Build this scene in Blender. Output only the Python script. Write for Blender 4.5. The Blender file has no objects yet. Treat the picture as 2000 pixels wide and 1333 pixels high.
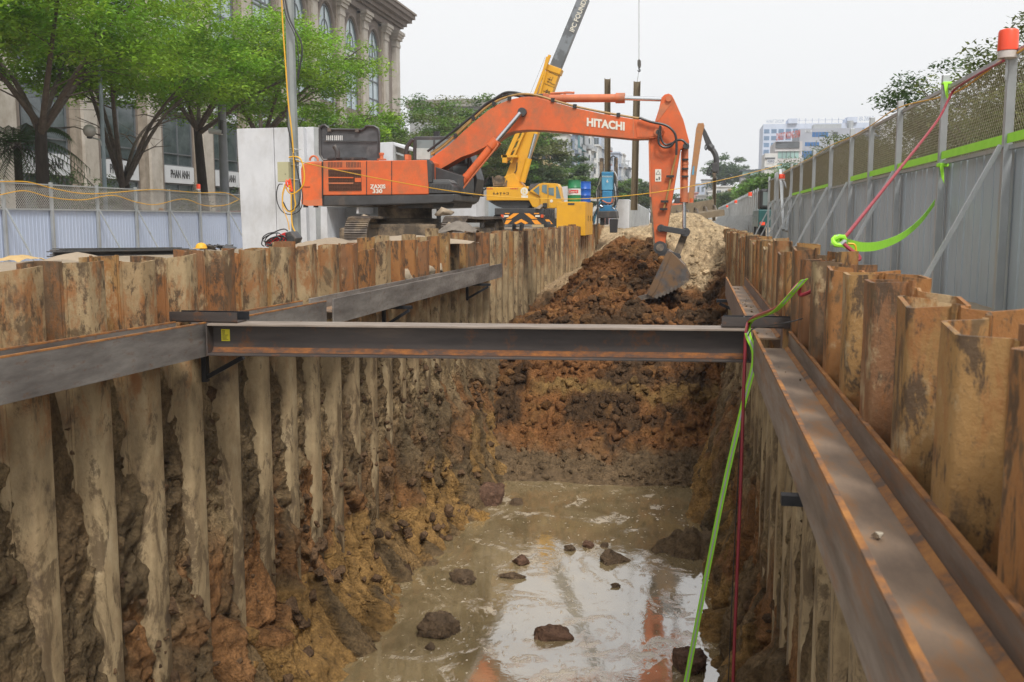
EXPO=0.12
HAZE=0.0005
import bpy, math, random
import numpy as np
from mathutils import Vector, Matrix
R = math.radians
sc = bpy.context.scene
col = bpy.context.collection
rnd = random.Random(7)
ORG = {}
F = 1950.0
PITCH = math.atan(238.5 / F); YAW = math.atan(360 * math.cos(PITCH) / F)
CAM = Vector((0, 0, 1.3))
_fw = Vector((-math.sin(YAW) * math.cos(PITCH), math.cos(YAW) * math.cos(PITCH), -math.sin(PITCH)))
_rt = Vector((math.cos(YAW), math.sin(YAW), 0)); _up = _rt.cross(_fw)
def _ray(px, py): return _fw + _rt * ((px - 1000) / F) + _up * ((666.5 - py) / F)
def atY(px, py, Y):
    r = _ray(px, py); return CAM + r * (Y / r.y)
def atX(px, py, X):
    r = _ray(px, py); return CAM + r * (X / r.x)
def atZ(px, py, Z):
    r = _ray(px, py); return CAM + r * ((Z - 1.3) / r.z)

# ---------- noise ----------
def _h(i, j, k, s):
    n = (i * 374761393 + j * 668265263 + k * 2147483647 + s * 1274126177) & 0xffffffff
    n = ((n ^ (n >> 13)) * 1274126177) & 0xffffffff
    return ((n ^ (n >> 16)) & 0xffff) / 65535.0
def vn(x, y, z=0, s=0):
    x, y, z = np.broadcast_arrays(np.asarray(x, float), np.asarray(y, float), np.asarray(z, float))
    xi = np.floor(x).astype(np.int64); yi = np.floor(y).astype(np.int64); zi = np.floor(z).astype(np.int64)
    u = x - xi; v = y - yi; w = z - zi
    u = u * u * (3 - 2 * u); v = v * v * (3 - 2 * v); w = w * w * (3 - 2 * w)
    r = 0
    for a in (0, 1):
        for b in (0, 1):
            for c in (0, 1):
                r = r + _h(xi + a, yi + b, zi + c, s) * (u if a else 1 - u) * (v if b else 1 - v) * (w if c else 1 - w)
    return r * 2 - 1
def fbm(x, y, z=0, o=4, s=0):
    r = 0; a = 1.; t = 0
    for i in range(o):
        r = r + a * vn(np.asarray(x) * 2 ** i, np.asarray(y) * 2 ** i, np.asarray(z) * 2 ** i, s + i * 13); t += a; a *= .5
    return r / t
def rid(x, y, z=0, o=4, s=0):
    r = 0; a = 1.; t = 0
    for i in range(o):
        r = r + a * (1 - 2 * np.abs(vn(np.asarray(x) * 2 ** i, np.asarray(y) * 2 ** i, np.asarray(z) * 2 ** i, s + i * 13))); t += a; a *= .5
    return r / t
def cells(x, y, s=0):
    """nearest jittered cell: random id in 0..1 (two of them), offsets from its centre, distance to the border"""
    x = np.asarray(x, float); y = np.asarray(y, float); xi = np.floor(x).astype(np.int64); yi = np.floor(y).astype(np.int64)
    best = np.full(x.shape, 9.); sec = np.full(x.shape, 9.); A = np.zeros(x.shape); B = np.zeros(x.shape); DX = np.zeros(x.shape); DY = np.zeros(x.shape)
    for i in (-1, 0, 1):
        for j in (-1, 0, 1):
            cx = xi + i; cy = yi + j; px = cx + _h(cx, cy, 0 * cx, s); py = cy + _h(cx, cy, 0 * cx + 1, s + 5)
            d = np.hypot(x - px, y - py); m = d < best
            sec = np.where(m, best, np.minimum(sec, d)); best = np.where(m, d, best)
            A = np.where(m, _h(cx, cy, 0 * cx + 2, s + 9), A); B = np.where(m, _h(cx, cy, 0 * cx + 3, s + 11), B); DX = np.where(m, x - px, DX); DY = np.where(m, y - py, DY)
    return A, B, DX, DY, sec - best
def sm(a, b, x):
    t = np.clip((np.asarray(x, float) - a) / (b - a), 0, 1); return t * t * (3 - 2 * t)

# ---------- objects ----------
def link(o): col.objects.link(o); return o
def tag(o, label=None, cat=None, group=None, kind=None):
    if label: o['label'] = label
    if cat: o['category'] = cat
    if group: o['group'] = group
    if kind: o['kind'] = kind
    return o
def thing(name, label, cat, loc=(0, 0, 0), group=None):
    o = bpy.data.objects.new(name, None); link(o); o.location = loc; o.empty_display_size = .3
    ORG[o.name] = Vector(loc)
    return tag(o, label, cat, group)
def mesh_np(name, v, f, mat, parent=None, smooth=False, colors=None, org=None, fm=None):
    """v (n,3) array, f (m,k) array of equal-size faces, or python list"""
    me = bpy.data.meshes.new(name)
    if parent is not None: o0 = np.array(ORG[parent.name])
    elif org is not None: o0 = np.array(org, float)
    else: o0 = np.zeros(3)
    v = np.asarray(v, float) - o0
    if isinstance(f, np.ndarray):
        n, k = f.shape
        me.vertices.add(len(v)); me.vertices.foreach_set('co', v.astype(np.float32).ravel())
        me.loops.add(n * k); me.loops.foreach_set('vertex_index', f.astype(np.int32).ravel())
        me.polygons.add(n); me.polygons.foreach_set('loop_start', np.arange(0, n * k, k, dtype=np.int32))
        me.polygons.foreach_set('loop_total', np.full(n, k, dtype=np.int32))
        me.update(calc_edges=True)
    else:
        me.from_pydata(v.tolist(), [], f)
    mats = mat if isinstance(mat, (list, tuple)) else [mat]
    for m in mats: me.materials.append(m)
    if fm is not None and len(mats) > 1: me.polygons.foreach_set('material_index', np.array(fm, dtype=np.int32))
    if smooth: me.polygons.foreach_set('use_smooth', np.ones(len(me.polygons), dtype=bool))
    if colors is not None:
        ca = me.color_attributes.new('Col', 'FLOAT_COLOR', 'POINT')
        c4 = np.ones((len(v), 4), np.float32); c4[:, :3] = colors
        ca.data.foreach_set('color', c4.ravel())
    me.validate(); me.update()
    o = bpy.data.objects.new(name, me); link(o)
    if parent is not None: o.parent = parent; ORG[o.name] = ORG[parent.name]
    else: o.location = tuple(o0); ORG[o.name] = Vector(o0)
    return o
class MB:
    def __init__(s): s.v = []; s.f = []; s.m = []; s.cur = 0
    def add(s, vs, fs):
        b = len(s.v); s.v += [tuple(p) for p in vs]
        for f in fs: s.f.append([i + b for i in f]); s.m.append(s.cur)
        return s
    def box(s, c, d, rz=0, M=None):
        x, y, z = d[0] / 2, d[1] / 2, d[2] / 2
        m = M if M is not None else Matrix.Rotation(rz, 3, 'Z')
        c = Vector(c)
        vs = [c + m @ Vector((i * x, j * y, k * z)) for i in (-1, 1) for j in (-1, 1) for k in (-1, 1)]
        return s.add(vs, [(0, 1, 3, 2), (4, 6, 7, 5), (0, 4, 5, 1), (2, 3, 7, 6), (0, 2, 6, 4), (1, 5, 7, 3)])
    def b2(s, a, b):
        return s.box([(a[i] + b[i]) / 2 for i in range(3)], [abs(b[i] - a[i]) for i in range(3)])
    def beam(s, p, q, w, h, up=(0, 0, 1), t=None):
        p, q = Vector(p), Vector(q); d = (q - p); L = d.length; d.normalize()
        u = Vector(up); x = d.cross(u)
        if x.length < 1e-4: x = d.cross(Vector((1, 0, 0)))
        x.normalize(); u = x.cross(d).normalized()
        m = Matrix((x, d, u)).transposed()
        return s.box((p + q) / 2, (w, L, h), M=m)
    def hbeam(s, p, q, w, h, tf=.018, tw=.014, up=(0, 0, 1)):
        """H section, web along 'up'"""
        p, q = Vector(p), Vector(q); d = (q - p).normalized(); u = Vector(up); x = d.cross(u).normalized(); u = x.cross(d).normalized()
        pr = [(-w/2, -h/2), (w/2, -h/2), (w/2, -h/2+tf), (tw/2, -h/2+tf), (tw/2, h/2-tf), (w/2, h/2-tf), (w/2, h/2), (-w/2, h/2), (-w/2, h/2-tf), (-tw/2, h/2-tf), (-tw/2, -h/2+tf), (-w/2, -h/2+tf)]
        return s.prism([p + x * a + u * b for a, b in pr], q - p)
    def prism(s, pts, vec):
        n = len(pts); vec = Vector(vec); pts = [Vector(p) for p in pts]
        nrm = Vector((0, 0, 0))
        for i in range(n): nrm += pts[i].cross(pts[(i + 1) % n])
        if nrm.dot(vec) > 0: pts = pts[::-1]
        vs = pts + [p + vec for p in pts]
        fs = [list(range(n)), list(range(2 * n - 1, n - 1, -1))]
        fs += [(i, i + n, (i + 1) % n + n, (i + 1) % n) for i in range(n)]
        return s.add(vs, fs)
    def tube(s, pts, r, n=6, cap=True):
        pts = [Vector(p) for p in pts]; N = len(pts)
        rs = r if isinstance(r, (list, tuple)) else [r] * N
        prev = None; rings = []
        for i in range(N):
            t = (pts[min(i + 1, N - 1)] - pts[max(i - 1, 0)])
            t = t.normalized() if t.length > 1e-9 else Vector((0, 0, 1))
            if prev is None:
                a = Vector((0, 0, 1)) if abs(t.z) < .9 else Vector((1, 0, 0))
                x = t.cross(a).normalized()
            else:
                x = prev - t * prev.dot(t)
                x = x.normalized() if x.length > 1e-6 else t.orthogonal().normalized()
            prev = x; y = t.cross(x)
            rings.append([pts[i] + (x * math.cos(k * math.tau / n) + y * math.sin(k * math.tau / n)) * rs[i] for k in range(n)])
        vs = [p for rg in rings for p in rg]; fs = []
        for i in range(N - 1):
            for k in range(n):
                a = i * n + k; b = i * n + (k + 1) % n
                fs.append((a, b, b + n, a + n))
        if cap: fs.append(list(range(n))[::-1]); fs.append(list(range((N - 1) * n, N * n)))
        return s.add(vs, fs)
    def cyl(s, p, q, r, r2=None, n=16): return s.tube([p, q], [r, r if r2 is None else r2], n)
    def lathe(s, prof, c=(0, 0, 0), n=20):
        c = Vector(c); vs = []; fs = []; N = len(prof)
        for r_, z in prof:
            for k in range(n): vs.append(c + Vector((r_ * math.cos(k * math.tau / n), r_ * math.sin(k * math.tau / n), z)))
        for i in range(N - 1):
            for k in range(n): fs.append((i * n + k, i * n + (k + 1) % n, (i + 1) * n + (k + 1) % n, (i + 1) * n + k))
        fs.append(list(range(n))[::-1]); fs.append(list(range((N - 1) * n, N * n)))
        return s.add(vs, fs)
    def build(s, name, mat, parent=None, smooth=False, bevel=0, org=None, sub=0):
        if parent is None and org is None:
            a = np.array(s.v); org = ((a[:, 0].min() + a[:, 0].max()) / 2, (a[:, 1].min() + a[:, 1].max()) / 2, a[:, 2].min())
        o = mesh_np(name, np.array(s.v, float).reshape(-1, 3), s.f, mat, parent, False, org=org, fm=s.m)
        me = o.data
        if smooth:
            me.polygons.foreach_set('use_smooth', np.ones(len(me.polygons), dtype=bool))
            me.set_sharp_from_angle(angle=R(40))
        if bevel:
            b = o.modifiers.new('Bevel', 'BEVEL'); b.width = bevel; b.segments = 2; b.limit_method = 'ANGLE'; b.angle_limit = R(40)
        return o
def txt(name, body, mat, parent, p, xdir, ydir, h, width=None, bold=0, shear=0, depth=.004, mirror=False):
    """writing as real thin geometry: p = lower left corner, xdir/ydir directions, h = cap height"""
    cu = bpy.data.curves.new(name, 'FONT'); cu.body = body; cu.extrude = depth / 2 / max(h, .01) ; cu.offset = bold; cu.shear = shear
    cu.resolution_u = 3
    to = bpy.data.objects.new(name, cu); link(to)
    dg = bpy.context.evaluated_depsgraph_get(); me = bpy.data.meshes.new_from_object(to.evaluated_get(dg))
    bpy.data.objects.remove(to)
    n = len(me.vertices); a = np.zeros(n * 3, np.float32); me.vertices.foreach_get('co', a); a = a.reshape(-1, 3)
    mn = a.min(0); mx = a.max(0); sy = h / (mx[1] - mn[1]); sx = (width / (mx[0] - mn[0])) if width else sy
    x = (a[:, 0] - mn[0]) * sx
    if mirror: x = (mx[0] - mn[0]) * sx - x
    X = Vector(xdir).normalized(); Y = Vector(ydir).normalized(); Z = X.cross(Y)
    v = np.outer(x, X) + np.outer((a[:, 1] - mn[1]) * sy, Y) + np.outer((a[:, 2] - mn[2]) * sy, Z) + np.array(p)
    v = v - np.array(ORG[parent.name]) if parent is not None else v
    me.vertices.foreach_set('co', v.astype(np.float32).ravel()); me.update()
    me.materials.clear(); me.materials.append(mat)
    o = bpy.data.objects.new(name, me); link(o)
    if parent is not None: o.parent = parent; ORG[o.name] = ORG[parent.name]
    return o
# ---------- materials ----------
class NT:
    def __init__(s, name):
        s.m = bpy.data.materials.new(name); s.m.use_nodes = True; s.t = s.m.node_tree; s.N = s.t.nodes; s.L = s.t.links
        s.b = s.N['Principled BSDF']
    def n(s, ty, **k):
        x = s.N.new(ty)
        for a, b in k.items(): setattr(x, a, b)
        return x
    def pos(s, sx=1, sy=1, sz=1, ref=None):
        g = s.n('ShaderNodeNewGeometry'); m = s.n('ShaderNodeMapping'); m.inputs['Scale'].default_value = (sx, sy, sz)
        s.L.new(g.outputs['Position'], m.inputs['Vector']); return m.outputs[0]
    def noise(s, vec, scale=1, detail=5, rough=.6, dist=0):
        n = s.n('ShaderNodeTexNoise'); n.inputs['Scale'].default_value = scale; n.inputs['Detail'].default_value = detail
        n.inputs['Roughness'].default_value = rough; n.inputs['Distortion'].default_value = dist
        s.L.new(vec, n.inputs['Vector']); return n.outputs['Fac']
    def ramp(s, fac, stops, interp='LINEAR'):
        r = s.n('ShaderNodeValToRGB'); e = r.color_ramp; e.interpolation = interp
        while len(e.elements) < len(stops): e.elements.new(.5)
        for el, (p, c) in zip(e.elements, stops):
            el.position = p; el.color = (c, c, c, 1) if isinstance(c, (int, float)) else (*c, 1)
        s.L.new(fac, r.inputs[0]); return r.outputs[0]
    def mix(s, f, a, b, mode='MIX'):
        m = s.n('ShaderNodeMix', data_type='RGBA', blend_type=mode)
        for i, v in ((0, f), (6, a), (7, b)):
            if isinstance(v, (int, float)): m.inputs[i].default_value = v if i == 0 else (v, v, v, 1)
            elif isinstance(v, tuple): m.inputs[i].default_value = (*v, 1)
            else: s.L.new(v, m.inputs[i])
        return m.outputs[2]
    def math(s, op, a, b=0, c=0, clamp=False):
        m = s.n('ShaderNodeMath', operation=op, use_clamp=clamp)
        for i, v in enumerate((a, b, c)):
            if isinstance(v, (int, float)): m.inputs[i].default_value = v
            else: s.L.new(v, m.inputs[i])
        return m.outputs[0]
    def bump(s, h, strength=.4, dist=.02, chain=None):
        b = s.n('ShaderNodeBump'); b.inputs['Strength'].default_value = strength; b.inputs['Distance'].default_value = dist
        s.L.new(h, b.inputs['Height'])
        if chain is not None: s.L.new(chain, b.inputs['Normal'])
        return b.outputs[0]
    def out(s, colr=None, rough=None, metal=None, normal=None, spec=None):
        for k, v in (('Base Color', colr), ('Roughness', rough), ('Metallic', metal), ('Normal', normal), ('Specular IOR Level', spec)):
            if v is None: continue
            i = s.b.inputs[k]
            if isinstance(v, (int, float)): i.default_value = v
            elif isinstance(v, tuple): i.default_value = (*v, 1)
            else: s.L.new(v, i)
        return s.m
_MC = {}
def M(name, c1, c2=None, scale=3., st=(1, 1, 1), rough=.6, metal=0, bump=.15, bs=30., bd=.01, grime=None, gs=.8, gst=(1, 1, .4), glo=.5, ghi=.7, spec=None):
    if name in _MC: return _MC[name]
    t = NT(name); c2 = c2 or tuple(x * .8 for x in c1)
    f = t.noise(t.pos(*st), scale, 6, .65); c = t.ramp(f, [(.3, c2), (.7, c1)])
    if grime:
        g = t.noise(t.pos(*gst), gs, 8, .7); c = t.mix(t.ramp(g, [(glo, 0.), (ghi, .85)]), c, grime)
    nb = t.noise(t.pos(), bs, 5, .7)
    rr = t.ramp(f, [(.2, min(1, rough + .08)), (.8, max(.02, rough - .08))])
    t.out(c, rr, metal, t.bump(nb, bump, bd), spec)
    _MC[name] = t.m; return t.m
def glassy(name, c, rough=.05, metal=0., spec=.8):
    if name in _MC: return _MC[name]
    t = NT(name); f = t.noise(t.pos(), .35, 3); cc = t.ramp(f, [(.35, tuple(x * .7 for x in c)), (.65, c)])
    t.out(cc, rough, metal, None, spec); _MC[name] = t.m; return t.m
ORD1 = ['', 'first', 'second', 'third', 'fourth', 'fifth', 'sixth', 'seventh', 'eighth', 'ninth', 'tenth', 'eleventh', 'twelfth', 'thirteenth', 'fourteenth', 'fifteenth', 'sixteenth', 'seventeenth', 'eighteenth', 'nineteenth']
TEN = {2: 'twent', 3: 'thirt', 4: 'fort', 5: 'fift', 6: 'sixt', 7: 'sevent', 8: 'eight', 9: 'ninet'}
def ordw(n):
    if n >= 100: return 'hundred and ' + ordw(n - 100) if n > 100 else 'hundredth'
    if n < 20: return ORD1[n]
    a, b = divmod(n, 10)
    return TEN[a] + 'ieth' if b == 0 else TEN[a] + 'y-' + ORD1[b]
def sag(p, q, d, n=12):
    p, q = Vector(p), Vector(q)
    return [p.lerp(q, i / n) - Vector((0, 0, d * 4 * (i / n) * (1 - i / n))) for i in range(n + 1)]
def spline(pts, n=6):
    pts = [Vector(p) for p in pts]; out = []
    P = [pts[0] * 2 - pts[1]] + pts + [pts[-1] * 2 - pts[-2]]
    for i in range(1, len(P) - 2):
        for k in range(n):
            t = k / n; a, b, c, d = P[i - 1], P[i], P[i + 1], P[i + 2]
            out.append(.5 * ((2 * b) + (c - a) * t + (2 * a - 5 * b + 4 * c - d) * t * t + (3 * b - a - 3 * c + d) * t ** 3))
    return out + [pts[-1]]
# ================= camera, light, sky =================
cam = bpy.data.cameras.new('camera'); co = bpy.data.objects.new('camera', cam); link(co)
co.location = CAM; co.rotation_euler = (R(90) - PITCH, 0, YAW)
cam.sensor_width = 36; cam.lens = 36 * F / 2000; cam.clip_start = .05; cam.clip_end = 3000
cam.dof.use_dof = True; cam.dof.focus_distance = 13.5; cam.dof.aperture_fstop = 4.5
sc.camera = co
SUN_EL, SUN_AZ = R(52), R(152)
w = bpy.data.worlds.new('World'); sc.world = w; w.use_nodes = True; nt = w.node_tree
bg = nt.nodes['Background']
sky = nt.nodes.new('ShaderNodeTexSky'); sky.sky_type = 'NISHITA'; sky.sun_disc = False; sky.sun_elevation = SUN_EL; sky.sun_rotation = SUN_AZ
sky.dust_density = 6; sky.air_density = 1.5
hs = nt.nodes.new('ShaderNodeHueSaturation'); hs.inputs['Saturation'].default_value = .12
mx = nt.nodes.new('ShaderNodeMix'); mx.data_type = 'RGBA'; mx.inputs[0].default_value = .86; mx.inputs[7].default_value = (10.0, 10.05, 10.1, 1)
nt.links.new(sky.outputs[0], hs.inputs['Color']); nt.links.new(hs.outputs[0], mx.inputs[6]); nt.links.new(mx.outputs[2], bg.inputs['Color'])
bg.inputs['Strength'].default_value = .1
sl = bpy.data.lights.new('sun', 'SUN'); sl.energy = 3.1; sl.angle = R(14); sl.color = (1, .97, .92)
so = bpy.data.objects.new('sun', sl); link(so); so.location = (0, 0, 60)
so.rotation_euler = (R(90) - SUN_EL, 0, R(180) - SUN_AZ)
sc.view_settings.view_transform = 'Standard'; sc.view_settings.look = 'None'; sc.view_settings.exposure = EXPO; sc.view_settings.gamma = 1
sc.cycles.max_bounces = 6; sc.cycles.diffuse_bounces = 4; sc.cycles.glossy_bounces = 3; sc.cycles.transparent_max_bounces = 8

# ================= soils =================
LX, RX = -4.95, .86                       # trench faces of the two sheet pile walls
def soilmat(name, bump=.8, rough=.75, nsc=6, gl=.0):
    t = NT(name); a = t.n('ShaderNodeVertexColor', layer_name='Col')
    p = t.pos(); n1 = t.noise(p, nsc, 8, .75); n2 = t.noise(p, 1.3, 5, .6); n3 = t.noise(p, 34, 6, .75)
    v = t.math('MULTIPLY', t.ramp(n1, [(.28, .32), (.5, 1.), (.72, 1.6)]), t.ramp(n2, [(.3, .72), (.7, 1.25)]))
    v = t.math('MULTIPLY', v, t.ramp(n3, [(.3, .62), (.5, 1.0), (.7, 1.4)]))  # bump hollows darkened, crests lightened: crevice shade put into the soil colour
    c = t.mix(1., a.outputs['Color'], t.n('ShaderNodeCombineColor').outputs[0], 'MULTIPLY')
    cc = c.node; 
    comb = t.N[-1]
    comb = [x for x in t.N if x.bl_idname == 'ShaderNodeCombineColor'][0]
    for i in range(3): t.L.new(v, comb.inputs[i])
    vo = t.n('ShaderNodeTexVoronoi'); vo.inputs['Scale'].default_value = 15; vo.inputs['Randomness'].default_value = 1
    wv = t.n('ShaderNodeVectorMath', operation='ADD'); nz = t.n('ShaderNodeTexNoise'); nz.inputs['Scale'].default_value = 5; t.L.new(p, nz.inputs['Vector']); t.L.new(p, wv.inputs[0]); sc_ = t.n('ShaderNodeVectorMath', operation='SCALE'); sc_.inputs['Scale'].default_value = .35; t.L.new(nz.outputs['Color'], sc_.inputs[0]); t.L.new(sc_.outputs[0], wv.inputs[1]); t.L.new(wv.outputs[0], vo.inputs['Vector'])
    crumb = t.ramp(vo.outputs['Distance'], [(0., 1.), (.75, 0.)]); cm = t.ramp(n2, [(.42, 0.), (.55, 1.)])
    crumb = t.math('MULTIPLY', crumb, cm)
    b1 = t.bump(n1, bump, .07); b1 = t.bump(crumb, bump, .05, b1); b2 = t.bump(n3, bump, .025, b1)
    rr = t.ramp(n2, [(.30, max(.1, rough - .3)), (.42, min(1, rough + .2))])
    t.out(c, rr, 0, b2, .16 + gl); return t.m
m_soil = soilmat('trench_soil')
m_mud = soilmat('wet_mud', 1., .66, 7, .03)
m_sand = M('dry_ground', (.40, .32, .23), (.27, .21, .15), .7, rough=.95, bump=.6, bs=9, bd=.05, grime=(.16, .12, .085), gs=.35, gst=(1, 1, 1))

def tri_grid(nx, ny):
    i, j = np.meshgrid(np.arange(nx - 1), np.arange(ny - 1), indexing='ij')
    a = (i * ny + j).ravel(); return np.stack([a, a + ny, a + ny + 1, a + 1], 1)
# ---- ground ----
def gz(X, Y):
    X = np.asarray(X, float); Y = np.asarray(Y, float)
    z = .3 - .4 * sm(-12, -18, X) * 1.0
    z = z + .10 * fbm(X * .35, Y * .35, 0, 4, 3) * sm(200, 40, np.abs(Y))
    bank = sm(-7.2, -5.45, X) * (X < -2) * sm(-20, 0, Y)
    z = z + bank * (.42 + .16 * fbm(X * 2, Y * 1.3, 0, 4, 9) )
    bank2 = sm(2.6, 1.4, X) * (X > -2) * sm(60, 50, Y)
    z = z + bank2 * (.30 + .12 * fbm(X * 2, Y * 1.3, 0, 4, 19))
    # sand-covered, not yet dug ground past the end of the trench
    far = sm(44, 56, Y) * sm(-14, -6, X) * sm(3.2, 1.2, X) * sm(140, 80, Y)
    z = z * (1 - far) + far * (.85 + .1 * fbm(X * .5, Y * .5, 0, 3, 5))
    return z
def patch(xs, ys, V, Fs):
    X, Y = np.meshgrid(xs, ys, indexing='ij'); Z = gz(X, Y); b = sum(len(v) for v in V)
    V.append(np.stack([X.ravel(), Y.ravel(), Z.ravel()], 1)); Fs.append(tri_grid(len(xs), len(ys)) + b)
V, Fs = [], []
g1 = lambda a, b, n, p=1: a + (b - a) * np.linspace(0, 1, n) ** p
ys = np.concatenate([g1(-300, -12, 12)[:-1], g1(-12, 56, 240)[:-1], g1(56, 1500, 60, 2.2)])
patch(np.concatenate([g1(-900, -40, 20)[:-1], g1(-40, -9, 60)[:-1], g1(-9, -5.29, 45)]), ys, V, Fs)
patch(np.concatenate([g1(1.21, 4, 25)[:-1], g1(4, 900, 50, 2.5)]), ys, V, Fs)
patch(g1(-5.29, 1.21, 40), np.concatenate([g1(56, 1500, 60, 2.2)]), V, Fs)
patch(g1(-5.29, 1.21, 10), g1(-300, -12, 12), V, Fs)
g = mesh_np('ground', np.concatenate(V), np.concatenate(Fs), m_sand, smooth=True); tag(g, kind='structure')

# ---- floor of the trench: water bed, dug slope, heap and sand ----
def floor_z(X, Y):
    yc = np.array([-12, 3, 19.3, 20.2, 20.7, 21.2, 21.9, 22.4, 22.6, 22.95, 23.1, 24, 25.2, 26.5, 28, 29.5, 31, 33, 38, 46, 56])
    zc = np.array([-4.9, -4.9, -4.75, -4.2, -3.95, -3.8, -3.45, -3.1, -2.95, -2.55, -2.5, -2.05, -1.45, -.9, -.5, -.1, .35, .8, .95, .88, .88])
    z = np.interp(Y + .5 * fbm(X * .6, Y * .6, 0, 3, 31), yc, zc)
    u = sm(-2.2, -4.9, X); z = z - u * sm(23, 31, Y) * sm(56, 47, Y) * 1.75
    z = z + .75 * np.exp(-(((X + .35) / 1.15) ** 2 + ((Y - 33.2) / 1.8) ** 2))
    z = z - .8 * sm(-.9, -.3, X) * sm(.9, .2, X) * sm(25.5, 27, Y) * sm(31.5, 29.5, Y)
    z = z + .25 * np.exp(-(((X + 2.1) / 1.1) ** 2 + ((Y - 29.3) / 1.3) ** 2)) + .15 * np.exp(-(((X + 3.6) / 1.0) ** 2 + ((Y - 30.3) / 1.2) ** 2))
    heap = sm(20, 21.5, Y) * sm(34, 30.5, Y)
    hA, hB, hx, hy, he = cells(X * 2.1 + .3 * fbm(X * 2, Y * 2, 0, 2, 91), Y * 2.1, 92); z = z + heap * ((hA - .5) * .22 + (hB - .5) * .35 * hx - .06 * sm(.12, 0, he))
    hA, hB, hx, hy, he = cells(X * 5 + .3 * fbm(X * 5, Y * 5, 0, 2, 93), Y * 5, 94); z = z + heap * ((hA - .5) * .10 + (hB - .5) * .16 * hy - .03 * sm(.12, 0, he))
    z = z + heap * (.20 * fbm(X * 1.1, Y * 1.1, 0, 3, 41) + .16 * rid(X * 2.4, Y * 2.4, z * 1.2, 4, 43) + .07 * fbm(X * 8, Y * 8, z * 4, 3, 47))
    z = z + (1 - heap) * sm(19, 21, Y) * (.10 * fbm(X * .9, Y * .9, 0, 5, 49) + .035 * fbm(X * 6, Y * 6, 0, 3, 48))
    z = z + sm(20, 18, Y) * .12 * fbm(X * .8, Y * .8, 0, 4, 51)
    # berms that reach out of the water along the right wall
    for (bx, by, rx, ry, h) in ((.55, 19.0, .9, .45, .75), (.3, 16.4, 1.1, .7, .95), (.7, 10.9, .6, .7, .95), (-4.3, 13.2, .8, .9, .6), (-4.2, 9.6, .9, .9, .75), (-4.0, 17.6, .7, .5, .7), (-4.2,15.1,.8,.6,.6)):
        z = z + h * np.exp(-(((X - bx) / rx) ** 2 + ((Y - by) / ry) ** 2)) * (1 + .35 * rid(X * 2.6, Y * 2.6, 0, 4, 57))
    return z
def lerpc(a, b, t): return np.asarray(a) * (1 - t[..., None]) + np.asarray(b) * t[..., None]
def floor_col(X, Y, Z):
    n = fbm(X * 1.2, Y * 1.2, Z, 4, 61); n2 = fbm(X * 3, Y * 3, Z * 3, 4, 67)
    c = lerpc((.075, .044, .023), (.20, .088, .032), sm(-.3, .2, n + .3 * n2))          # dark / red-brown earth
    c = lerpc2(c, (.20, .10, .036), sm(.12, .4, n2) * .7)
    c = lerpc2(c, (.21, .125, .045), sm(.06, .2, -np.abs(Y - 22.75) + .22 + .12 * n) * sm(-4.0, -3.3, X))  # ochre ledge
    c = lerpc2(c, (.15, .10, .055), sm(21.7, 21.2, Y + .4 * n)); c = lerpc2(c, (.27, .15, .045), sm(-3.2, -3.7, X) * sm(19.5, 18, Y) * sm(-.1, .15, n2))                                   # grey-brown toe
    c = lerpc2(c, (.44, .33, .20), sm(-.2, .45, (Y - 31.6 + 2.4 * sm(-1.6, -.2, X)) * .5 + .7 * n))                          # sand
    c = lerpc2(c, (.30, .20, .11), sm(29.8, 32, Y) * sm(.75, .0, Z) * .7)
    return c
def lerpc2(c, b, t): return c * (1 - t[..., None]) + np.asarray(b) * t[..., None]
xs = np.linspace(-5.27, 1.19, 190); ysf = np.concatenate([g1(-12, 6, 20)[:-1], g1(6, 19, 190)[:-1], g1(19, 34, 430)[:-1], g1(34, 56.02, 110)])
X, Y = np.meshgrid(xs, ysf, indexing='ij'); Z = floor_z(X, Y)
Xj = X + sm(20, 21, Y) * sm(34, 30, Y) * .05 * fbm(X * 5, Y * 5, Z * 5, 2, 71)
fl = mesh_np('trench_floor', np.stack([Xj.ravel(), Y.ravel(), Z.ravel()], 1), tri_grid(len(xs), len(ysf)), m_soil, smooth=True, colors=floor_col(X, Y, Z).reshape(-1, 3))
tag(fl, kind='structure')

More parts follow.
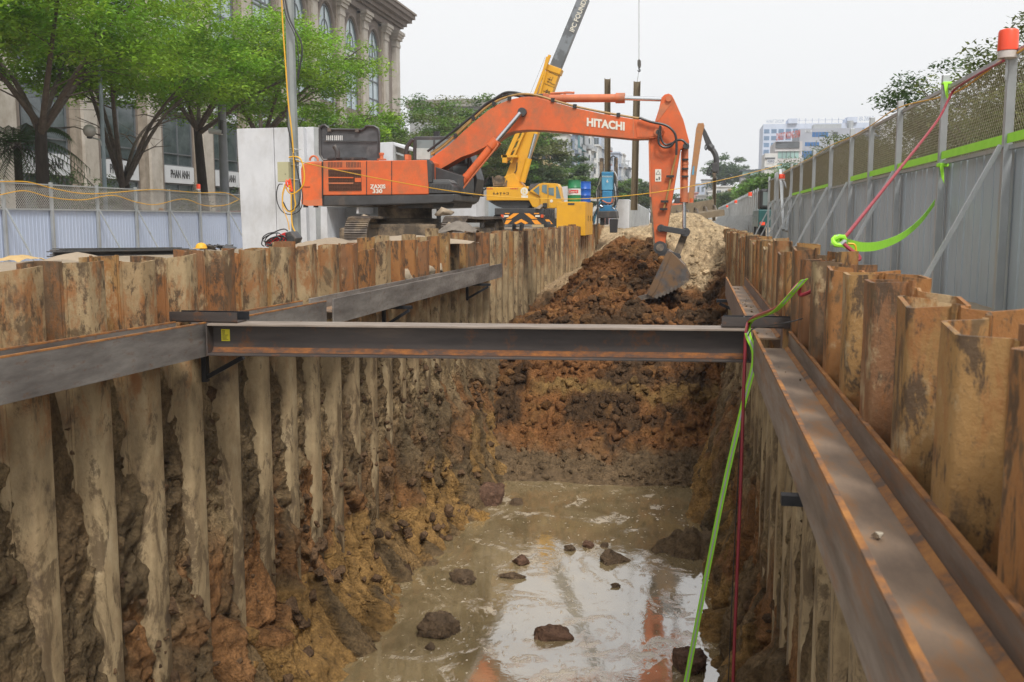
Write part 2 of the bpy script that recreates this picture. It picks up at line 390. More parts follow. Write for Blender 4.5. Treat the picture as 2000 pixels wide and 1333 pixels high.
# ---- mud clinging to the sheet piles ----
def mud_sheet(name, face, sgn, prof, y0, y1, dy, bulge, seed, ztop=.35, c0=4.37, per=.815):
    ys_ = np.concatenate([np.arange(y0, min(y1, 26), dy), np.arange(26, y1, dy * 3)]) if y1 > 26 else np.arange(y0, y1, dy)
    zs_ = np.arange(-4.55, ztop, .032)
    Y, Z = np.meshgrid(ys_, zs_, indexing='ij')
    d = np.interp(Z + .25 * fbm(Y * .8, Z * .4, 0, 3, seed + 3), [p[0] for p in prof], [p[1] for p in prof])
    d = d + bulge(Y, Z)
    low = sm(.2, -1.2, Z); vlow = sm(-2.2, -3.6, Z)
    d = d + low * (.10 * fbm(Y * 1.6, Z * 1.3, 0, 3, seed + 11) + .085 * rid(Y * 3.2, Z * 2.4, 0, 4, seed + 17) + .035 * fbm(Y * 9, Z * 9, 0, 3, seed + 19))
    d = d + low * (.03 * rid(Y * 14, Z * 12, 0, 3, seed + 61)) * sm(-.1, .15, fbm(Y * .6, Z * .6, 3, 2, seed + 63))
    wy = Y + .22 * fbm(Y * 1.5, Z * 1.5, 0, 3, seed + 80) - .35 * Z; wz = Z + .2 * fbm(Y * 1.5, Z * 1.5, 7, 3, seed + 81)
    cA, cB, cx, cy, ce = cells(wy * 1.9, wz * .75, seed + 82); slabm = sm(-1.9, -2.9, Z + .5 * fbm(Y * .7, Z * .7, 0, 2, seed + 83))
    d = d + slabm * ((cA - .5) * .20 + (cB - .5) * .42 * cx + (cA - .4) * .22 * cy - .08 * sm(.12, .0, ce))
    dA, dB, dx_, dy_, de = cells(wy * 4.5, wz * 3.2, seed + 85); d = d + low * (1 - .7 * slabm) * ((dA - .5) * .06 + (dB - .5) * .12 * dx_ - .03 * sm(.1, 0, de))
    d = d + vlow * (.16 * fbm(Y * .9, Z * .8, 0, 3, seed + 23) + .05 * rid(Y * 1.9 + Z * 1.2, Z * .5, 0, 3, seed + 29))
    groove = np.sin((Y * 1. + Z * .75 + .25 * fbm(Y * 1, Z * 1, 0, 2, seed)) * 38) * sm(.0, .35, fbm(Y * .7, Z * .7, 0, 2, seed + 37))
    d = d + .018 * groove * sm(-1.5, -2.4, Z)
    hang = rid(Y * 2.2, Z * .5, 0, 3, seed + 40)
    d = d + sm(-1.4, -2.6, Z) * .05 * hang
    ph = np.abs(np.mod(Y - c0 + per / 2, per) - per / 2); flat = sm(.155, .12, ph)
    cap = -.014 + .14 * sm(.36, .5, fbm(Y * 1.1, Z * .9, 5, 4, seed + 90)) * low + 1.3 * sm(-3.45, -4.1, Z + .7 * sm(12, 9.5, Y) * (sgn > 0) + .5 * fbm(Y * 1.3, Z, 2, 3, seed + 91)) + .5 * sm(14.5, 20, Y) * sm(-1.6, -3.0, Z + .6 * fbm(Y * .9, Z * .7, 2, 3, seed + 92))
    near = sm(.30, .19, ph) * sm(-.1, -1.3, Z + .8 * fbm(Y * 1.6, Z * 1.1, 9, 3, seed + 95)); d = d * (1 - near) + np.maximum(d, -.20) * near
    pc_ = .012 + .12 * sm(.30, .5, fbm(Y * .9, Z * .8, 15, 4, seed + 97)) + 1.3 * sm(-2.5, -3.5, Z + .6 * fbm(Y * 1.1, Z, 2, 3, seed + 98)) + .6 * sm(12.5, 17, Y) * sm(-1.2, -2.4, Z); d = np.minimum(d, pc_)
    d = d * (1 - flat) + np.minimum(d, cap) * flat
    d = np.maximum(d, -.325)
    n = fbm(Y * .8, Z * .8, 0, 4, seed + 5); n2 = fbm(Y * 2.3, Z * 1.3, 0, 4, seed + 7)
    c = lerpc((.165, .108, .055), (.29, .205, .108), sm(-.3, .3, n2))
    c = lerpc2(c, (.25, .115, .042), sm(-2.0, -2.6, Z + .5 * n + .7 * (cA - .5)) * .85)
    c = lerpc2(c, (.33, .195, .065), sm(-3.4, -3.55, Z + .5 * n + .9 * (cB - .5) - .35 * sm(12, 18, Y)) * .8)
    c = lerpc2(c, (.17, .115, .06), slabm * sm(.5, .57, cA) * sm(.9, .8, cA) * .9)
    c = lerpc2(c, (.13, .09, .048), sm(.15, .4, n + n2 * .5) * .8); c = c * (1 - .45 * (sm(.10, .0, ce) * slabm))[..., None]  # creases between the clay slabs darkened, crevice shade painted into the colour
    if sgn > 0: c = lerpc2(c, (.19, .13, .075), sm(22, 25, Y))
    X = face + sgn * d
    o = mesh_np(name, np.stack([X.ravel(), Y.ravel(), Z.ravel()], 1), tri_grid(len(ys_), len(zs_)), m_mud, smooth=True, colors=c.reshape(-1, 3))
    tag(o, kind='structure'); return o
mud_sheet('mud_bank', LX, 1, [(-4.6, 1.05), (-4.2, .68), (-3.8, .34), (-3.4, .09), (-2.9, -.02), (-2.2, -.09), (-1.2, -.14), (-.5, -.19), (0, -.26), (.2, -.31), (.4, -.33)], 4.6, 40, .03,
          lambda Y, Z: .36 * sm(14.5, 20, Y) * sm(-1.3, -3.0, Z) + .25 * sm(22.0, 24.5, Y) * sm(-1.2, -2.2, Z) * sm(34, 26, Y), 100, .3)
mud_sheet('mud_bank', RX, -1, [(-4.6, .75), (-4.2, .42), (-3.7, .22), (-3.2, .06), (-2.6, -.03), (-1.6, -.08), (-.4, -.2), (.1, -.31), (.4, -.33)], 1.8, 30, .035,
          lambda Y, Z: .30 * sm(15, 19, Y) * sm(-1.4, -3.0, Z), 300, .1, 1.23, .8)

# ---- clods scattered over the heap (uncountable) ----
def clod_proto(seed, n=2):
    import bmesh
    bm = bmesh.new(); g_ = random.Random(seed * 7 + 1)
    for _ in range(11 + 2 * n):
        u = Vector((g_.gauss(0, 1), g_.gauss(0, 1), g_.gauss(0, 1))).normalized(); bm.verts.new(u * g_.uniform(.72, 1.15))
    h_ = bmesh.ops.convex_hull(bm, input=bm.verts[:]); bmesh.ops.delete(bm, geom=[x for x in h_['geom_interior'] if isinstance(x, bmesh.types.BMVert)], context='VERTS')
    bmesh.ops.subdivide_edges(bm, edges=bm.edges[:], cuts=n - 1, use_grid_fill=True); bmesh.ops.triangulate(bm, faces=bm.faces[:]); bm.verts.ensure_lookup_table()
    v = np.array([x.co[:] for x in bm.verts]); f = np.array([[a.index for a in q.verts] for q in bm.faces]); bm.free()
    if n > 4: v = v * (1 + .12 * rid(v[:, 0] * 7, v[:, 1] * 7 + seed, v[:, 2] * 7, 3, seed + 3))[:, None]
    r = 1 + .16 * fbm(v[:, 0] * 1.6 + seed, v[:, 1] * 1.6, v[:, 2] * 1.6, 3, seed) + .13 * rid(v[:, 0] * 3.5, v[:, 1] * 3.5 + seed, v[:, 2] * 3.5, 3, seed + 9)
    return v * r[:, None], f
PRO = [clod_proto(k, 3) for k in range(8)]
rg = np.random.default_rng(5)
V = []; Fs = []; C = []; b = 0
for i in range(5600):
    x = rg.uniform(-4.6, .75); y = rg.uniform(20.4, 30.5); s = .018 + .13 * rg.random() ** 4.5
    if rg.random() < .10: y = rg.uniform(30, 36); s *= .5
    if y > 24 and y < 30 and rg.random() < .25: s *= 1.5
    if y < 21.9: s *= .6
    v, f = PRO[rg.integers(8)]
    a = rg.uniform(0, 6.28); ca, sa = math.cos(a), math.sin(a); sc3 = s * rg.uniform(.7, 1.2, 3)
    vv = v * sc3; vv = np.stack([vv[:, 0] * ca - vv[:, 1] * sa, vv[:, 0] * sa + vv[:, 1] * ca, vv[:, 2]], 1)
    zz = float(floor_z(np.array(x), np.array(y))) + s * .25
    cc = floor_col(np.array([x]), np.array([y]), np.array([zz]))[0] * rg.uniform(.7, 1.35)
    V.append(vv + (x, y, zz)); Fs.append(f + b); b += len(v); C.append(np.tile(cc, (len(v), 1)))
o = mesh_np('soil_clods', np.concatenate(V), np.concatenate(Fs), m_soil, colors=np.concatenate(C))
tag(o, 'heap of loose red-brown clods filling the far end of the trench', 'soil', kind='stuff')
# lumps of the mud on the two banks
V = []; Fs = []; C = []; b = 0
for i in range(1300):
    left = rg.random() < .75
    y = rg.uniform(6.5, 22) if left else rg.uniform(5, 21); z = -4.3 + 3.9 * rg.random() ** 1.7
    s = .015 + .075 * rg.random() ** 3 * (1.4 if z < -3 else 1)
    off = np.interp(z, [-4.2, -3.2, -2, 0], [.62, .1, -.1, -.24]) + .3 * sm(12.5, 18, y) * sm(-.6, -2.6, z)
    x = LX + off if left else RX - off * .7
    v, f = PRO[rg.integers(6)]; a = rg.uniform(0, 6.28)
    vv = v * s * rg.uniform(.6, 1.3, 3)
    cc = np.array((.14, .098, .06)) * rg.uniform(.7, 1.3)
    cc = cc * (1, .85, .75)
    if z < -3.2 and rg.random() < .25: cc = np.array((.27, .15, .05))
    V.append(vv + (x, y, z)); Fs.append(f + b); b += len(v); C.append(np.tile(cc, (len(v), 1)))
o = mesh_np('mud_lumps', np.concatenate(V), np.concatenate(Fs), m_mud, colors=np.concatenate(C))
tag(o, 'grey-brown lumps of mud sticking to the pile walls above the water', 'mud', kind='stuff')

# ---- water ----
t = NT('muddy_water'); p = t.pos(1, .8, 1)
n = t.noise(p, 1.1, 6, .6, 1.5); cbase = t.ramp(n, [(.35, (.17, .125, .062)), (.65, (.25, .19, .10))])
scum = t.noise(t.pos(.9, .75, 1), .8, 7, .62, 2.2); fl1 = t.noise(t.pos(1, .55, 1), 13, 3, .5, .6)
big = t.ramp(scum, [(.54, 0.), (.64, .8)]); big = t.math('MULTIPLY', big, t.ramp(t.noise(p, 5, 6, .7, 1), [(.45, 0.), (.55, 1.)]))
fle = t.ramp(fl1, [(.665, 0.), (.70, .9)])
fle = t.math('MULTIPLY', fle, t.ramp(t.noise(p, .9, 3), [(.38, .0), (.55, 1.)]))
mask = t.math('MAXIMUM', big, fle)
c = t.mix(mask, cbase, (.40, .30, .16))
rp = t.noise(t.pos(1, 1, 1), 2.6, 4, .55, .4); r2 = t.noise(t.pos(1, 1, 1), 17, 3, .5)
bb = t.bump(rp, .04, .05); bb = t.bump(r2, .025, .01, bb); bb = t.bump(mask, .3, .01, bb)
t.out(c, t.ramp(mask, [(0, .05), (1, .6)]), 0, bb, .5); t.b.inputs['IOR'].default_value = 4.2
V = np.array([(x, y, -4.2) for x in (-5.1, 1.05) for y in (-12, 21.2)]); wat = mesh_np('water', V, [(0, 2, 3, 1)], t.m); tag(wat, kind='structure')
V = []; Fs = []; C = []; b = 0
for i in range(90):
    y = rg.uniform(7, 9) if i < 6 else rg.uniform(10.1, 17); x = rg.uniform(.56, .82); s = .003 + .014 * rg.random() ** 3; v, f = PRO[rg.integers(8)]
    V.append(v * s + (x, y, .145 + s * .5)); Fs.append(f + b); b += len(v); C.append(np.tile((.30, .22, .13), (len(v), 1)))
o = mesh_np('dirt_crumbs', np.concatenate(V), np.concatenate(Fs), m_soil, colors=np.concatenate(C)); tag(o, 'small crumbs of dirt lying in the right walings', 'dirt', kind='stuff')
# ================= sheet piles =================
t = NT('rusty_pile'); oi = t.n('ShaderNodeObjectInfo')
gpos = t.n('ShaderNodeNewGeometry'); sep = t.n('ShaderNodeSeparateXYZ'); t.L.new(gpos.outputs['Position'], sep.inputs[0]); zz = sep.outputs['Z']
n1 = t.noise(t.pos(2.4, 2.4, .9), 1.7, 10, .74, .3); n2 = t.noise(t.pos(3, 3, 1.2), 2.1, 10, .76, .4); n3 = t.noise(t.pos(1, 1, 1), 26, 6, .75); n4 = t.noise(t.pos(1, 1, .6), 3.1, 7, .7)
mud = t.ramp(n4, [(.28, (.13, .09, .05)), (.43, (.25, .185, .105)), (.58, (.36, .27, .155)), (.75, (.45, .36, .23))])
up_ = t.mix(t.ramp(n1, [(.48, 0.), (.58, .8)]), oi.outputs['Color'], (.27, .10, .028))
up_ = t.mix(t.ramp(n2, [(.53, 0.), (.585, .92)]), up_, (.055, .032, .02))
up_ = t.mix(t.ramp(n4, [(.56, 0.), (.63, .85)]), up_, (.40, .29, .16))
up_ = t.mix(t.ramp(n3, [(.30, .8), (.40, 0.)]), up_, (.10, .07, .045))
zf = t.math('ADD', zz, t.math('MULTIPLY', t.math('SUBTRACT', n1, .5), 2.2))
lo = t.ramp(t.math('MULTIPLY_ADD', zf, -.6, .45, clamp=True), [(.35, .10), (.8, .9)])
c = t.mix(lo, up_, mud)
n5 = t.noise(t.pos(1.6, 1.6, .7), 2.1, 9, .78, .5); wet = t.math('ADD', n5, t.math('MULTIPLY', t.math('MINIMUM', zz, .3), -.028))
c = t.mix(t.ramp(wet, [(.555, 0.), (.61, .85)]), c, (.11, .075, .042))
c = t.mix(t.ramp(n4, [(.33, .8), (.41, 0.)]), c, (.085, .06, .04))
b1 = t.bump(n4, .7, .03); b2 = t.bump(n3, .6, .008, b1)
t.out(c, t.ramp(n2, [(.3, .8), (.6, .5)]), 0, b2, .25); m_pile = t.m

def pile_mesh(sx, out, seed):
    """U section 0.4 m wide; sx=+1: trench lies towards +X; out=True: flat pan faces the trench"""
    rr = random.Random(seed)
    hp_ = [(-.206, -.168), (-.188, -.158), (-.174, -.16), (-.166, -.148), (-.139, -.036), (-.133, -.02), (-.122, -.006), (-.106, 0)]
    pr = hp_ + [(-a, b) for a, b in hp_[::-1]]; pr[-1] = (.206, -.173)
    if not out: pr = [(a, -.34 - b + .0) for a, b in pr]
    th = .020
    ctr = [Vector((b, a)) for a, b in pr]      # x = depth, y along the wall
    L = []; Rr = []
    for i, p in enumerate(ctr):
        d = (ctr[min(i + 1, len(ctr) - 1)] - ctr[max(i - 1, 0)]).normalized(); nn = Vector((-d.y, d.x))
        L.append(p + nn * th / 2); Rr.append(p - nn * th / 2)
    ring = L + Rr[::-1]; n = len(ring)
    zs = [-6.2, -.6, -.15, -.05, 0]
    vs = []; 
    jit = [(rr.uniform(-.02, .012) if rr.random() < .7 else rr.uniform(-.05, .01)) for _ in range(len(L))]
    k0, k1, k2, k3 = jit[0], jit[3], jit[6], jit[9]; jit = [k0, k0, k0 * .7 + k1 * .3, k0 * .5 + k1 * .5, k1 * .9 + k0 * .1, k1, k1, k1, k2, k2, k2, k2 * .9 + k3 * .1, k2 * .5 + k3 * .5, k2 * .3 + k3 * .7, k3, k3]
    jx = [rr.uniform(-.004, .004) for _ in range(len(L))]
    for k, z in enumerate(zs):
        for i, p in enumerate(ring):
            ii = i if i < len(L) else 2 * len(L) - 1 - i
            vs.append((sx * (p.x + (jx[ii] if k >= 3 else 0)), p.y, z + (jit[ii] if k == 4 else 0)))
    fs = []
    for k in range(len(zs) - 1):
        for i in range(n):
            a = k * n + i; b = k * n + (i + 1) % n
            fs.append((a, b, b + n, a + n) if sx > 0 else (a, a + n, b + n, b))
    h = len(L); top = (len(zs) - 1) * n
    for i in range(h - 1): fs.append((top + i, top + i + 1, top + n - 2 - i, top + n - 1 - i) if sx > 0 else (top + n - 1 - i, top + n - 2 - i, top + i + 1, top + i))
    me = bpy.data.meshes.new('sheet_pile'); me.from_pydata(vs, [], fs); me.materials.append(m_pile); me.update()
    import bmesh
    bm = bmesh.new(); bm.from_mesh(me); bmesh.ops.recalc_face_normals(bm, faces=bm.faces); bm.to_mesh(me); bm.free()
    me.polygons.foreach_set('use_smooth', np.ones(len(me.polygons), dtype=bool)); me.set_sharp_from_angle(angle=R(38))
    return me
PM = {(sx, o): [pile_mesh(sx, o, 10 * k + sx + 3 * o) for k in range(6)] for sx in (1, -1) for o in (True, False)}
TONES = [('beige muddy', (.29, .20, .105)), ('ochre', (.29, .16, .055)), ('orange rusted', (.29, .125, .038)), ('dark brown', (.11, .065, .036)), ('red-brown rusted', (.20, .09, .04)), ('pale tan', (.35, .255, .14))]
def put_pile(sx, face, y, ztop, out, tone, label, group, lean=0, dx=0):
    me = PM[(sx, out)][rnd.randrange(6)]
    o = bpy.data.objects.new('sheet_pile', me); link(o); o.location = (face + dx, y, ztop); o.rotation_euler = (lean, 0, rnd.uniform(-.02, .02))
    c = TONES[tone][1]; k = rnd.uniform(.88, 1.12); o.color = (c[0] * k, c[1] * k, c[2] * k, 1)
    tag(o, label, 'sheet pile', group)
def wall(side):
    if side == 'left':
        sx, face, y0, y1, p, wname = 1, LX, 4.37, 55, .4075, 'left wall'
        tones = [5, 4, 1, 2, 1, 4, 0, 3, 5, 1, 0, 3, 5, 4, 3, 2, 0, 1, 5, 4, 5, 0, 0, 2, 4, 3, 2, 1, 0, 5]
        special = {19: .06, 21: -.02, 26: -.12, 31: -.18, 33: .05, 34: -.1, 37: .1, 38: .04}
    else:
        sx, face, y0, y1, p, wname = -1, RX, 1.23, 43, .4, 'right wall'
        tones = [1, 2, 1, 2, 2, 4, 1, 2, 1, 2, 4, 2, 1, 2, 2, 4, 3, 1, 4, 3, 3, 4, 1, 1, 3, 0, 0, 4, 0, 3, 5]
        special = {}
    ys = np.arange(y0, y1, p); strut = 8.95 if side == 'left' else 9.35
    n_b = int((ys < strut).sum()); nb = nf = 0
    for i, y in enumerate(ys):
        y = float(y)
        out = i % 2 == 0
        tn = tones[i] if i < len(tones) else rnd.choice([0, 0, 5, 1, 3, 4, 5, 2])
        z = (.955 if side == 'left' else .985) + rnd.uniform(-.03, .03) + special.get(i, 0)
        if side == 'right' and 8 < y < 12: z += .07 * ((i * 7) % 3 - .6)
        if side == 'left' and y > 14: z += rnd.uniform(-.02, .06)
        if y > 40 and side == 'left': z += .05
        if y < strut: k = n_b - i; w_ = 'nearer than the cross strut'
        else: k = i - n_b + 1; w_ = 'beyond the cross strut'
        lab = f'{TONES[tn][0]} sheet pile, {ordw(k)} {w_} in the {wname}'
        put_pile(sx, face, y, z, out, tn, lab, 'sheet piles of the ' + wname, rnd.uniform(-.004, .004), rnd.uniform(-.012, .0) * sx)
wall('left'); wall('right')

# ================= walings, strut, brackets =================
t = NT('mill_steel'); p = t.pos(1, 1, 1); a1 = t.noise(t.pos(1.5, .5, 3), 1.4, 7, .65); a2 = t.noise(t.pos(1.2, 1.2, 3.), 6, 6, .7); a3 = t.noise(p, 40, 4)
c = t.ramp(a1, [(.32, (.11, .095, .087)), (.5, (.22, .20, .182)), (.68, (.35, .32, .29))])
c = t.mix(t.ramp(a2, [(.56, 0.), (.72, .8)]), c, (.17, .085, .04))
t.out(c, t.ramp(a2, [(.3, .38), (.7, .62)]), .35, t.bump(a3, .2, .004), .5); m_mill = t.m
t = NT('brown_mill_steel'); p = t.pos(1, 1, 1); a1 = t.noise(t.pos(2, .35, 3), 1.6, 7, .65); a2 = t.noise(t.pos(3, .5, 3.), 3, 7, .72); a3 = t.noise(p, 40, 4)
c = t.ramp(a1, [(.32, (.10, .075, .06)), (.5, (.20, .155, .125)), (.68, (.30, .25, .21))])
c = t.mix(t.ramp(a2, [(.50, 0.), (.68, .85)]), c, (.26, .12, .045))
t.out(c, t.ramp(a2, [(.3, .42), (.7, .7)]), .25, t.bump(a3, .2, .004), .5); m_millr = t.m
t = NT('dark_rusted_steel'); a1 = t.noise(t.pos(.5, .5, 3), 1.2, 7, .65); a2 = t.noise(t.pos(1, 1, 1), 5, 7, .7); a3 = t.noise(t.pos(), 40, 4)
c = t.ramp(a1, [(.32, (.045, .038, .036)), (.6, (.095, .078, .07)), (.75, (.15, .115, .09))])
c = t.mix(t.ramp(a2, [(.55, 0.), (.7, .8)]), c, (.20, .08, .025))
t.out(c, .55, .3, t.bump(a3, .3, .004), .5); m_dark = t.m
t = NT('orange_rust_steel'); a1 = t.noise(t.pos(3, 2, 3), 2.2, 7, .7); a3 = t.noise(t.pos(), 50, 4)
c = t.ramp(a1, [(.38, (.13, .085, .06)), (.5, (.28, .125, .045)), (.68, (.42, .19, .055))])
t.out(c, .8, .1, t.bump(a3, .5, .006), .3); m_rust = t.m
t = NT('waling_web_steel'); a1 = t.noise(t.pos(2, .6, 2), 2.0, 7, .7); a3 = t.noise(t.pos(), 50, 4)
c = t.ramp(a1, [(.3, (.18, .13, .095)), (.52, (.275, .195, .135)), (.64, (.37, .185, .075))])
t.out(c, .6, .25, t.bump(a3, .3, .004), .4); m_web = t.m
m_black = M('black_bracket_paint', (.025, .026, .03), (.012, .012, .014), 8, rough=.5, metal=.3)

def wale(label, xa, y0, y1, za, zb, sgn, rust_edge=True, m_fl=None, hh=.33, ww=.34, web_m=None):
    """H beam lying with its web flat: two upright flanges; xa = X of the flange at the piles, sgn = direction to the trench; za/zb = top z at y0/y1"""
    r_ = thing('waling_beam', label, 'steel beam', (xa + sgn * ww / 2, y0, za - hh))
    m_fl = m_fl or m_mill; t_ = .022
    fl = MB()
    for k in (0, 1):
        x = xa + sgn * (t_ / 2 + 1e-3) if k == 0 else xa + sgn * (ww - t_ / 2)
        e = MB(); e.prism([(x - t_/2, y0, za - hh), (x + t_/2, y0, za - hh), (x + t_/2, y0, za), (x - t_/2, y0, za)], (0, y1 - y0, zb - za))
        e.build('flange', m_fl, r_, bevel=.003)
    wb = MB(); zc = za - hh / 2
    wb.prism([(xa + sgn * (t_ + .002), y0 + .002, zc - .008), (xa + sgn * (ww - t_ - .002), y0 + .002, zc - .008), (xa + sgn * (ww - t_ - .002), y0 + .002, zc + .008), (xa + sgn * (t_ + .002), y0 + .002, zc + .008)], (0, y1 - y0 - .004, zb - za))
    # fillets at web root
    wb.build('web', web_m or m_web, r_)
    if rust_edge:
        e = MB(); rr = random.Random(int(y0 * 10))
        for x in (xa + sgn * (t_ / 2 + .001), xa + sgn * (ww - t_ / 2)):
            e.prism([(x - t_/2 - .0015, y0 + .001, za - .012), (x + t_/2 + .0015, y0 + .001, za - .012), (x + t_/2 + .0015, y0 + .001, za + .002), (x - t_/2 - .0015, y0 + .001, za + .002)], (0, y1 - y0 - .002, zb - za))
        e.build('flange_edge', m_rust, r_)
        e = MB()
        for (xx, w2) in ((xa + sgn * (t_ + .004), .035), (xa + sgn * (ww - t_ - .004), -.0)):
            if w2: e.prism([(xx, y0 + .01, zc + .0095), (xx + sgn * w2, y0 + .01, zc + .0095), (xx, y0 + .01, zc + .03)], (0, y1 - y0 - .02, zb - za))
        e.build('web_root', m_rust, r_)
    return r_
m_mill2 = m_mill
wale('long mill-scaled steel waling in the lower left, nearer than the cross strut', LX, 3.2, 8.86, .43, .315, 1)
wale('short grey steel waling on the left wall just beyond the strut', LX, 9.16, 12.05, .30, .265, 1)
wale('long pale grey steel waling with a cut end far along the left wall', LX + .03, 12.22, 23.7, .275, .235, 1, rust_edge=False)
wale('rust-edged steel waling running down to the lower right corner', RX, 1.2, 9.2, .29, .30, -1, m_fl=m_millr)
wale('reddish channel-like waling on the right wall beyond the strut', RX, 10.0, 17.6, .30, .31, -1, m_fl=M('brown_flange', (.25, .19, .165), (.16, .11, .09), 3, st=(1, .4, 1), rough=.6, metal=.3))
# strut
r_ = thing('cross_strut', 'dark H-beam strut spanning the trench from wall to wall, yellow tag at its left end', 'steel beam', (-2, 9.1, 0))
pL, pR = Vector((-4.595, 8.93, .155)), Vector((.505, 9.38, .155)); d = (pR - pL).normalized(); nrm = Vector((-d.y, d.x, 0))
def strut_bar(name, w_, z0, z1, m, off=0, tr=0):
    e = MB(); e.beam(pL + Vector((0, 0, (z0 + z1) / 2 - .155)) + nrm * off + d * tr, pR + Vector((0, 0, (z0 + z1) / 2 - .155)) + nrm * off - d * tr, w_, z1 - z0); return e.build(name, m, r_, bevel=.003)
m_top = M('pale_flange_top', (.34, .28, .23), (.18, .14, .11), 4, st=(.5, 2, 1), rough=.55, metal=.3)  # top flange paler than the web and bottom flange
strut_bar('flange', .30, .288, .308, m_top); strut_bar('flange', .30, .002, .022, m_dark); strut_bar('web', .015, .0225, .2875, m_dark)
t = NT('fillet_rust'); a1 = t.noise(t.pos(2.5, 1, 6), 2.5, 8, .75); a3 = t.noise(t.pos(), 50, 4)
c = t.ramp(a1, [(.40, (.08, .05, .038)), (.52, (.17, .07, .028)), (.7, (.33, .125, .03))])
t.out(c, .8, .1, t.bump(a3, .5, .006), .3); m_fil = t.m
# rust band along the lower web root and streaks
e = MB(); a_ = nrm * -.0085
e.prism([pL + a_ + Vector((0, 0, .024 - .155)) + d * .01, pL + a_ - nrm * .05 + Vector((0, 0, .0235 - .155)) + d * .01, pL + a_ + Vector((0, 0, .07 - .155)) + d * .01], (pR - pL) - d * .02)
e.build('rust_fillet', m_fil, r_)
for q, z_ in ((pL, .155), (pR, .155)):
    e = MB(); s_ = 1 if q is pL else -1
    e.beam(q + d * s_ * .004, q + d * s_ * .018, .31, .31); e.build('end_plate', m_dark, r_)
m_yl = M('yellow_tag', (.78, .68, .03), (.7, .6, .02), 5, rough=.5, bump=.02)
e = MB(); tp = pL + d * .10 - nrm * .010
e.beam(tp + Vector((0, 0, .03)), tp + d * .085 + Vector((0, 0, .03)), .002, .115); tg = e.build('paper_tag', m_yl, r_)
m_ink = M('black_ink', (.02, .02, .02), (.02, .02, .02), rough=.7, bump=0)
e = MB()
for k in range(9):
    q = tp + d * .01 + Vector((0, 0, .075 - k * .011)) - nrm * .0018
    e.beam(q, q + d * (.028 if k < 4 else .05 + .01 * math.sin(k * 5)), .0008, .004)
e.build('printed_lines', m_ink, tg)
# stubs lying over the joints of strut and walings
def stub(label, x0, x1, y, z):
    r_ = thing('hanger_beam', label, 'steel beam', ((x0 + x1) / 2, y, z))
    e = MB(); e.b2((x0, y - .1, z), (x1, y + .1, z + .012)); e.b2((x0, y - .11, z + .0125), (x1, y - .098, z + .10)); e.build('channel', m_dark, r_)
    e = MB(); e.b2((x0 + .02, y + .088, z + .0125), (x1 + .03, y + .1, z + .095)); e.build('flange', m_black, r_)
    e = MB(); e.b2((x0 + .2, y - .08, z + .013), (x0 + .215, y + .08, z + .09)); e.build('stiffener', m_dark, r_)
stub('short steel hanger lying over the left end of the cross strut', -5.0, -4.3, 8.98, .31)
stub('short dark steel hanger lying over the right end of the cross strut', .25, .86, 9.42, .31)
def bracket(label, face, sgn, y, z, L=.42, dz=.38, brace=True):
    r_ = thing('support_bracket', label, 'bracket', (face, y, z - dz), 'black triangular brackets under the walings')
    e = MB(); e.b2((face + sgn * .003, y - .035, z - dz), (face + sgn * .055, y + .035, z - .004)); e.build('upright', m_black, r_)
    e = MB(); e.b2((face + sgn * .056, y - .035, z - .055), (face + sgn * L, y + .035, z - .004)); e.build('arm', m_black, r_)
    if brace: e = MB(); e.beam((face + sgn * .05, y, z - dz + .05), (face + sgn * (L - .05), y, z - .075), .05, .045); e.build('brace', m_black, r_)
bracket('black triangular bracket under the left end of the cross strut', LX, 1, 9.4, -.02, .5, .34)
bracket('black triangular bracket under the near end of the far left waling', LX, 1, 15.4, -.08, .5)
bracket('black triangular bracket under the far end of the far left waling', LX, 1, 21.4, -.10, .55)
bracket('small steel angle bracket sticking out under the near right waling', RX, -1, 4.95, -.04, .42, .12, False)
bracket('small dark bracket under the waling on the right wall beyond strut', RX, -1, 17.0, -.03, .5, .3)
e = MB(); v, f = clod_proto(4); e.add([(.68 + a * .022, 3.72 + b * .026, .155 + c_ * .016) for a, b, c_ in v], f.tolist())
tag(e.build('pebble', M('pale_stone', (.5, .45, .36), (.38, .33, .26), 20, rough=.9)), 'small pale pebble lying in the near right waling', 'stone')
# clods standing in the water
CL = [(1085, 1245, .30, .12, .13, 'flat brown mud clod in the reflection at the bottom of the pool'), (1200, 1095, .22, .2, .13, 'rounded mud clod with a tan top in the middle of the pool'),
      (860, 1235, .3, .25, .2, 'reddish jagged clod standing in the water near the left bank'), (1150, 1068, .10, .1, .06, 'small brown clod just left behind the rounded clod'),
      (1113, 1075, .09, .1, .06, 'small dark clod in the scum left of the pool centre'), (1200, 1146, .08, .05, .04, 'tiny clod in front of the rounded mud clod'),
      (955, 980, .35, .3, .24, 'dark clod heaped at the foot of the left bank at the far end'), (1007, 985, .14, .12, .1, 'small dark clod right of the far left heap'),
      (910, 1135, .22, .14, .12, 'dark wet clod among the scum beside the left bank'), (1020, 1100, .14, .1, .08, 'brown lump surrounded by tan scum'),
      (1000, 1128, .18, .07, .06, 'low brown clod rising from the water left of centre'), (840, 1268, .07, .06, .05, 'tiny clod below the reddish jagged clod'),
      (1345, 1300, .24, .22, .15, 'dark lump of mud beside the green strap at the bottom'), (1180, 1068, .08, .08, .05, 'small clod right behind the rounded clod')]
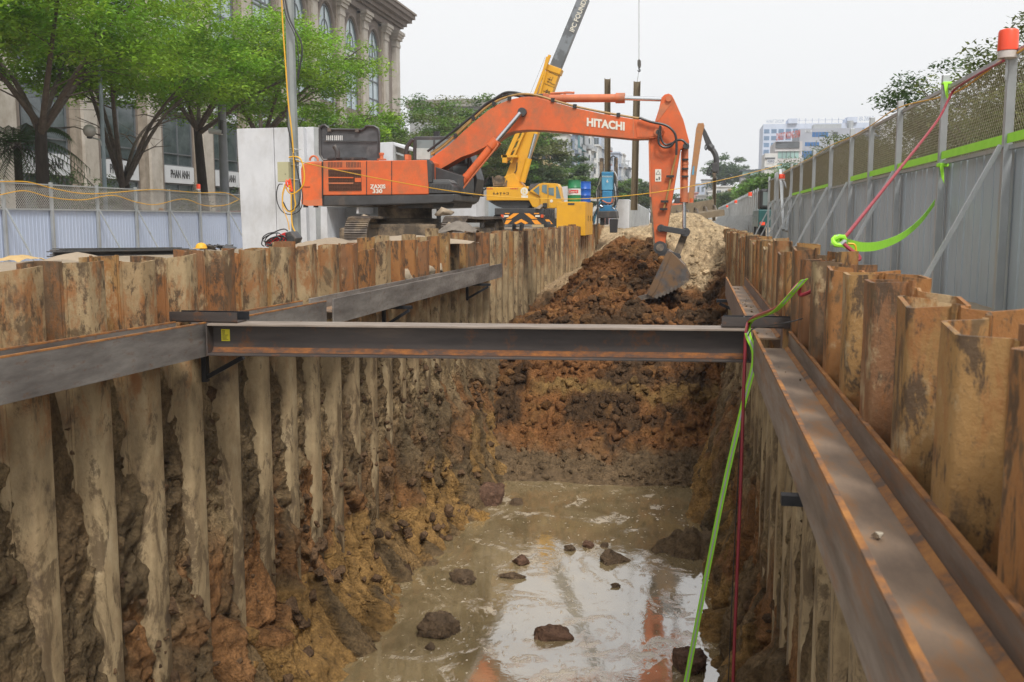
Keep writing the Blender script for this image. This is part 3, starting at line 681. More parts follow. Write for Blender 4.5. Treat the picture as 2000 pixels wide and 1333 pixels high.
for i, (px, py, rx, ry, rz, lb) in enumerate(CL):
    q = atZ(px, py, -4.2); v, f = clod_proto(20 + i, 6)
    vv = [(q.x + a * rx, q.y + b * ry * 1.3, -4.2 + c_ * rz * 1.15 + rz * .25) for a, b, c_ in v]
    cc = np.tile(np.array((.15, .10, .06)) if i % 3 else np.array((.17, .095, .06)), (len(vv), 1))
    o = mesh_np('mud_clod', np.array(vv), f, m_mud, colors=cc, org=(q.x, q.y, -4.3)); tag(o, lb, 'mud clod')
# ================= paints =================
m_or = M('orange_paint', (.70, .13, .028), (.52, .10, .028), 1.6, rough=.5, bump=.06, grime=(.25, .12, .06), gs=2.0, gst=(1, 1, .8), glo=.46, ghi=.72)
m_or2 = M('faded_orange_paint', (.60, .17, .06), (.46, .13, .06), 2.5, rough=.6, bump=.1, grime=(.22, .13, .08), gs=2, gst=(1, 1, 1), glo=.5, ghi=.75)
m_dg = M('dark_grey_paint', (.06, .06, .062), (.035, .033, .032), 3, rough=.5, grime=(.17, .12, .08), gs=2.2, glo=.55, ghi=.8)
m_blk = M('black_rubber', (.018, .018, .019), (.03, .028, .026), 6, rough=.6)
m_und = M('muddy_undercarriage', (.05, .04, .032), (.10, .075, .05), 3, rough=.8, bump=.5, grime=(.26, .19, .12), gs=2, gst=(1, 1, 1), glo=.48, ghi=.62)
m_shoe = M('track_shoe_steel', (.20, .17, .145), (.10, .08, .065), 5, rough=.5, metal=.4, grime=(.33, .25, .16), gs=2.5, gst=(1, 1, 1), glo=.5, ghi=.65)
m_chrome = M('chrome', (.72, .74, .76), (.55, .57, .6), 4, rough=.2, metal=.9, bump=.01)
m_wht = M('white_lettering', (.75, .72, .62), (.6, .57, .5), 30, rough=.6, bump=.02)
m_blktxt = M('black_lettering', (.03, .03, .03), rough=.6, bump=.01)
m_gls = glassy('cab_glass', (.20, .25, .25), .06)
m_pipe = M('yellowed_pipe', (.42, .24, .06), (.25, .15, .06), 8, rough=.5)
m_hosed = M('black_hose', (.02, .02, .022), (.035, .035, .035), 9, rough=.45)
m_bkt = M('worn_bucket_steel', (.16, .15, .145), (.085, .075, .07), 4, rough=.4, metal=.5, bump=.4, grime=(.24, .14, .07), gs=2.4, gst=(1, 1, 1), glo=.44, ghi=.56)
def tr(pts, Y): return [atY(x, y, Y) for x, y in pts]
def slab(pts, Y, th, name, mat, parent, bevel=.0, smooth=False):
    return MB().prism(tr(pts, Y), (0, th, 0)).build(name, mat, parent, bevel=bevel, smooth=smooth)

# ================= orange excavator =================
ex = thing('excavator', 'large orange crawler excavator beside the trench, its bucket digging in the heap', 'excavator', (-8.1, 27, .3))
YB = 26.65; YH = 25.55
boom_o = [(839, 311), (853, 335), (900, 308), (925, 299), (945, 289), (971, 274), (985, 264), (1002, 257), (1031, 254), (1065, 255.5), (1099, 258), (1178, 266), (1236, 272), (1270, 271), (1283, 269.5), (1293, 266), (1298, 258), (1296, 249), (1290, 243.5), (1258, 235), (1238, 233), (1178, 223), (1123, 211), (1079, 199), (1051, 191), (1034, 189), (1019, 190), (995, 195), (971, 205), (952, 217), (924, 240), (900, 262), (875, 285)]
boom = slab(boom_o, YB, .62, 'boom', m_or, ex, .012)
# weld seam plates + lighter end plate on the boom
slab([(1240, 236), (1262, 239), (1284, 246), (1291, 256), (1284, 265), (1268, 268), (1244, 268)], YB - .014, .012, 'nose_plate', m_or, boom, .004)
for px in (1236, 1150): slab([(px, 232 - (1236-px)*.17), (px + 2, 232.5 - (1236-px)*.17), (px + 2, 270- (1236-px)*.09), (px, 270- (1236-px)*.09)], YB - .006, .005, 'weld_seam', m_or2, boom)
arm_o = [(1292, 191), (1298, 185), (1306, 183), (1312, 186), (1316, 193), (1326, 215), (1335, 235), (1341, 258), (1346, 276), (1344, 286), (1329, 292), (1300, 468), (1299, 480), (1291, 490), (1281, 484), (1277, 470), (1272, 389), (1270, 272), (1279, 238), (1287, 213)]
arm = slab(arm_o, YB + .10, .42, 'stick', m_or, ex, .012)
slab([(1290, 205), (1306, 197), (1311, 203), (1285, 237), (1281, 238)], YB + .088, .011, 'stick_rib', m_or2, arm, .003)
slab([(1268.5, 385), (1272, 385), (1279.5, 478), (1276, 480)], YB + .05, .5, 'wear_strip', m_und, arm)
slab([(1266.5, 272), (1270, 272), (1272, 386), (1268.5, 386)], YB + .08, .46, 'front_plate', m_or2, arm)
def pin(px, py, r, y0=YB - .06, th=.75, name='pin', par=ex, mat=m_dg):
    p = atY(px, py, y0); return MB().cyl(p, p + Vector((0, th, 0)), r, n=18).build(name, mat, par, smooth=True)
pin(1285, 258, .10, mat=m_or2); pin(1285, 258, .055, YB - .08); pin(1019, 219, .115, YB - .16, .94); pin(1306, 193, .075, YB + .03, .58, mat=m_or2)
pin(1291, 446, .10, YB + .02, .6, mat=m_dg); pin(1289, 484, .17, YB + .0, .62, mat=m_dg); pin(1289, 484, .10, YB - .03, .68, mat=m_shoe); pin(1340, 285, .08, YB + .05, .5)
# cylinders
def cylinder(a, b, c, Y, r1, r2, name, body_m=m_or, par=ex, collar=True):
    A, B, C_ = atY(*a, Y), atY(*b, Y), atY(*c, Y)
    o = MB().cyl(A, B, r1, n=18).build(name, body_m, par, smooth=True)
    if collar:
        d = (B - A).normalized(); MB().cyl(B - d * .22, B + d * .02, r1 * 1.28, n=18).build('gland', body_m, o, smooth=True)
        MB().cyl(A + d * (B-A).length * .25, A + d * ((B-A).length * .25 + .06), r1 * 1.12, n=18).build('clamp', body_m, o, smooth=True)
    MB().cyl(B, C_, r2, n=14).build('piston_rod', m_chrome, o, smooth=True); return o
c1 = cylinder((891, 372), (970, 276), (1017, 221), YB - .18, .115, .062, 'boom_cylinder', m_or); c2 = cylinder((891, 372), (970, 276), (1017, 221), YB + .80, .115, .062, 'boom_cylinder', m_or)
q = MB(); q.tube(spline([atY(905, 368, YB - .33), atY(925, 343, YB - .33), atY(968, 290, YB - .33), atY(972, 280, YB - .3)]), .022, 6); q.build('oil_pipe', m_or2, c1)
cylinder((1062, 193), (1219, 192), (1302, 194.5), YB + .3, .105, .06, 'stick_cylinder', m_or2)
slab([(1035, 192), (1062, 182), (1072, 184), (1072, 200), (1060, 204)], YB + .18, .25, 'cylinder_bracket', m_or2, ex, .01)
cylinder((1338, 292), (1336.5, 394), (1336.5, 448), YB + .3, .09, .05, 'bucket_cylinder', m_or2)
for py in (312, 330, 345):
    a = atY(1337, py, YB + .19); MB().box(a, (.2, .04, .05)).build('hose_clip', m_blk, ex)
q = MB().tube([atY(1331, 296, YB + .12), atY(1329.5, 340, YB + .12), atY(1329.5, 386, YB + .12)], .018, 6); q.build('oil_pipe', m_or2, ex)
# bucket linkage
q = MB(); q.beam(atY(1291, 446, YB + .03), atY(1339, 454, YB + .03), .08, .15); q.beam(atY(1291, 446, YB + .57), atY(1339, 454, YB + .57), .08, .15); q.build('guide_link', m_dg, ex, bevel=.01)
pin(1339, 454, .115, YB, .62, mat=m_dg)
q = MB(); q.beam(atY(1339, 454, YB + .3), atY(1322, 497, YB + .3), .30, .18, up=(1, 0, .4)); q.build('bucket_link', m_und, ex, bevel=.01)
# bucket
bk_o = [(1289, 476), (1303, 487), (1326, 499), (1338, 519), (1347, 540), (1345, 550), (1322, 566), (1296, 577), (1276, 582), (1264, 574), (1276, 547), (1290, 512), (1283, 497)]
bkt = thing  # placeholder
bw = 1.30; yb0 = YB + .3 - bw / 2
bs = slab([(1306, 489), (1320, 501), (1338, 519), (1347, 540), (1345, 549), (1322, 565), (1296, 577), (1276, 582), (1264, 575)], yb0, .05, 'bucket', m_bkt, ex, .006)
slab([(1306, 489), (1320, 501), (1338, 519), (1347, 540), (1345, 549), (1322, 565), (1296, 577), (1276, 582), (1264, 575)], yb0 + bw - .05, .05, 'bucket_side', m_bkt, bs, .006)
q = MB()
cv = [(1306, 489), (1320, 501), (1338, 519), (1347, 540), (1345, 549), (1322, 565), (1296, 577), (1276, 582)]
for a, b in zip(cv, cv[1:]):
    A, B = atY(*a, yb0 + bw / 2), atY(*b, yb0 + bw / 2); q.beam(A, B, bw - .1, .05, up=(1, 0, 0)) if False else q.prism([A, B, B + (Vector((0,0,0)) + (Vector(atY(1300, 535, yb0 + bw / 2)) - B).normalized() * .05), A + (Vector(atY(1300, 535, yb0 + bw / 2)) - A).normalized() * .05], (0, .001, 0))
q = MB()
Cc = atY(1300, 535, yb0 + .05)
P_ = [atY(x, y, yb0 + .05) for x, y in cv]
for A, B in zip(P_, P_[1:]):
    q.prism([A, B, B + (Cc - B).normalized() * .045, A + (Cc - A).normalized() * .045], (0, bw - .1, 0))
q.build('bucket_shell', m_bkt, bs)
slab([(1304, 489), (1312, 493), (1282, 566), (1272, 579), (1263, 575)], yb0 - .03, .028, 'side_cutter', m_bkt, bs, .004)
q = MB()
for i in range(9):
    f_ = i / 8; a = atY(1283 + 58 * f_, 579 - 31 * f_ + 3 * math.sin(f_ * 3.1), yb0 - .012)
    q.box(a, (.085, .02, .11), M=Matrix.Rotation(R(28), 3, 'Y'))
q.build('heel_shrouds', m_shoe, bs)
slab([(1266, 572), (1284, 577), (1280, 584), (1262, 584)], yb0 + .05, bw - .1, 'lip', m_bkt, bs)
for i in range(5):
    y = yb0 + .1 + i * (bw - .2) / 4; A = atY(1268, 579, y); B = atY(1240, 586, y)
    q = MB().prism([A + Vector((0, -.06, .07)), A + Vector((0, .06, .07)), A + Vector((0, .06, -.05)), A + Vector((0, -.06, -.05))], B - A); q.build('tooth', m_shoe, bs)
slab([(1283, 474), (1296, 480), (1312, 492), (1328, 496), (1331, 504), (1316, 510), (1300, 500), (1286, 500)], YB + .02, .07, 'bucket_ear', m_dg, bs, .005)
slab([(1283, 474), (1296, 480), (1312, 492), (1328, 496), (1331, 504), (1316, 510), (1300, 500), (1286, 500)], YB + .52, .07, 'bucket_ear', m_dg, bs, .005)
# hoses
def hose(pts, Y, r=.028, name='hose', mat=m_hosed, par=ex, dy=0):
    P3 = [atY(x, y, Y + dy * i / max(1, len(pts) - 1)) for i, (x, y) in enumerate(pts)]
    return MB().tube(spline(P3), r, 7).build(name, mat, par, smooth=True)
hose([(1248, 230), (1270, 238), (1300, 245), (1316, 258), (1321, 275), (1321, 303)], YB - .12, .032)
hose([(1290, 246), (1287, 262), (1287, 280), (1297, 288), (1310, 286), (1319, 276), (1332, 274), (1342, 283)], YB - .1, .032)
hose([(1290, 250), (1291, 270), (1300, 283), (1318, 278)], YB - .05, .028)
hose([(1321, 303), (1313, 335), (1306, 370), (1300, 395), (1295, 412)], YB + .05, .026, 'steel_pipe', m_pipe)
for a in ((1309, 345), (1298, 394), (1296, 409)):
    p = atY(*a, YB + .02); MB().box(p, (.20, .06, .06)).build('pipe_clamp', m_blk, ex)
hose([(835, 296), (860, 277), (890, 253), (925, 225), (950, 203), (968, 193), (985, 182), (1005, 181), (1030, 186), (1060, 186)], YB + .1, .034)
hose([(945, 208), (965, 197), (985, 188), (1005, 187), (1040, 195)], YB + .2, .03)
hose([(950, 211), (970, 190), (990, 184), (1040, 190), (1075, 186), (1105, 181), (1120, 182)], YB + .35, .028)
hose([(842, 303), (870, 283), (905, 251), (945, 214), (968, 199), (990, 190), (1020, 184), (1050, 187), (1080, 196), (1123, 208), (1178, 219.5), (1238, 230), (1250, 231)], YB + .02, .03, 'steel_pipe', m_pipe)
hose([(842, 300), (870, 280), (905, 248), (945, 211)], YB + .25, .03, 'steel_pipe', m_pipe)
hose([(1075, 183), (1105, 181.5), (1122, 181.5)], YB + .3, .03, 'steel_pipe', m_or2)
for a in ((995, 193), (1080, 196), (1123, 208), (1208, 225), (965, 203), (925, 232), (890, 265)):
    MB().box(atY(*a, YB + .02), (.09, .12, .10)).build('pipe_clamp', m_blk, ex)
# writing on the boom
A = atY(1146, 247, YB - .004); B = atY(1220, 256, YB - .004)
txt('lettering', 'HITACHI', m_wht, ex, A, B - A, (0, 0, 1), .225, (B - A).length, bold=.045, depth=.006)
# warning decal
dc = slab([(1279.5, 331), (1291.5, 331), (1291.5, 355), (1279.5, 355)], YB + .094, .004, 'warning_decal', m_wht, ex)
q = MB(); q.tube(tr([(1281, 341), (1285.5, 333.5), (1290, 341), (1281, 341)], YB + .092), .006, 4); q.build('decal_triangle', m_ink, dc)
q = MB(); q.box(atY(1287.5, 349, YB + .092), (.03, .003, .08)); q.box(atY(1283, 351, YB + .092), (.04, .003, .04)); q.build('decal_figure', m_ink, dc)

# house
HW = 2.9
house = slab([(630, 315), (664, 314), (760, 314), (833, 313), (836, 316), (837, 380), (630, 382)], YH, HW, 'engine_house', m_or, ex, .02)
cw_o = [(586.5, 330), (589, 322), (597, 317.5), (610, 315.5), (628, 315), (630, 401), (612, 402), (592, 400), (587.5, 394), (588, 372)]
cw = slab(cw_o, YH - .02, HW + .04, 'counterweight', m_or, ex, .05)
slab([(588, 390), (606, 392), (629, 388), (629.5, 402), (600, 402.5), (589, 399)], YH - .028, .009, 'scraped_patch', m_or2, cw)
for px in (597, 617): MB().box(atY(px, 402, YH + .1), (.1, .1, .1)).build('foot', m_blk, cw)
lp = atY(613, 313, YH + .6); MB().tube([lp + Vector((.12 * math.cos(a * math.pi / 6) , 0, .13 * math.sin(a * math.pi / 6) - .02)) for a in range(7)], .03, 6).build('lifting_eye', m_or2, cw, smooth=True)
sk = slab([(630, 382), (700, 381.5), (887, 379), (887, 393), (880, 397), (700, 402), (630, 403)], YH + .02, HW - .04, 'side_skirt', m_dg, ex, .03)
for px in (716, 765): slab([(px - .8, 315), (px + .8, 315), (px + .8, 381), (px - .8, 381)], YH - .003, .01, 'door_gap', m_blk, house)
slab([(628.6, 316), (630.6, 316), (630.6, 402), (628.6, 402)], YH - .026, .03, 'door_gap', m_blk, house)
gr = slab([(641, 331.5), (705, 331.5), (706.5, 373), (642, 374)], YH - .004, .01, 'grille', M('grille_dark', (.05, .025, .015), (.02, .012, .01), 9, rough=.7), house)
q = MB()
for i in range(15): y_ = 334 + i * 2.75; q.beam(atY(642, y_, YH - .012), atY(705.5, y_, YH - .012), .008, .014)
for i in range(20): x_ = 643 + i * 3.25; q.beam(atY(x_, 332, YH - .008), atY(x_, 373, YH - .008), .006, .008)
q.build('grille_mesh', M('brown_mesh', (.16, .06, .03), (.08, .035, .02), 20, rough=.8), gr)
slab([(693, 348), (705, 348), (705, 356), (693, 356)], YH - .02, .01, 'small_plate', m_or, gr)
slab([(641, 346), (690, 346.5), (690, 348.5), (641, 348)], YH - .024, .01, 'grille_bar', m_or, gr); slab([(641, 357), (690, 357), (690, 359.5), (641, 359.5)], YH - .024, .01, 'grille_bar', m_or2, gr)
for x0 in (640.5, 676.5):
    q = MB()
    for i in range(10): q.b2(atY(x0 + i * 2.9, 317, YH - .006), Vector(atY(x0 + i * 2.9 + 1.5, 327.5, YH - .006)) + Vector((0, .01, 0)))
    q.build('vent_slots', m_blk, house)
# model marks
for s_, x0, y0, x1, h in (('ZAXIS', 723, 369, 753, .11), ('330', 728, 378, 747, .11)):
    A = atY(x0, y0, YH - .004); B = atY(x1, y0, YH - .004); txt('lettering', s_, m_wht, house, A, (1, 0, 0), (0, 0, 1), h, B.x - A.x, bold=.03, depth=.006)
A = atY(589, 367, YH - .024); txt('lettering', 'HITACHI', m_dg, cw, A, (1, 0, 0), (0, 0, 1), .035, .24, depth=.004)
# corner guard and steps
slab([(833.5, 313), (838, 313), (843, 320), (843.5, 357), (836, 357)], YH - .01, .3, 'corner_guard', m_dg, ex, .01)
st_ = slab([(837, 358), (880, 358), (886, 364), (886, 378), (837, 378.5)], YH + .0, .9, 'tool_box', m_dg, ex, .02)
slab([(845, 351), (876, 351), (884, 358), (840, 358)], YH + .15, .7, 'step', M('grey_step', (.13, .13, .13), rough=.6), ex, .01)
for i in range(7): slab([(841 + i * 6, 375), (842.2 + i * 6, 375), (846 + i * 6, 361), (844.8 + i * 6, 361)], YH - .006, .006, 'step_rib', m_blk, st_)
# platform top, mounts of the boom foot
slab([(836, 322), (905, 345), (905, 380), (836, 380)], YB - .35, 1.3, 'boom_mount', m_dg, ex, .01)
# open hood: stands upright on the far hinge
hd_o = [(624.5, 252), (628, 246), (634, 244.5), (640, 249), (644, 253), (707, 254), (712, 251), (715, 246.5), (731, 247), (739, 252), (740.5, 262), (740, 310), (735, 315), (632, 313), (625, 302)]
hood = slab(hd_o, 26.9, .05, 'open_hood', M('hood_inside', (.12, .12, .125), (.045, .045, .048), 1.6, st=(1, 1, 1.6), rough=.45, metal=.2, grime=(.2, .19, .18), gs=1.8, glo=.52, ghi=.7), ex, .006)
rimp = tr(hd_o + [hd_o[0]], 26.86); MB().tube(rimp, .035, 6).build('hood_rim', m_dg, hood, smooth=True)
q = MB()
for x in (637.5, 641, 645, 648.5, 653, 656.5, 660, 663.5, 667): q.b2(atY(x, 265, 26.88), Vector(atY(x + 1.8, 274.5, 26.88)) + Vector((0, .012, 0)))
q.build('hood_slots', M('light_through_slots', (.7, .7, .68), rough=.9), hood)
for a in ((644, 254), (698, 255)): MB().box(atY(*a, 26.85), (.1, .1, .1)).build('hinge', m_shoe, hood)
q = MB(); q.beam(atY(632, 276, 26.86), atY(736, 277, 26.86), .03, .03); q.build('hood_rib', m_dg, hood)
MB().tube(spline(tr([(659, 309), (659, 298), (657, 291), (652.5, 285)], 26.2)), [.07] * 18 + [.05], 10).build('exhaust', m_dg, ex, smooth=True)
q = MB(); q.b2(atY(638, 313.5, 26.3), Vector(atY(706, 307.5, 26.3)) + Vector((0, .5, 0))); q.build('engine_top', m_dg, ex)
q = MB(); 
for i in range(4): q.b2(atY(640 + i * 17, 312, 26.28), Vector(atY(652 + i * 17, 309, 26.28)) + Vector((0, .02, 0)))
q.build('engine_vents', m_blk, ex)
p = atY(745.5, 313, 26.2); MB().lathe([(.13, 0), (.13, .03), (.05, .04), (.05, .13), (.07, .14), (.07, .19), (.0, .2)], p, 12).build('filler_cap', m_or2, ex, smooth=True)
MB().box(atY(797, 308, 26.4), (.1, .3, .14)).build('vent_stub', m_or2, ex)
# cab on the far side
YC = 27.75; cab_o = [(806, 270), (812, 266.5), (880, 266), (900, 268), (912, 290), (922, 315), (932, 350), (928, 372), (920, 394), (815, 396), (806, 380)]
cab = slab(cab_o, YC, 1.0, 'cab', m_dg, ex, .03)
gl_ = [[(814, 274), (846, 274), (846, 311), (814, 311)], [(850, 274), (880, 272), (896, 274), (908, 300), (914, 320), (850, 318)], [(885, 325), (916, 325), (922, 345), (905, 352), (885, 350)]]
for g_ in gl_: slab(g_, YC - .012, .01, 'window', m_gls, cab)
slab([(813.5, 290), (840, 290), (840, 312), (813.5, 312)], YC - .018, .004, 'paper_notice', M('cab_pale', (.45, .52, .50), (.35, .42, .4), 6), cab)
slab([(902, 384), (906, 384), (906, 389), (902, 389)], YC - .02, .01, 'decal', m_wht, cab)
MB().tube(spline(tr([(893, 300), (903, 296), (915, 301), (914, 330)], YC - .3)), .025, 6).build('handrail', m_blk, cab, smooth=True)
MB().tube(spline(tr([(806, 272), (796, 285), (793, 300), (793, 313)], YC - .4)), .06, 8).build('air_duct', m_dg, ex, smooth=True)
MB().box(atY(853, 262, YC + .4), (.15, .15, .14)).build('beacon_base', m_blk, cab)
MB().box(atY(901, 313, YC - .35), (.22, .1, .2)).build('mirror', m_blk, cab)
# slewing ring and undercarriage
p = Vector((-8.0, 27.1, 0)); MB().lathe([(.9, 1.05), (.95, 1.1), (.95, 1.3), (.75, 1.32), (.75, 1.62), (1.15, 1.64), (1.15, 1.72)], p, 30).build('slew_ring', m_und, ex, smooth=True)
slab([(770, 398), (888, 396), (885, 405), (780, 408)], 26.0, 2.2, 'turntable', m_dg, ex)
q = MB(); q.b2((-9.1, 26.0, .78), (-6.9, 28.2, 1.2)); q.prism([(-9.4, 25.6, .5), (-9.1, 26.4, .8), (-9.1, 26.4, 1.2), (-9.4, 25.6, 1.05)], (.3, 0, 0)); q.b2((-9.3, 25.75, .72), (-6.75, 25.95, 1.16)); q.build('centre_frame', m_und, ex, bevel=.03)
def track(xc):
    y0, y1, r_, zc = 24.9, 29.3, .5, .83; sw = .60
    P_ = []; n = 9
    for i in range(n + 1): a = -math.pi / 2 - math.pi * i / n; P_.append((y0 + r_ * math.cos(a), zc + r_ * math.sin(a)))
    tl = [(y0 + (y1 - y0) * k / 22, zc + r_ - .03 * math.sin(math.pi * k / 22)) for k in range(1, 22)]
    P_ = P_ + tl
    for i in range(n + 1): a = math.pi / 2 - math.pi * i / n; P_.append((y1 + r_ * math.cos(a), zc + r_ * math.sin(a)))
    P_ += [(y1 - (y1 - y0) * k / 22, zc - r_) for k in range(1, 22)]
    q = MB(); q2 = MB()
    for i in range(len(P_)):
        (ya, za), (yb, zb) = P_[i], P_[(i + 1) % len(P_)]
        A = Vector((xc, ya, za)); B = Vector((xc, yb, zb)); dd = (B - A).normalized(); up = Vector((1, 0, 0)).cross(dd)
        if up.dot((A + B) / 2 - Vector((xc, (A.y + B.y) / 2 if y0 < A.y < y1 else (y0 if A.y <= y0 else y1), zc))) < 0: up = -up
        m = Matrix((Vector((1, 0, 0)), dd, up)).transposed()
        q.box((A + B) / 2, (sw, (B - A).length * .93, .03), M=m)
        for k in (-.38, 0, .38): q.box((A + B) / 2 + up * .03 + dd * (B - A).length * k, (sw - .01, .016, .035), M=m)
        q2.box((A + B) / 2 - up * .06, (.18, (B - A).length * .8, .09), M=m)
    tk = q.build('track', m_shoe, ex); q2.build('track_chain', m_und, tk)
    q = MB(); q.b2((xc - .17, y0, zc - .3), (xc + .17, y1, zc + .22)); q.build('track_frame', m_und, tk, bevel=.04)
    for yy in (y0, y1): MB().cyl((xc - .16, yy, zc), (xc + .16, yy, zc), .40, n=20).build('idler', m_und, tk, smooth=True)
    for k in range(7):
        yy = y0 + .5 + k * .57; MB().cyl((xc - .2, yy, zc - .34), (xc + .2, yy, zc - .34), .1, n=10).build('roller', m_und, tk, smooth=True)
xl = atY(696, 430, 24.5).x; xr = atY(885, 430, 24.5).x
track(xl); track(xr)
# mud piled on the right track
vv, ff = clod_proto(9, 3)
for (px, py, s, Y) in ((867, 415, .22, 25.6), (712, 424, .12, 25.4), (880, 443, .18, 24.4)):
    q = atY(px, py, Y); mesh_np('caked_mud', np.array([(q.x + a * s * 1.6, q.y + b * s * 1.2, q.z + c_ * s * .6) for a, b, c_ in vv]), ff, m_sand, ex, True)

# ================= truck crane =================
m_ye = M('yellow_paint', (.72, .37, .015), (.62, .31, .02), 1.5, rough=.42, bump=.05, grime=(.25, .15, .06), gs=1.3, gst=(1, 1, .6), glo=.56, ghi=.8)
m_gb = M('grey_boom_paint', (.13, .14, .15), (.09, .095, .10), .6, rough=.4, grime=(.2, .22, .24), gs=.5, gst=(1, 1, 1), glo=.5, ghi=.52)
cr = thing('mobile_crane', 'yellow mobile crane with a grey telescopic boom parked beyond the orange excavator', 'crane', (-9.5, 54, .3))
YK = 53.0
def seg(p0, p1, w0, w1, Y, th, name, mat):
    A, B = Vector((*p0, 0)), Vector((*p1, 0)); d = (B - A).normalized(); n_ = Vector((-d.y, d.x, 0))
    pts = [A + n_ * w0 / 2, B + n_ * w1 / 2, B - n_ * w1 / 2, A - n_ * w0 / 2]
    return slab([(p.x, p.y) for p in pts], Y, th, name, mat, cr, .02)
bm_ = seg((1001, 352), (1081, 136), 31, 26, YK, .7, 'boom_base_section', m_ye)
seg((1072, 160), (1140, -6), 22, 21, YK + .06, .58, 'boom_middle_section', m_gb)
seg((1138, -2), (1248, -273), 17, 15, YK + .12, .46, 'boom_upper_section', m_gb)
seg((1079, 141), (1083, 130), 30, 30, YK - .04, .78, 'boom_collar', m_ye)
A = atY(1121, 64, YK + .052); B = atY(1152, -12, YK + .052)
dv = (B - A).normalized(); nv = dv.cross(Vector((0, 1, 0))); nv = -nv if nv.x > 0 else nv
txt('lettering', 'IPC FOUNDATION', m_wht, cr, A, B - A, nv, .26, (B - A).length * 1.28, bold=.02, depth=.02)
for k, s_ in enumerate('株長崎')if False else []: pass
q = MB()      # painted characters and frames on the yellow section
rr = random.Random(3)
for k in range(3):
    f_ = .68 + k * .105; c0 = atY(1001 + 80 * f_ + 4, 352 - 216 * f_, YK - .008)
    for j in range(6):
        a = c0 + dv * rr.uniform(-.2, .2) + nv * rr.uniform(-.14, .14); q.beam(a - (dv if j % 2 else nv) * .12, a + (dv if j % 2 else nv) * .12, .012, .045, up=(0, 1, 0))
    a = c0 + dv * .42; q.beam(a - nv * .3, a + nv * .3, .012, .03, up=(0, 1, 0))
q.build('painted_characters', m_blktxt, cr)
# folded jib beside the boom
q = MB()
def jb(p, r_, w_=.10, Y=YK - .3): q.beam(atY(*p, Y), atY(*r_, Y), w_, w_)
jb((986, 318), (1043, 190), .22); jb((1043, 190), (1074, 108), .14); jb((998, 318), (1053, 186), .12); jb((1053, 186), (1066, 140), .1); jb((1064, 135), (1070, 112), .16)
for k in range(7): f_ = k / 7; jb((986 + 57 * f_, 318 - 128 * f_), (998 + 57 * (f_ + .1), 318 - 132 * (f_ + .1)), .06)
q.build('folding_jib', m_ye, cr)
q = MB().tube([atY(1033, 190, YK - .3), atY(1065, 112, YK - .3)], .012, 5); q.build('wire_rope', m_chrome, cr)
q = MB(); q.b2(atY(979, 308, YK - .5), Vector(atY(1010, 303, YK - .5)) + Vector((0, .7, 0))); q.b2(atY(981, 318, YK - .5), Vector(atY(990, 303, YK - .5)) + Vector((0, .3, 0))); q.build('jib_bracket', m_ye, cr)
cylk = MB().cyl(atY(1020, 356, YK - .1), atY(1033, 310, YK - .1), .17, n=14).build('luffing_cylinder', m_ye, cr, smooth=True)
MB().cyl(atY(1033, 310, YK - .1), atY(1046, 262, YK - .1), .10, n=12).build('piston_rod', m_chrome, cylk, smooth=True)
MB().tube(spline(tr([(1003, 352), (1001, 345), (1008, 333), (1010, 318)], YK - .1)), .03, 5).build('hose', m_blk, cr)
# turntable house and counterweight
tb = slab([(950, 366), (1018, 366), (1031, 364), (1037, 374), (1055, 384), (1055, 407), (1040, 405), (1033, 392), (950, 392)], YK - 1.0, 2.0, 'slewing_platform', m_ye, cr, .03)
slab([(953, 393), (1033, 393), (1038, 402), (1030, 407), (982, 407), (970, 403)], YK - .8, 1.8, 'platform_underside', m_dg, cr, .02)
slab([(985, 345), (1004, 338), (1012, 352), (1022, 362), (1020, 366), (985, 366)], YK - .15, .9, 'boom_foot', m_ye, cr, .02)
q = MB(); q.cyl(atY(973, 352, YK - .3), Vector(atY(973, 352, YK - .3)) + Vector((0, 1, 0)), .25, n=14); q.b2(atY(966, 365, YK - .2), Vector(atY(990, 358, YK - .2)) + Vector((0, .9, 0)))
for k in range(8): q.beam(atY(965 + k * 3, 364, YK - .25), atY(962 + k * 4, 345 + (k * 5) % 9, YK - .25), .04, .08)
q.build('winch', m_und, cr)
mk = MB().cyl(atY(1024, 374, YK - 1.01), Vector(atY(1024, 374, YK - 1.01)) + Vector((0, .009, 0)), .2, n=20).build('number_disc', m_wht, cr)
A = atY(1020.5, 378, YK - 1.013); txt('lettering', '12', M('yellow_ink', (.75, .5, .03), bump=0), mk, A, (1, 0, 0), (0, 0, 1), .2, .17, bold=.02, depth=.004)
slab([(1018, 382), (1031, 382), (1031, 387), (1018, 387)], YK - 1.01, .008, 'plate', m_wht, cr)
q = MB(); rr = random.Random(8)
for k in range(5):
    c0 = atY(965.5 + k * 6.6, 378.5, YK - 1.006)
    for j in range(4):
        a = c0 + Vector((rr.uniform(-.04, .04), 0, rr.uniform(-.05, .05))); q.box(a, (.11 if j % 2 else .02, .006, .02 if j % 2 else .12))
q.build('painted_characters', m_blktxt, tb)
q = MB()
for x0 in (951, 997):
    for k in range(4 if x0 < 990 else 5): 
        if x0 + k * 3 < 1015: q.box(atY(x0 + 1 + k * 3, 369, YK - 1.006), (.055, .006, .07))
q.build('red_writing', M('red_ink', (.55, .06, .03), bump=0), tb)
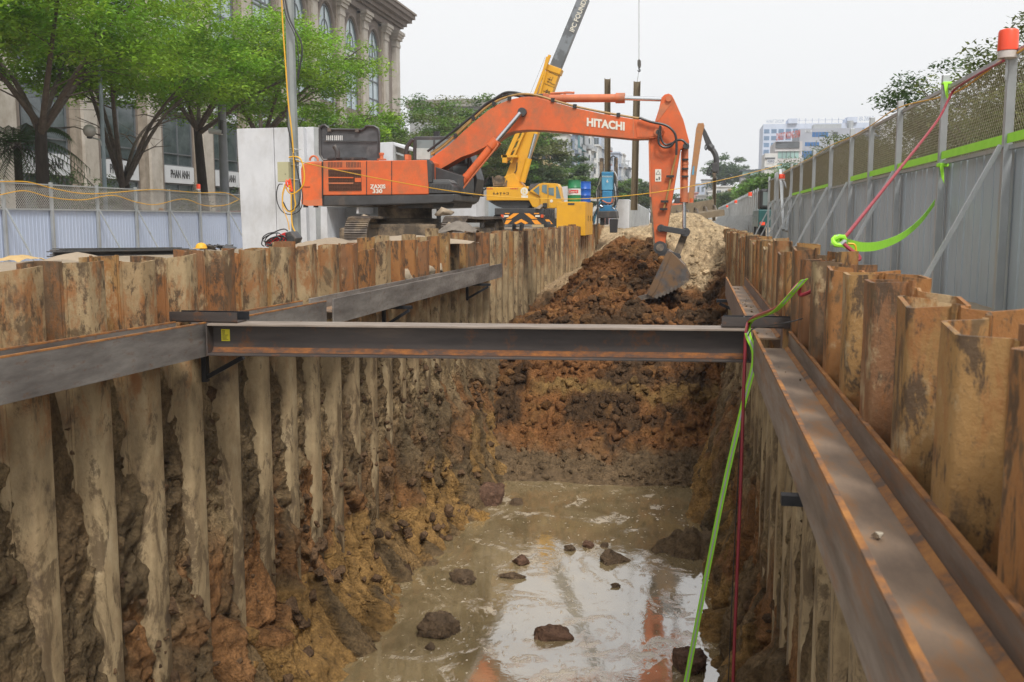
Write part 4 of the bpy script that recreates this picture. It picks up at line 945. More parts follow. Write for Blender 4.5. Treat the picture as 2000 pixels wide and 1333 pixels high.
# operator cab
cb = slab([(1034, 374), (1052, 360), (1060, 357.5), (1089, 359), (1093, 366), (1097, 391), (1097, 406), (1055, 408), (1055, 384)], YK - 1.1, 1.0, 'operator_cab', m_ye, cr, .02)
for g_ in ([(1059, 362), (1068, 361), (1068.5, 380), (1058, 375)], [(1071.5, 367), (1082, 367), (1082, 383), (1072, 381)], [(1086, 364), (1090, 366), (1096, 389), (1086, 389)], [(1041, 372), (1053, 363), (1053, 382)]):
    slab(g_, YK - 1.115, .012, 'window', M('crane_glass', (.16, .24, .25), (.08, .12, .13), 1, rough=.08, spec=.7, bump=0), cb)
slab([(1070, 362), (1070.8, 362), (1070.8, 405), (1070, 405)], YK - 1.106, .004, 'door_gap', m_blk, cb)
MB().cyl(atY(1077, 393, YK - 1.112), Vector(atY(1077, 393, YK - 1.112)) + Vector((0, .01, 0)), .08, n=14).build('decal', m_wht, cb)
slab([(1060, 397), (1068, 397), (1068, 406), (1060, 406)], YK - 1.25, .14, 'step_box', m_blk, cb, .01)
slab([(1029, 374), (1036, 360), (1052, 358), (1054, 360), (1038, 375)], YK - 1.0, .9, 'tarpaulin', M('grey_tarp', (.12, .11, .11), (.07, .065, .065), 3, rough=.8), cr, .01)
# carrier
ca = slab([(966, 407), (1062, 407), (1062, 420), (966, 420)], YK - 1.35, 3.4, 'carrier_frame', m_dg, cr, .03)
bp = slab([(985, 416), (1062, 416), (1062, 439), (985, 439)], YK - 1.5, .12, 'rear_bumper', m_blk, cr)
slab([(963, 427), (985, 427), (985, 442), (962, 442)], YK - 1.45, .10, 'outrigger_box', m_blk, cr); slab([(1062, 427), (1088, 427), (1088, 442), (1062, 442)], YK - 1.45, .10, 'outrigger_box', m_blk, cr)
m_st = M('stripe_orange', (.85, .33, .02), (.75, .28, .02), 3, rough=.5)
for st in ([(986, 416.5), (995, 416.5), (995, 418.5), (986, 418.5)], [(1003, 417), (1014, 417), (998, 428), (988, 428)], [(1024, 417), (1034, 417), (1050, 428), (1038, 428)], [(985, 438), (989, 430), (1000, 430), (991, 438.5)], [(1004, 436), (1018, 428), (1032, 436), (1026, 438.5), (1018, 434), (1008, 438.5)], [(1038, 430), (1049, 430), (1058, 438.5), (1045, 438.5)], [(1043, 416.5), (1053, 416.5), (1053, 418.5), (1043, 418.5)]):
    slab(st, YK - 1.508, .006, 'warning_stripe', m_st, bp)
for st in ([(964, 438), (968, 429), (975, 429), (970, 438)], [(1064, 429), (1072, 429), (1080, 438), (1071, 438)]): slab(st, YK - 1.458, .006, 'warning_stripe', m_st, bp)
m_tl = M('red_lamp', (.7, .1, .03), rough=.3, bump=0)
for px in (981, 1059): MB().box(atY(px, 422.5, YK - 1.53), (.14, .06, .16)).build('tail_light', m_tl, cr)
for px in (989, 1050): MB().box(atY(px, 422.5, YK - 1.53), (.24, .04, .09)).build('licence_plate', m_wht, cr)
for px in (973, 1073):
    for dy in (0, 3.2):
        q = atY(px, 430, YK - .9 + dy); MB().lathe([(.3, -.2), (.55, -.2), (.6, -.12), (.6, .12), (.55, .2), (.3, .2)], (0, 0, 0), 20)
        mb = MB(); pr = [(.28, -.2), (.55, -.2), (.6, -.12), (.6, .12), (.55, .2), (.28, .2)]
        mb.lathe(pr, (0, 0, 0), 20); mb.v = [(q.x + z, q.y + x, .95 + y) for x, y, z in mb.v]; mb.build('wheel', m_blk, cr, smooth=True)
q = MB()
for k in range(5): q.tube(spline(tr([(1065 + k * 4, 409), (1066 + k * 4, 420), (1062 + k * 5, 432)], YK - 1.35)), .05, 5)
q.build('hoses', m_dg, cr)
slab([(1046, 407), (1057, 399), (1059, 403), (1054, 409)], YK - 1.5, .3, 'beam_block', M('timber', (.4, .33, .25), rough=.9), cr)
# hook block with rope, and the pile hanging from it
m_rope = M('steel_rope', (.35, .35, .34), rough=.5)
hk = thing('hook_block', 'dark crane hook block hanging in the sky above the trench', 'crane hook', tuple(atY(1248, 135, YK)))
q = MB(); q.cyl(atY(1247.4, -265, YK + .35), atY(1247.4, 118, YK + .35), .009, n=5); q.cyl(atY(1248.6, -265, YK + .35), atY(1248.6, 118, YK + .35), .009, n=5); q.build('hoist_rope', m_rope, hk)
slab([(1246, 117), (1249, 116), (1251.5, 119), (1251.5, 128), (1250, 132), (1246.5, 132), (1245, 128), (1245, 119)], YK + .2, .3, 'sheave_housing', M('hook_paint', (.10, .095, .08), (.05, .045, .04), 4, rough=.5), hk, .02)
MB().tube(spline(tr([(1248, 132), (1248, 135), (1250, 137), (1249.5, 139.5), (1247, 139.5), (1246, 137.5)], YK + .35)), .035, 6).build('hook', m_blk, hk, smooth=True)
t = M('hanging_pile_steel', (.20, .155, .09), (.13, .095, .055), 2, st=(2, 2, .3), rough=.75, bump=.4)
def hpile(label, a, b, Y, w=.34, sl=True):
    A, B = atY(*a, Y), atY(*b, Y); d = (B - A); pr = [(-w/2, .0), (-w/2 + .02, -.0), (-w/2 + .05, .30), (w/2 - .05, .30), (w/2 - .02, 0), (w/2, 0), (w/2, .02), (w/2 - .02, .02), (w/2 - .04, .33), (-w/2 + .04, .33), (-w/2 + .02, .02), (-w/2, .02)]
    pts = [A + Vector((x, y - .3, 0)) for x, y in pr]; mb = MB(); mb.prism(pts, d); return tag(mb.build('sheet_pile', t, None), label, 'sheet pile')
hpile('long muddy sheet pile hanging in the air under the crane hook', (1239, 411), (1245, 160), YK + .35, .36)
q = MB().tube([atY(1248, 139, YK + .35), atY(1244, 162, YK + .35)], .014, 5).build('lifting_chain', m_chrome, hk)

# ================= blue pile press =================
YP = 49.5
pp = thing('pile_press', 'blue hydraulic pile press with hoses clamped on the far left wall', 'pile driver', tuple(atY(1188, 450, YP)))
m_bl = M('blue_paint', (.03, .22, .42), (.02, .12, .25), 2.2, rough=.5, grime=(.06, .06, .06), gs=2.5, gst=(1, 1, 1), glo=.5, ghi=.66)
m_lb = M('faded_blue_paint', (.12, .36, .50), (.06, .24, .40), 3, rough=.6, grime=(.1, .1, .09), gs=3, gst=(1, 1, 1), glo=.58, ghi=.7)
slab([(1175, 336), (1198, 336), (1198, 372), (1175, 372)], YP, .9, 'chuck_housing', m_lb, pp, .03)
slab([(1176, 373), (1196, 373), (1196, 399), (1176, 399)], YP - .05, 1.0, 'mast', m_bl, pp, .03)
slab([(1171, 401), (1199, 401), (1201, 413), (1170, 413)], YP - .15, 1.3, 'saddle', m_bl, pp, .03); slab([(1167, 413), (1203, 412), (1205, 427), (1165, 427)], YP - .25, 1.5, 'clamp_base', m_dg, pp, .04)
slab([(1190, 428), (1206, 428), (1204, 455), (1191, 455)], YP - .2, .6, 'clamp_leg', m_blk, pp, .03); slab([(1172, 427), (1180, 427), (1180, 440), (1172, 440)], YP - .1, .5, 'clamp_leg', m_blk, pp, .03)
for x0 in (1171, 1199): slab([(x0, 309), (x0 + 7, 309), (x0 + 6.5, 400), (x0 + 0.5, 400)], YP + .05, .35, 'guide_post', m_und, pp, .02)
rr = random.Random(4)
for k in range(7):
    s_ = -1 if k % 2 else 1; x0 = 1187 + s_ * 13; MB().tube(spline(tr([(x0, 335 + k * 4), (x0 + s_ * (4 + rr.random() * 5), 350 + k * 8), (x0 + s_ * rr.uniform(0, 7), 385 + k * 4), (x0 - s_ * 4, 405)], YP - .15)), .03, 5).build('hose', m_hosed if k % 3 else m_chrome, pp)
MB().tube(spline(tr([(1192, 330), (1192, 312), (1197, 305), (1202, 310), (1200, 325)], YP)), .03, 5).build('hose', m_hosed, pp)
for k in range(5): MB().tube(spline(tr([(1174, 385 + k * 3), (1168, 405), (1163 - k, 425), (1160, 439)], YP - .4 - .05 * k)), .03, 5).build('hose', m_lb if k % 2 else m_hosed, pp)
MB().tube(tr([(1168, 370), (1167, 440)], YP - .5), .05, 6).build('pipe', m_dg, pp)
MB().tube(spline(tr([(1176, 392), (1186, 397), (1194, 396), (1196, 388)], YP - .15)), .04, 6).build('hose', m_or2, pp)
A = atY(1176, 347, YP - .004); txt('lettering', 'IPC FOUNDATION', m_wht, pp, A, (1, 0, 0), (0, 0, 1), .07, .5, depth=.006)
A = atY(1184.5, 357, YP - .004); txt('lettering', '6', m_wht, pp, A, (1, 0, 0), (0, 0, 1), .14, .09, bold=.02, depth=.006)
slab([(1176, 337), (1198, 337), (1198, 342), (1176, 342)], YP - .01, .01, 'stripe', m_bl, pp)
hpile('tall muddy sheet pile standing upright in the blue press', (1187.5, 345), (1187.5, 155), YP + .3, .30)

# ================= power pack, drums =================
YW = 43.6
pk = thing('power_pack', 'yellow steel power pack box behind the left wall with two drums on top', 'machine box', tuple(atY(1120, 440, YW)))
A = atY(1087, 394.5, YW); B = atY(1143, 447, YW)
q = MB(); q.b2((A.x, YW, B.z - .3), (B.x, YW + 3.2, A.z)); q.build('housing', m_ye, pk, bevel=.02)
slab([(1109, 397), (1122, 397), (1122, 401), (1109, 401)], YW - .008, .006, 'name_plate', m_dg, pk)
for k in range(3):
    y = YW + .35 + k * .95; q = MB(); q.b2((B.x + .002, y, .6), (B.x + .012, y + .8, A.z - .12)); q.build('side_door', m_ye, pk); q = MB(); q.b2((B.x + .014, y + .62, 1.2), (B.x + .03, y + .68, 1.45)); q.build('handle', m_blk, pk)
def drum(label, px, top, bot, Y, cols, r=.29):
    zt = atY(px, top, Y).z; zb = A.z; c_ = atY(px, 394, Y)
    d = thing('oil_drum', label, 'drum', (c_.x, c_.y, zb)); H = zt - zb
    prof = lambda a, b: [(r, a), (r, b)]
    def band(name, f0, f1, m):
        pr = [(r, zb + H * f0), ]
        if f0 < .33 < f1: pr += [(r, zb + H * .31), (r + .015, zb + H * .33), (r, zb + H * .35)]
        if f0 < .66 < f1: pr += [(r, zb + H * .64), (r + .015, zb + H * .66), (r, zb + H * .68)]
        pr += [(r, zb + H * f1)]
        MB().lathe(pr, (c_.x, c_.y, 0), 28).build(name, m, d, smooth=True)
    for i, (f0, f1, m) in enumerate(cols): band('drum_body' if len(cols) == 1 else 'painted_band', f0, f1, m)
    MB().lathe([(r - .01, zt - .02), (r + .012, zt - .02), (r + .012, zt + .012), (r - .012, zt + .012), (r - .014, zt + .004)], (c_.x, c_.y, 0), 28).build('rim', cols[-1][2], d, smooth=True)
    return d, c_, zb, H
m_gn = M('green_drum_paint', (.015, .20, .07), (.02, .15, .06), 4, rough=.35); m_dw = M('white_drum_paint', (.6, .6, .56), (.45, .45, .42), 5, rough=.4); m_bd = M('blue_drum_paint', (.01, .10, .48), (.01, .08, .36), 4, rough=.35)
d_, c_, zb, H = drum('green oil drum with a white band and red label on the power pack', 1121.5, 353, 394, YW + .45, [(0, .32, m_gn), (.32, .62, m_dw), (.62, 1, m_gn)])
lb = MB()
for k in range(8):
    a0 = -1.57 - .85 + k * .2; a1 = a0 + .2; rr_ = .296
    lb.prism([(c_.x + rr_ * math.cos(a), c_.y + rr_ * math.sin(a), z) for a, z in ((a0, zb + H * .40), (a1, zb + H * .40), (a1, zb + H * .55), (a0, zb + H * .55))], ((math.cos(a0 + .1)) * .003, (math.sin(a0 + .1)) * .003, 0))
lab = lb.build('red_label', M('label_red', (.62, .03, .03), bump=0), d_)
txt('lettering', 'Castrol', m_wht, lab, (c_.x - .2, c_.y - .302, zb + H * .43), (1, 0, 0), (0, 0, 1), .085, .36, bold=.01, depth=.004)
drum('bright blue drum standing behind the green drum', 1141, 356, 394, YW + 1.4, [(0, 1, m_bd)])

# ================= far excavator with pile clamp =================
YE = 64
fe = thing('excavator', 'far tan-orange excavator with a raised boom gripping a thin pile', 'excavator', tuple(atY(1350, 430, YE)))
m_tan = M('faded_tan_orange', (.42, .20, .07), (.32, .15, .06), 2, rough=.6, grime=(.15, .12, .1), gs=2, gst=(1, 1, 1), glo=.5, ghi=.7)
slab([(1341, 425), (1349, 340), (1359.5, 252), (1363, 241), (1374, 240.5), (1376, 246), (1372, 262), (1361, 335), (1354, 395), (1350, 425)], YE, .5, 'boom', m_tan, fe, .02)
slab([(1373, 246), (1379, 256), (1391, 281), (1389, 290), (1381, 290), (1372, 262)], YE + .1, .35, 'stick', m_dg, fe, .02)
MB().tube(spline(tr([(1384, 284), (1391, 292), (1398, 305), (1399.5, 322), (1398.5, 338)], YE + .2)), [.22] * 6 + [.17] * 19, 8).build('long_reach_section', m_dg, fe, smooth=True)
slab([(1391, 318), (1401, 318), (1402, 334), (1396, 338), (1390, 333)], YE - .05, .5, 'vibro_clamp', m_dg, fe, .03); slab([(1391, 338), (1399.5, 338), (1398, 349), (1393, 350)], YE, .4, 'jaws', m_und, fe, .02)
MB().tube(spline(tr([(1392, 318), (1384, 330), (1381, 340), (1386, 343), (1390, 334)], YE)), .04, 5).build('hose', m_hosed, fe)
MB().tube(spline(tr([(1378, 283), (1377, 290), (1379, 293), (1381, 288)], YE)), .04, 5).build('hose', m_hosed, fe)
slab([(1353.5, 325), (1356.5, 325), (1355, 342), (1351, 342)], YE - .02, .02, 'blue_patch', m_lb, fe)
slab([(1312, 398), (1348, 398), (1350, 412), (1312, 414)], YE - 1, 2.8, 'engine_house', m_or, fe, .05); slab([(1310, 413), (1350, 412), (1350, 422), (1310, 424)], YE - 1, 2.8, 'side_skirt', m_dg, fe, .05)
slab([(1318, 386), (1340, 386), (1345, 398), (1316, 398)], YE + .3, 1.2, 'cab', m_dg, fe, .05)
MB().tube(tr([(1351, 388), (1350.5, 398)], YE - .5), .12, 8).build('exhaust', m_or, fe)
for yy in (YE - 1.1, YE + 1.3): slab([(1306, 428), (1312, 422), (1356, 422), (1362, 428), (1356, 436), (1312, 436)], yy, .6, 'track', m_und, fe, .1)
hpile('thin dark pile held below the far excavator clamp', (1394, 432), (1395.5, 346), YE + .25, .22)
# ribbed steel beam lying on the sand
rb = thing('steel_box_beam', 'muddy steel beam with curved ribs lying on the sand behind the heap', 'steel beam', tuple(atY(1350, 428, 46)))
m_mb = M('muddy_steel', (.22, .17, .11), (.13, .10, .065), 3, rough=.8, bump=.4)
q = MB(); q.beam(atY(1300, 432, 45), atY(1402, 415.5, 47), .9, .28); q.build('base_plate', m_mb, rb)
q = MB()
P_ = [(1300, 418), (1345, 409), (1394, 401)]
q.beam(atY(1300, 415, 45.6), atY(1394, 400.5, 47.4), .05, .5); q.build('back_plate', m_mb, rb)
for k in range(6):
    f_ = k / 5; x = 1304 + 88 * f_; y = 424 - 14 * f_; Y_ = 45 + 2 * f_
    MB().tube(spline([atY(x, y - 9, Y_ + .45), atY(x + 4, y - 6, Y_ + .2), atY(x + 7, y + 2, Y_ - .2)]), .05, 5).build('rib', m_shoe, rb)
# ================= fences =================
m_galv = M('galvanised_steel', (.46, .48, .49), (.33, .345, .35), 3, st=(1, 1, .5), rough=.45, metal=.5, grime=(.2, .18, .15), gs=2, glo=.6, ghi=.75)
m_pan = M('grey_blue_sheet', (.40, .45, .49), (.33, .38, .42), .9, st=(1, 1, .4), rough=.5, metal=.1, bump=.05, grime=(.16, .15, .14), gs=1.5, gst=(1, 3, .3), glo=.58, ghi=.85)
m_panl = M('pale_blue_sheet', (.42, .48, .61), (.36, .42, .55), .7, st=(1, 1, .3), rough=.5, bump=.03, grime=(.25, .25, .26), gs=1.2, gst=(1, 2, .3), glo=.6, ghi=.9)
m_wire = M('mesh_wire', (.48, .47, .45), (.36, .34, .32), 8, rough=.6, metal=.4)
m_wire2 = M('olive_mesh_wire', (.34, .31, .23), (.24, .21, .15), 8, rough=.7, metal=.2)
m_red = M('warning_red', (.86, .085, .03), (.78, .07, .025), 3, rough=.35, bump=.0)
m_gr = M('strap_green', (.36, .80, .04), (.30, .72, .04), 6, rough=.55, bump=.05)
m_gry = M('strap_grey', (.45, .47, .46), rough=.5, bump=.02)
m_yw = M('yellow_cable', (.72, .40, .02), (.65, .34, .02), 6, rough=.5)
def wiremesh(name, par, X, y0, y1, z0, z1, sp, r, mat):
    h = z1 - z0; V = []; Fq = []; b = 0; tw = .25
    offs = np.arange(y0 - h, y1, sp)
    for s_ in (1, -1):
        for o_ in offs:
            # line y = o + t, z = z0 + t (or mirrored), clipped to [y0,y1]
            ta, tb = 0., h
            ya, yb = (o_ + ta, o_ + tb)
            if s_ < 0: ya, yb = (o_ + h, o_)
            lo, hi = y0, y1
            def clip(y, z, y2, z2):
                if (y < lo and y2 < lo) or (y > hi and y2 > hi): return None
                def at(yc): f = (yc - y) / (y2 - y); return yc, z + f * (z2 - z)
                p = (y, z); q = (y2, z2)
                if p[0] < lo: p = at(lo)
                if p[0] > hi: p = at(hi)
                if q[0] < lo: q = at(lo)
                if q[0] > hi: q = at(hi)
                return p, q
            c_ = clip(ya, z0, yb, z1)
            if c_ is None: continue
            (ya, za), (yb, zb) = c_; x = X + s_ * r * .8
            V += [(x - r, ya, za), (x + r, ya - 0, za), (x, ya + s_ * -r * 1.6, za + r * 1.6), (x - r, yb, zb), (x + r, yb, zb), (x, yb - s_ * r * 1.6, zb + r * 1.6)]
            Fq += [(b, b + 1, b + 4, b + 3), (b + 1, b + 2, b + 5, b + 4), (b + 2, b, b + 3, b + 5)]; b += 6
    return mesh_np(name, np.array(V), np.array(Fq), mat, par)
def sheet(name, par, X, y0, y1, z0, z1, prof, mat):
    """corrugated sheet; prof = list of (dy, dx) repeated"""
    per = prof[-1][0]; ys_ = []; xs_ = []; y = y0
    while y < y1:
        for dy, dx in prof[:-1]:
            if y + dy <= y1: ys_.append(y + dy); xs_.append(X + dx)
        y += per
    n = len(ys_); V = [(x, y, z) for z in (z0, z1) for x, y in zip(xs_, ys_)]
    o = mesh_np(name, np.array(V), [(i, i + 1, i + 1 + n, i + n) for i in range(n - 1)], mat, par)
    s_ = o.modifiers.new('Solidify', 'SOLIDIFY'); s_.thickness = .003; return o
def fence(label, X, posts, zt, zr, zb, sgn, braces, sheet_prof, m_p, msp, mr, mw, group=None, mesh=True, pw=.065):
    y0, y1 = posts[0], posts[-1]
    r_ = thing('site_fence', label, 'fence', (X, y0, zb), group)
    sheet('sheet_panel', r_, X - sgn * .06, y0, y1, zb, zr - .02, sheet_prof, m_p)
    if mesh: wiremesh('wire_mesh', r_, X - sgn * .02, y0, y1, zr, zt - .04, msp, mr, mw)
    for z in (zr, zt - .05): MB().b2((X - .022, y0, z - .025), (X + .022, y1, z + .02)).build('rail', m_galv, r_)
    for i, y in enumerate(posts):
        MB().b2((X + sgn * .03 - pw / 2, y - pw / 2, zb), (X + sgn * .03 + pw / 2, y + pw / 2, zt + (.11 if sgn < 0 else .03))).build('post', m_galv, r_, bevel=.006)
        if i in braces: MB().beam((X + sgn * .09, y, zr + .02), (X + sgn * 1.0, y, zb + .12), .045, .045).build('brace', m_galv, r_)
    return r_
pr_r = [(0, 0), (.04, .0), (.06, .025), (.10, .025), (.12, 0), (.36, 0), (.365, .012), (.40, .012), (.405, 0), (.70, 0), (.71, 0)]
postsR = [2.8, 5.5, 8.25, 10.98, 13.74, 16.6, 19.15, 21.5, 24.65, 28.1, 31.4, 34.6, 38.0, 41.5, 45.0]
fr = fence('tall grey sheet fence with chain-link top along the right side of the trench', 3.1, postsR, 3.0, 2.02, .05, -1, [1, 3, 5, 7, 8, 10, 11, 12, 13], pr_r, m_pan, .07, .0030, m_wire2, pw=.085)
MB().b2((3.055, 8.3, 2.055), (3.06, 21.4, 2.15)).build('reflective_band', m_gr, fr); MB().b2((3.055, 24.7, 2.055), (3.06, 34, 2.13)).build('reflective_band', m_gr, fr)
for i in (8, 9, 10): pass
fence('far grey sheet fence with many braces running on behind the green vehicle', 3.1, [53 + 2.1 * k for k in range(45)], 2.75, 1.55, .05, -1, list(range(0, 45, 1)), pr_r, m_pan, .12, .004, m_wire, pw=.08)
pl = [(0, 0), (.09, 0), (.10, .012), (.13, .012), (.14, 0), (.18, 0), (.2, 0)]
postsL = [23.6, 26.3, 29.0, 31.45, 34.16, 36.79, 39.36, 42.02, 44.78, 47.4, 50.1]
fl_ = fence('pale blue sheet fence with chain-link top at the left, in front of the street trees', -22, postsL, 2.52, 1.62, -.15, 1, [2, 4, 5, 6, 8], pl, m_panl, .105, .007, m_wire, pw=.10)
def lamp(label, p, r=.085, h=.2, tilt=0):
    p = Vector(p); l = thing('warning_lamp', label, 'warning lamp', p, 'red warning lamps on the fences')
    MB().lathe([(r * .5, 0), (r * .95, .01), (r * .95, h * .38), (r * .9, h * .40)], p, 18).build('base', M('lamp_base_white', (.62, .56, .52), rough=.4, bump=0), l, smooth=True)
    MB().lathe([(r * .88, h * .405), (r, h * .41), (r * .98, h * 1.3), (r * .9, h * 1.4), (r * .6, h * 1.45)], p, 18).build('lens', m_red, l, smooth=True)
    q = MB().b2(p + Vector((-.01, -.01, -.2)), p + Vector((.01, .01, -.001))); q.build('stem', m_galv, l); return l
lamp('large orange-red warning lamp on the nearest fence post at top right', atY(1967, 116, 10.9), .095, .20)
lamp('small red warning lamp on the left fence', (-22, 42.02, 2.56), .09, .2)
lamp('red warning lamp hanging under the arm of the bracket frame on the right fence', atY(1527, 353, 37.5), .11, .16)
for px, py, Y in ((1465, 386, 52.6), (1437, 399, 70), (1420, 407, 88)): lamp({1465: 'red lamp at the near end of the far fence', 1437: 'middle red lamp of the three on the far fence', 1420: 'farthest small red lamp on the far fence'}[px], atY(px, py, Y), .10, .18)
# bracket frame standing at the fence
gf = thing('bracket_frame', 'taller grey steel frame with a side arm at the right fence', 'steel frame', (2.85, 37.8, .1))
q = MB(); q.beam(atY(1524, 332, 37.8), atY(1530, 450, 36.0), .09, .09, up=(0, 1, 0)); q.build('upright', m_galv, gf)
q = MB(); q.beam(atY(1524, 334, 37.8), atY(1552, 334, 40), .08, .06); q.build('arm', m_galv, gf)
q = MB(); q.beam(atY(1528, 350, 37.6), atY(1545, 382, 36.5), .06, .06); q.build('brace', m_galv, gf)
q = MB(); q.beam(atY(1518, 336, 38.5), atY(1519, 452, 38.5), .09, .09, up=(0, 1, 0)); q.build('upright', m_galv, gf)
q = MB(); q.beam(atY(1548, 336, 36), atY(1536, 452, 34), .08, .08, up=(0, 1, 0)); q.build('leaning_post', m_galv, gf)
# green vehicle in the gap
m_tq = M('dark_teal_paint', (.02, .10, .10), (.015, .07, .07), 2, rough=.3)
gv = thing('lorry', 'dark green lorry seen through the gap in the right fence', 'lorry', (3.9, 52, .1))
q = MB(); q.b2((2.95, 50, .9), (4.9, 55, 1.75)); q.build('body', m_tq, gv, bevel=.05)
q = MB(); q.b2((3.0, 50.2, 1.76), (4.85, 52.0, 2.75)); q.build('cab_frame', m_blk, gv, bevel=.12)
q = MB(); q.b2((3.15, 50.19, 1.95), (4.7, 50.195, 2.6)); q.build('windscreen', m_gls, gv)
for x in (3.15, 4.7): MB().b2((x - .12, 49.95, 1.0), (x + .12, 49.99, 1.15)).build('tail_light', m_red, gv)
for x in (3.1, 4.6):
    for y in (50.9, 54): MB().cyl((x - .12, y, .5), (x + .25, y, .5), .45, n=18).build('wheel', m_blk, gv, smooth=True)
MB().box((3.5, 50.1, 2.84), (.2, .15, .14)).build('blue_beacon', m_bd, gv)
# ---- straps, hoses, cables on the right ----
def ribbon(pts, w, side, mb=None, th=.0015):
    mb = mb or MB(); pts = [Vector(p) for p in pts]; s_ = Vector(side).normalized() * w / 2; n_ = len(pts)
    vs = [p + s_ for p in pts] + [p - s_ for p in pts]
    mb.add(vs, [(i, i + 1, i + 1 + n_, i + n_) for i in range(n_ - 1)]); return mb
def strap(label, pts, w, side, cat='strap', mid=True):
    r_ = thing('webbing_strap', label, cat, pts[0])
    sp_ = spline(pts, 8); sv = Vector(side).normalized() * w / 3
    o = ribbon(sp_, w, side).build('webbing', m_gr, r_); s_ = o.modifiers.new('S', 'SOLIDIFY'); s_.thickness = .003
    if mid:
        tow = [p + (CAM - p).normalized() * .004 for p in sp_]
        o = ribbon(tow, w * .28, side).build('grey_stripe', m_gry, r_); s_ = o.modifiers.new('S', 'SOLIDIFY'); s_.thickness = .001
m_hr = M('red_hose', (.32, .03, .045), (.25, .025, .035), 12, rough=.45)
hp = [atY(1960, 119, 10.85), atY(1915, 143, 12.0), atY(1880, 164, 12.9), atY(1862, 178, 13.3), atY(1850, 200, 13.2), atY(1828, 240, 12.8), atY(1740, 352, 10.2), atY(1660, 452, 8.35), atY(1645, 472, 8.1), Vector((1.24, 8.03, 1.0)), Vector((1.12, 8.03, .98)), Vector((.98, 8.06, .80)), Vector((.83, 8.2, .70)), atX(1560, 556, .80), atX(1520, 600, .62), Vector((.50, 9.02, .42)), Vector((.455, 9.0, .30)), Vector((.45, 9.0, 0)), Vector((.445, 9.0, -1.2)), Vector((.43, 9.0, -2.6)), Vector((.42, 9.0, -4.5))]
tag(MB().tube(spline(hp, 8), .0155, 8).build('hose', m_hr, None, smooth=True), 'long dark red hose from the fence post over the strut end down into the pit', 'hose')
strap('long green strap with a grey stripe hanging from the strut end into the water', [atX(1571, 546, .76), atX(1545, 575, .68), atX(1510, 610, .58), Vector((.50, 9.05, .40)), Vector((.47, 8.98, .29)), atY(1474, 700, 8.98), atY(1452, 790, 9.0), atY(1415, 950, 9.0), atY(1375, 1150, 9.0), atY(1340, 1333, 9.0), atY(1322, 1430, 9.0)], .052, (1, 0, .25))
strap('bright green strap sagging from the fence post to a sheet pile', [atY(1826, 396, 13.6), atY(1800, 430, 12.6), atY(1765, 460, 11.4), atY(1725, 478, 10.3), atY(1690, 483, 9.5), atY(1660, 478, 8.8), atY(1636, 470, 8.2)], .085, (.15, .2, 1), mid=False)
kn = thing('strap_knot', 'green and grey strap knot tied round the hose at the pile tops', 'knot', atY(1640, 470, 8.15))
c0 = atY(1638, 471, 8.1)
for k in range(3): MB().tube([c0 + Vector((.042 * math.cos(a * .7 + k), .03 * math.sin(a * .7), .034 * math.sin(a * .7 + k * 1.3))) for a in range(10)], .018, 6).build('loop', m_gr if k != 1 else m_gry, kn, smooth=True)
MB().tube(spline([c0 + Vector((.07, 0, -.02)), c0 + Vector((.12, 0, -.03)), c0 + Vector((.13, 0, -.09)), c0 + Vector((.09, 0, -.07))]), .008, 5).build('yellow_string', m_yw, kn)
for lb_, (px, py, Y, a, b) in {'green strap tied round the top of the second fence post': (1852, 163, 13.68, .11, .03), 'green strap tied round the middle of the second fence post': (1834, 323, 13.68, .13, .05)}.items():
    r_ = thing('strap_tie', lb_, 'strap', atY(px, py, Y)); c0 = atY(px, py, Y); c0.x = 3.07
    MB().box(c0, (a, .1, b)).build('wrap', m_gr, r_, bevel=.01)
    MB().prism([c0 + Vector((-.05, -.06, 0)), c0 + Vector((.0, -.06, .0)), c0 + Vector((.02, -.07, -.24)), c0 + Vector((-.02, -.07, -.16))], (0, .006, 0)).build('loose_end', m_gr, r_)
tag(MB().tube(spline([atX(1567, 623, .80), atX(1540, 630, .66), atX(1500, 638, .55), Vector((.47, 9.0, .27)), Vector((.44, 9.0, -.3)), Vector((.40, 9.0, -2)), Vector((.36, 9.0, -4.5))]), .005, 5).build('cable', m_blk, None), 'thin black cable hanging beside the red hose on the right wall', 'cable')
# yellow wire along the right fence top and the long line over the trench
pts = [atY(2020, 82, 10.2), atY(1985, 105, 10.9), atY(1950, 122, 11.5), atY(1920, 145, 12.2), atY(1858, 184, 13.6)] + [Vector((3.04, y, 2.97 - .05 * math.sin(y))) for y in (16.6, 19.1, 21.5, 24.6, 28.1, 31.4, 34.6, 38)]
tag(MB().tube(spline(pts, 5), .010, 6).build('cable', m_yw, None), 'thin yellow cable fixed along the top rail of the right fence', 'cable')
pts = [atY(575, 314, 18.8), atY(660, 333, 20.5), atY(760, 353, 22.5), atY(890, 375, 24.8), atY(1000, 386, 25.4), atY(1130, 389, 25.6), atY(1250, 380, 25.6), atY(1340, 366, 26.2), atY(1440, 345, 31), atY(1526, 322, 37.8)]
tag(MB().tube(spline(pts, 8), .010, 6).build('cable', m_yw, None), 'long yellow line strung from the left pole across the trench to the right fence', 'cable')
wl = [[(0, 355), (55, 356), (110, 370), (180, 379), (290, 371), (340, 373), (390, 377), (440, 377), (468, 390)], [(0, 381), (48, 373), (100, 386), (160, 391), (220, 382), (265, 395), (305, 400), (358, 389), (400, 402), (440, 401), (465, 391)]]
for i, ww in enumerate(wl):
    pts = [atX(x, y, -21.9) for x, y in ww]
    tag(MB().tube(spline(pts, 5), .017, 5).build('cable', m_yw, None), ['upper', 'lower'][i] + ' of the two yellow cables draped along the left fence', 'cable')

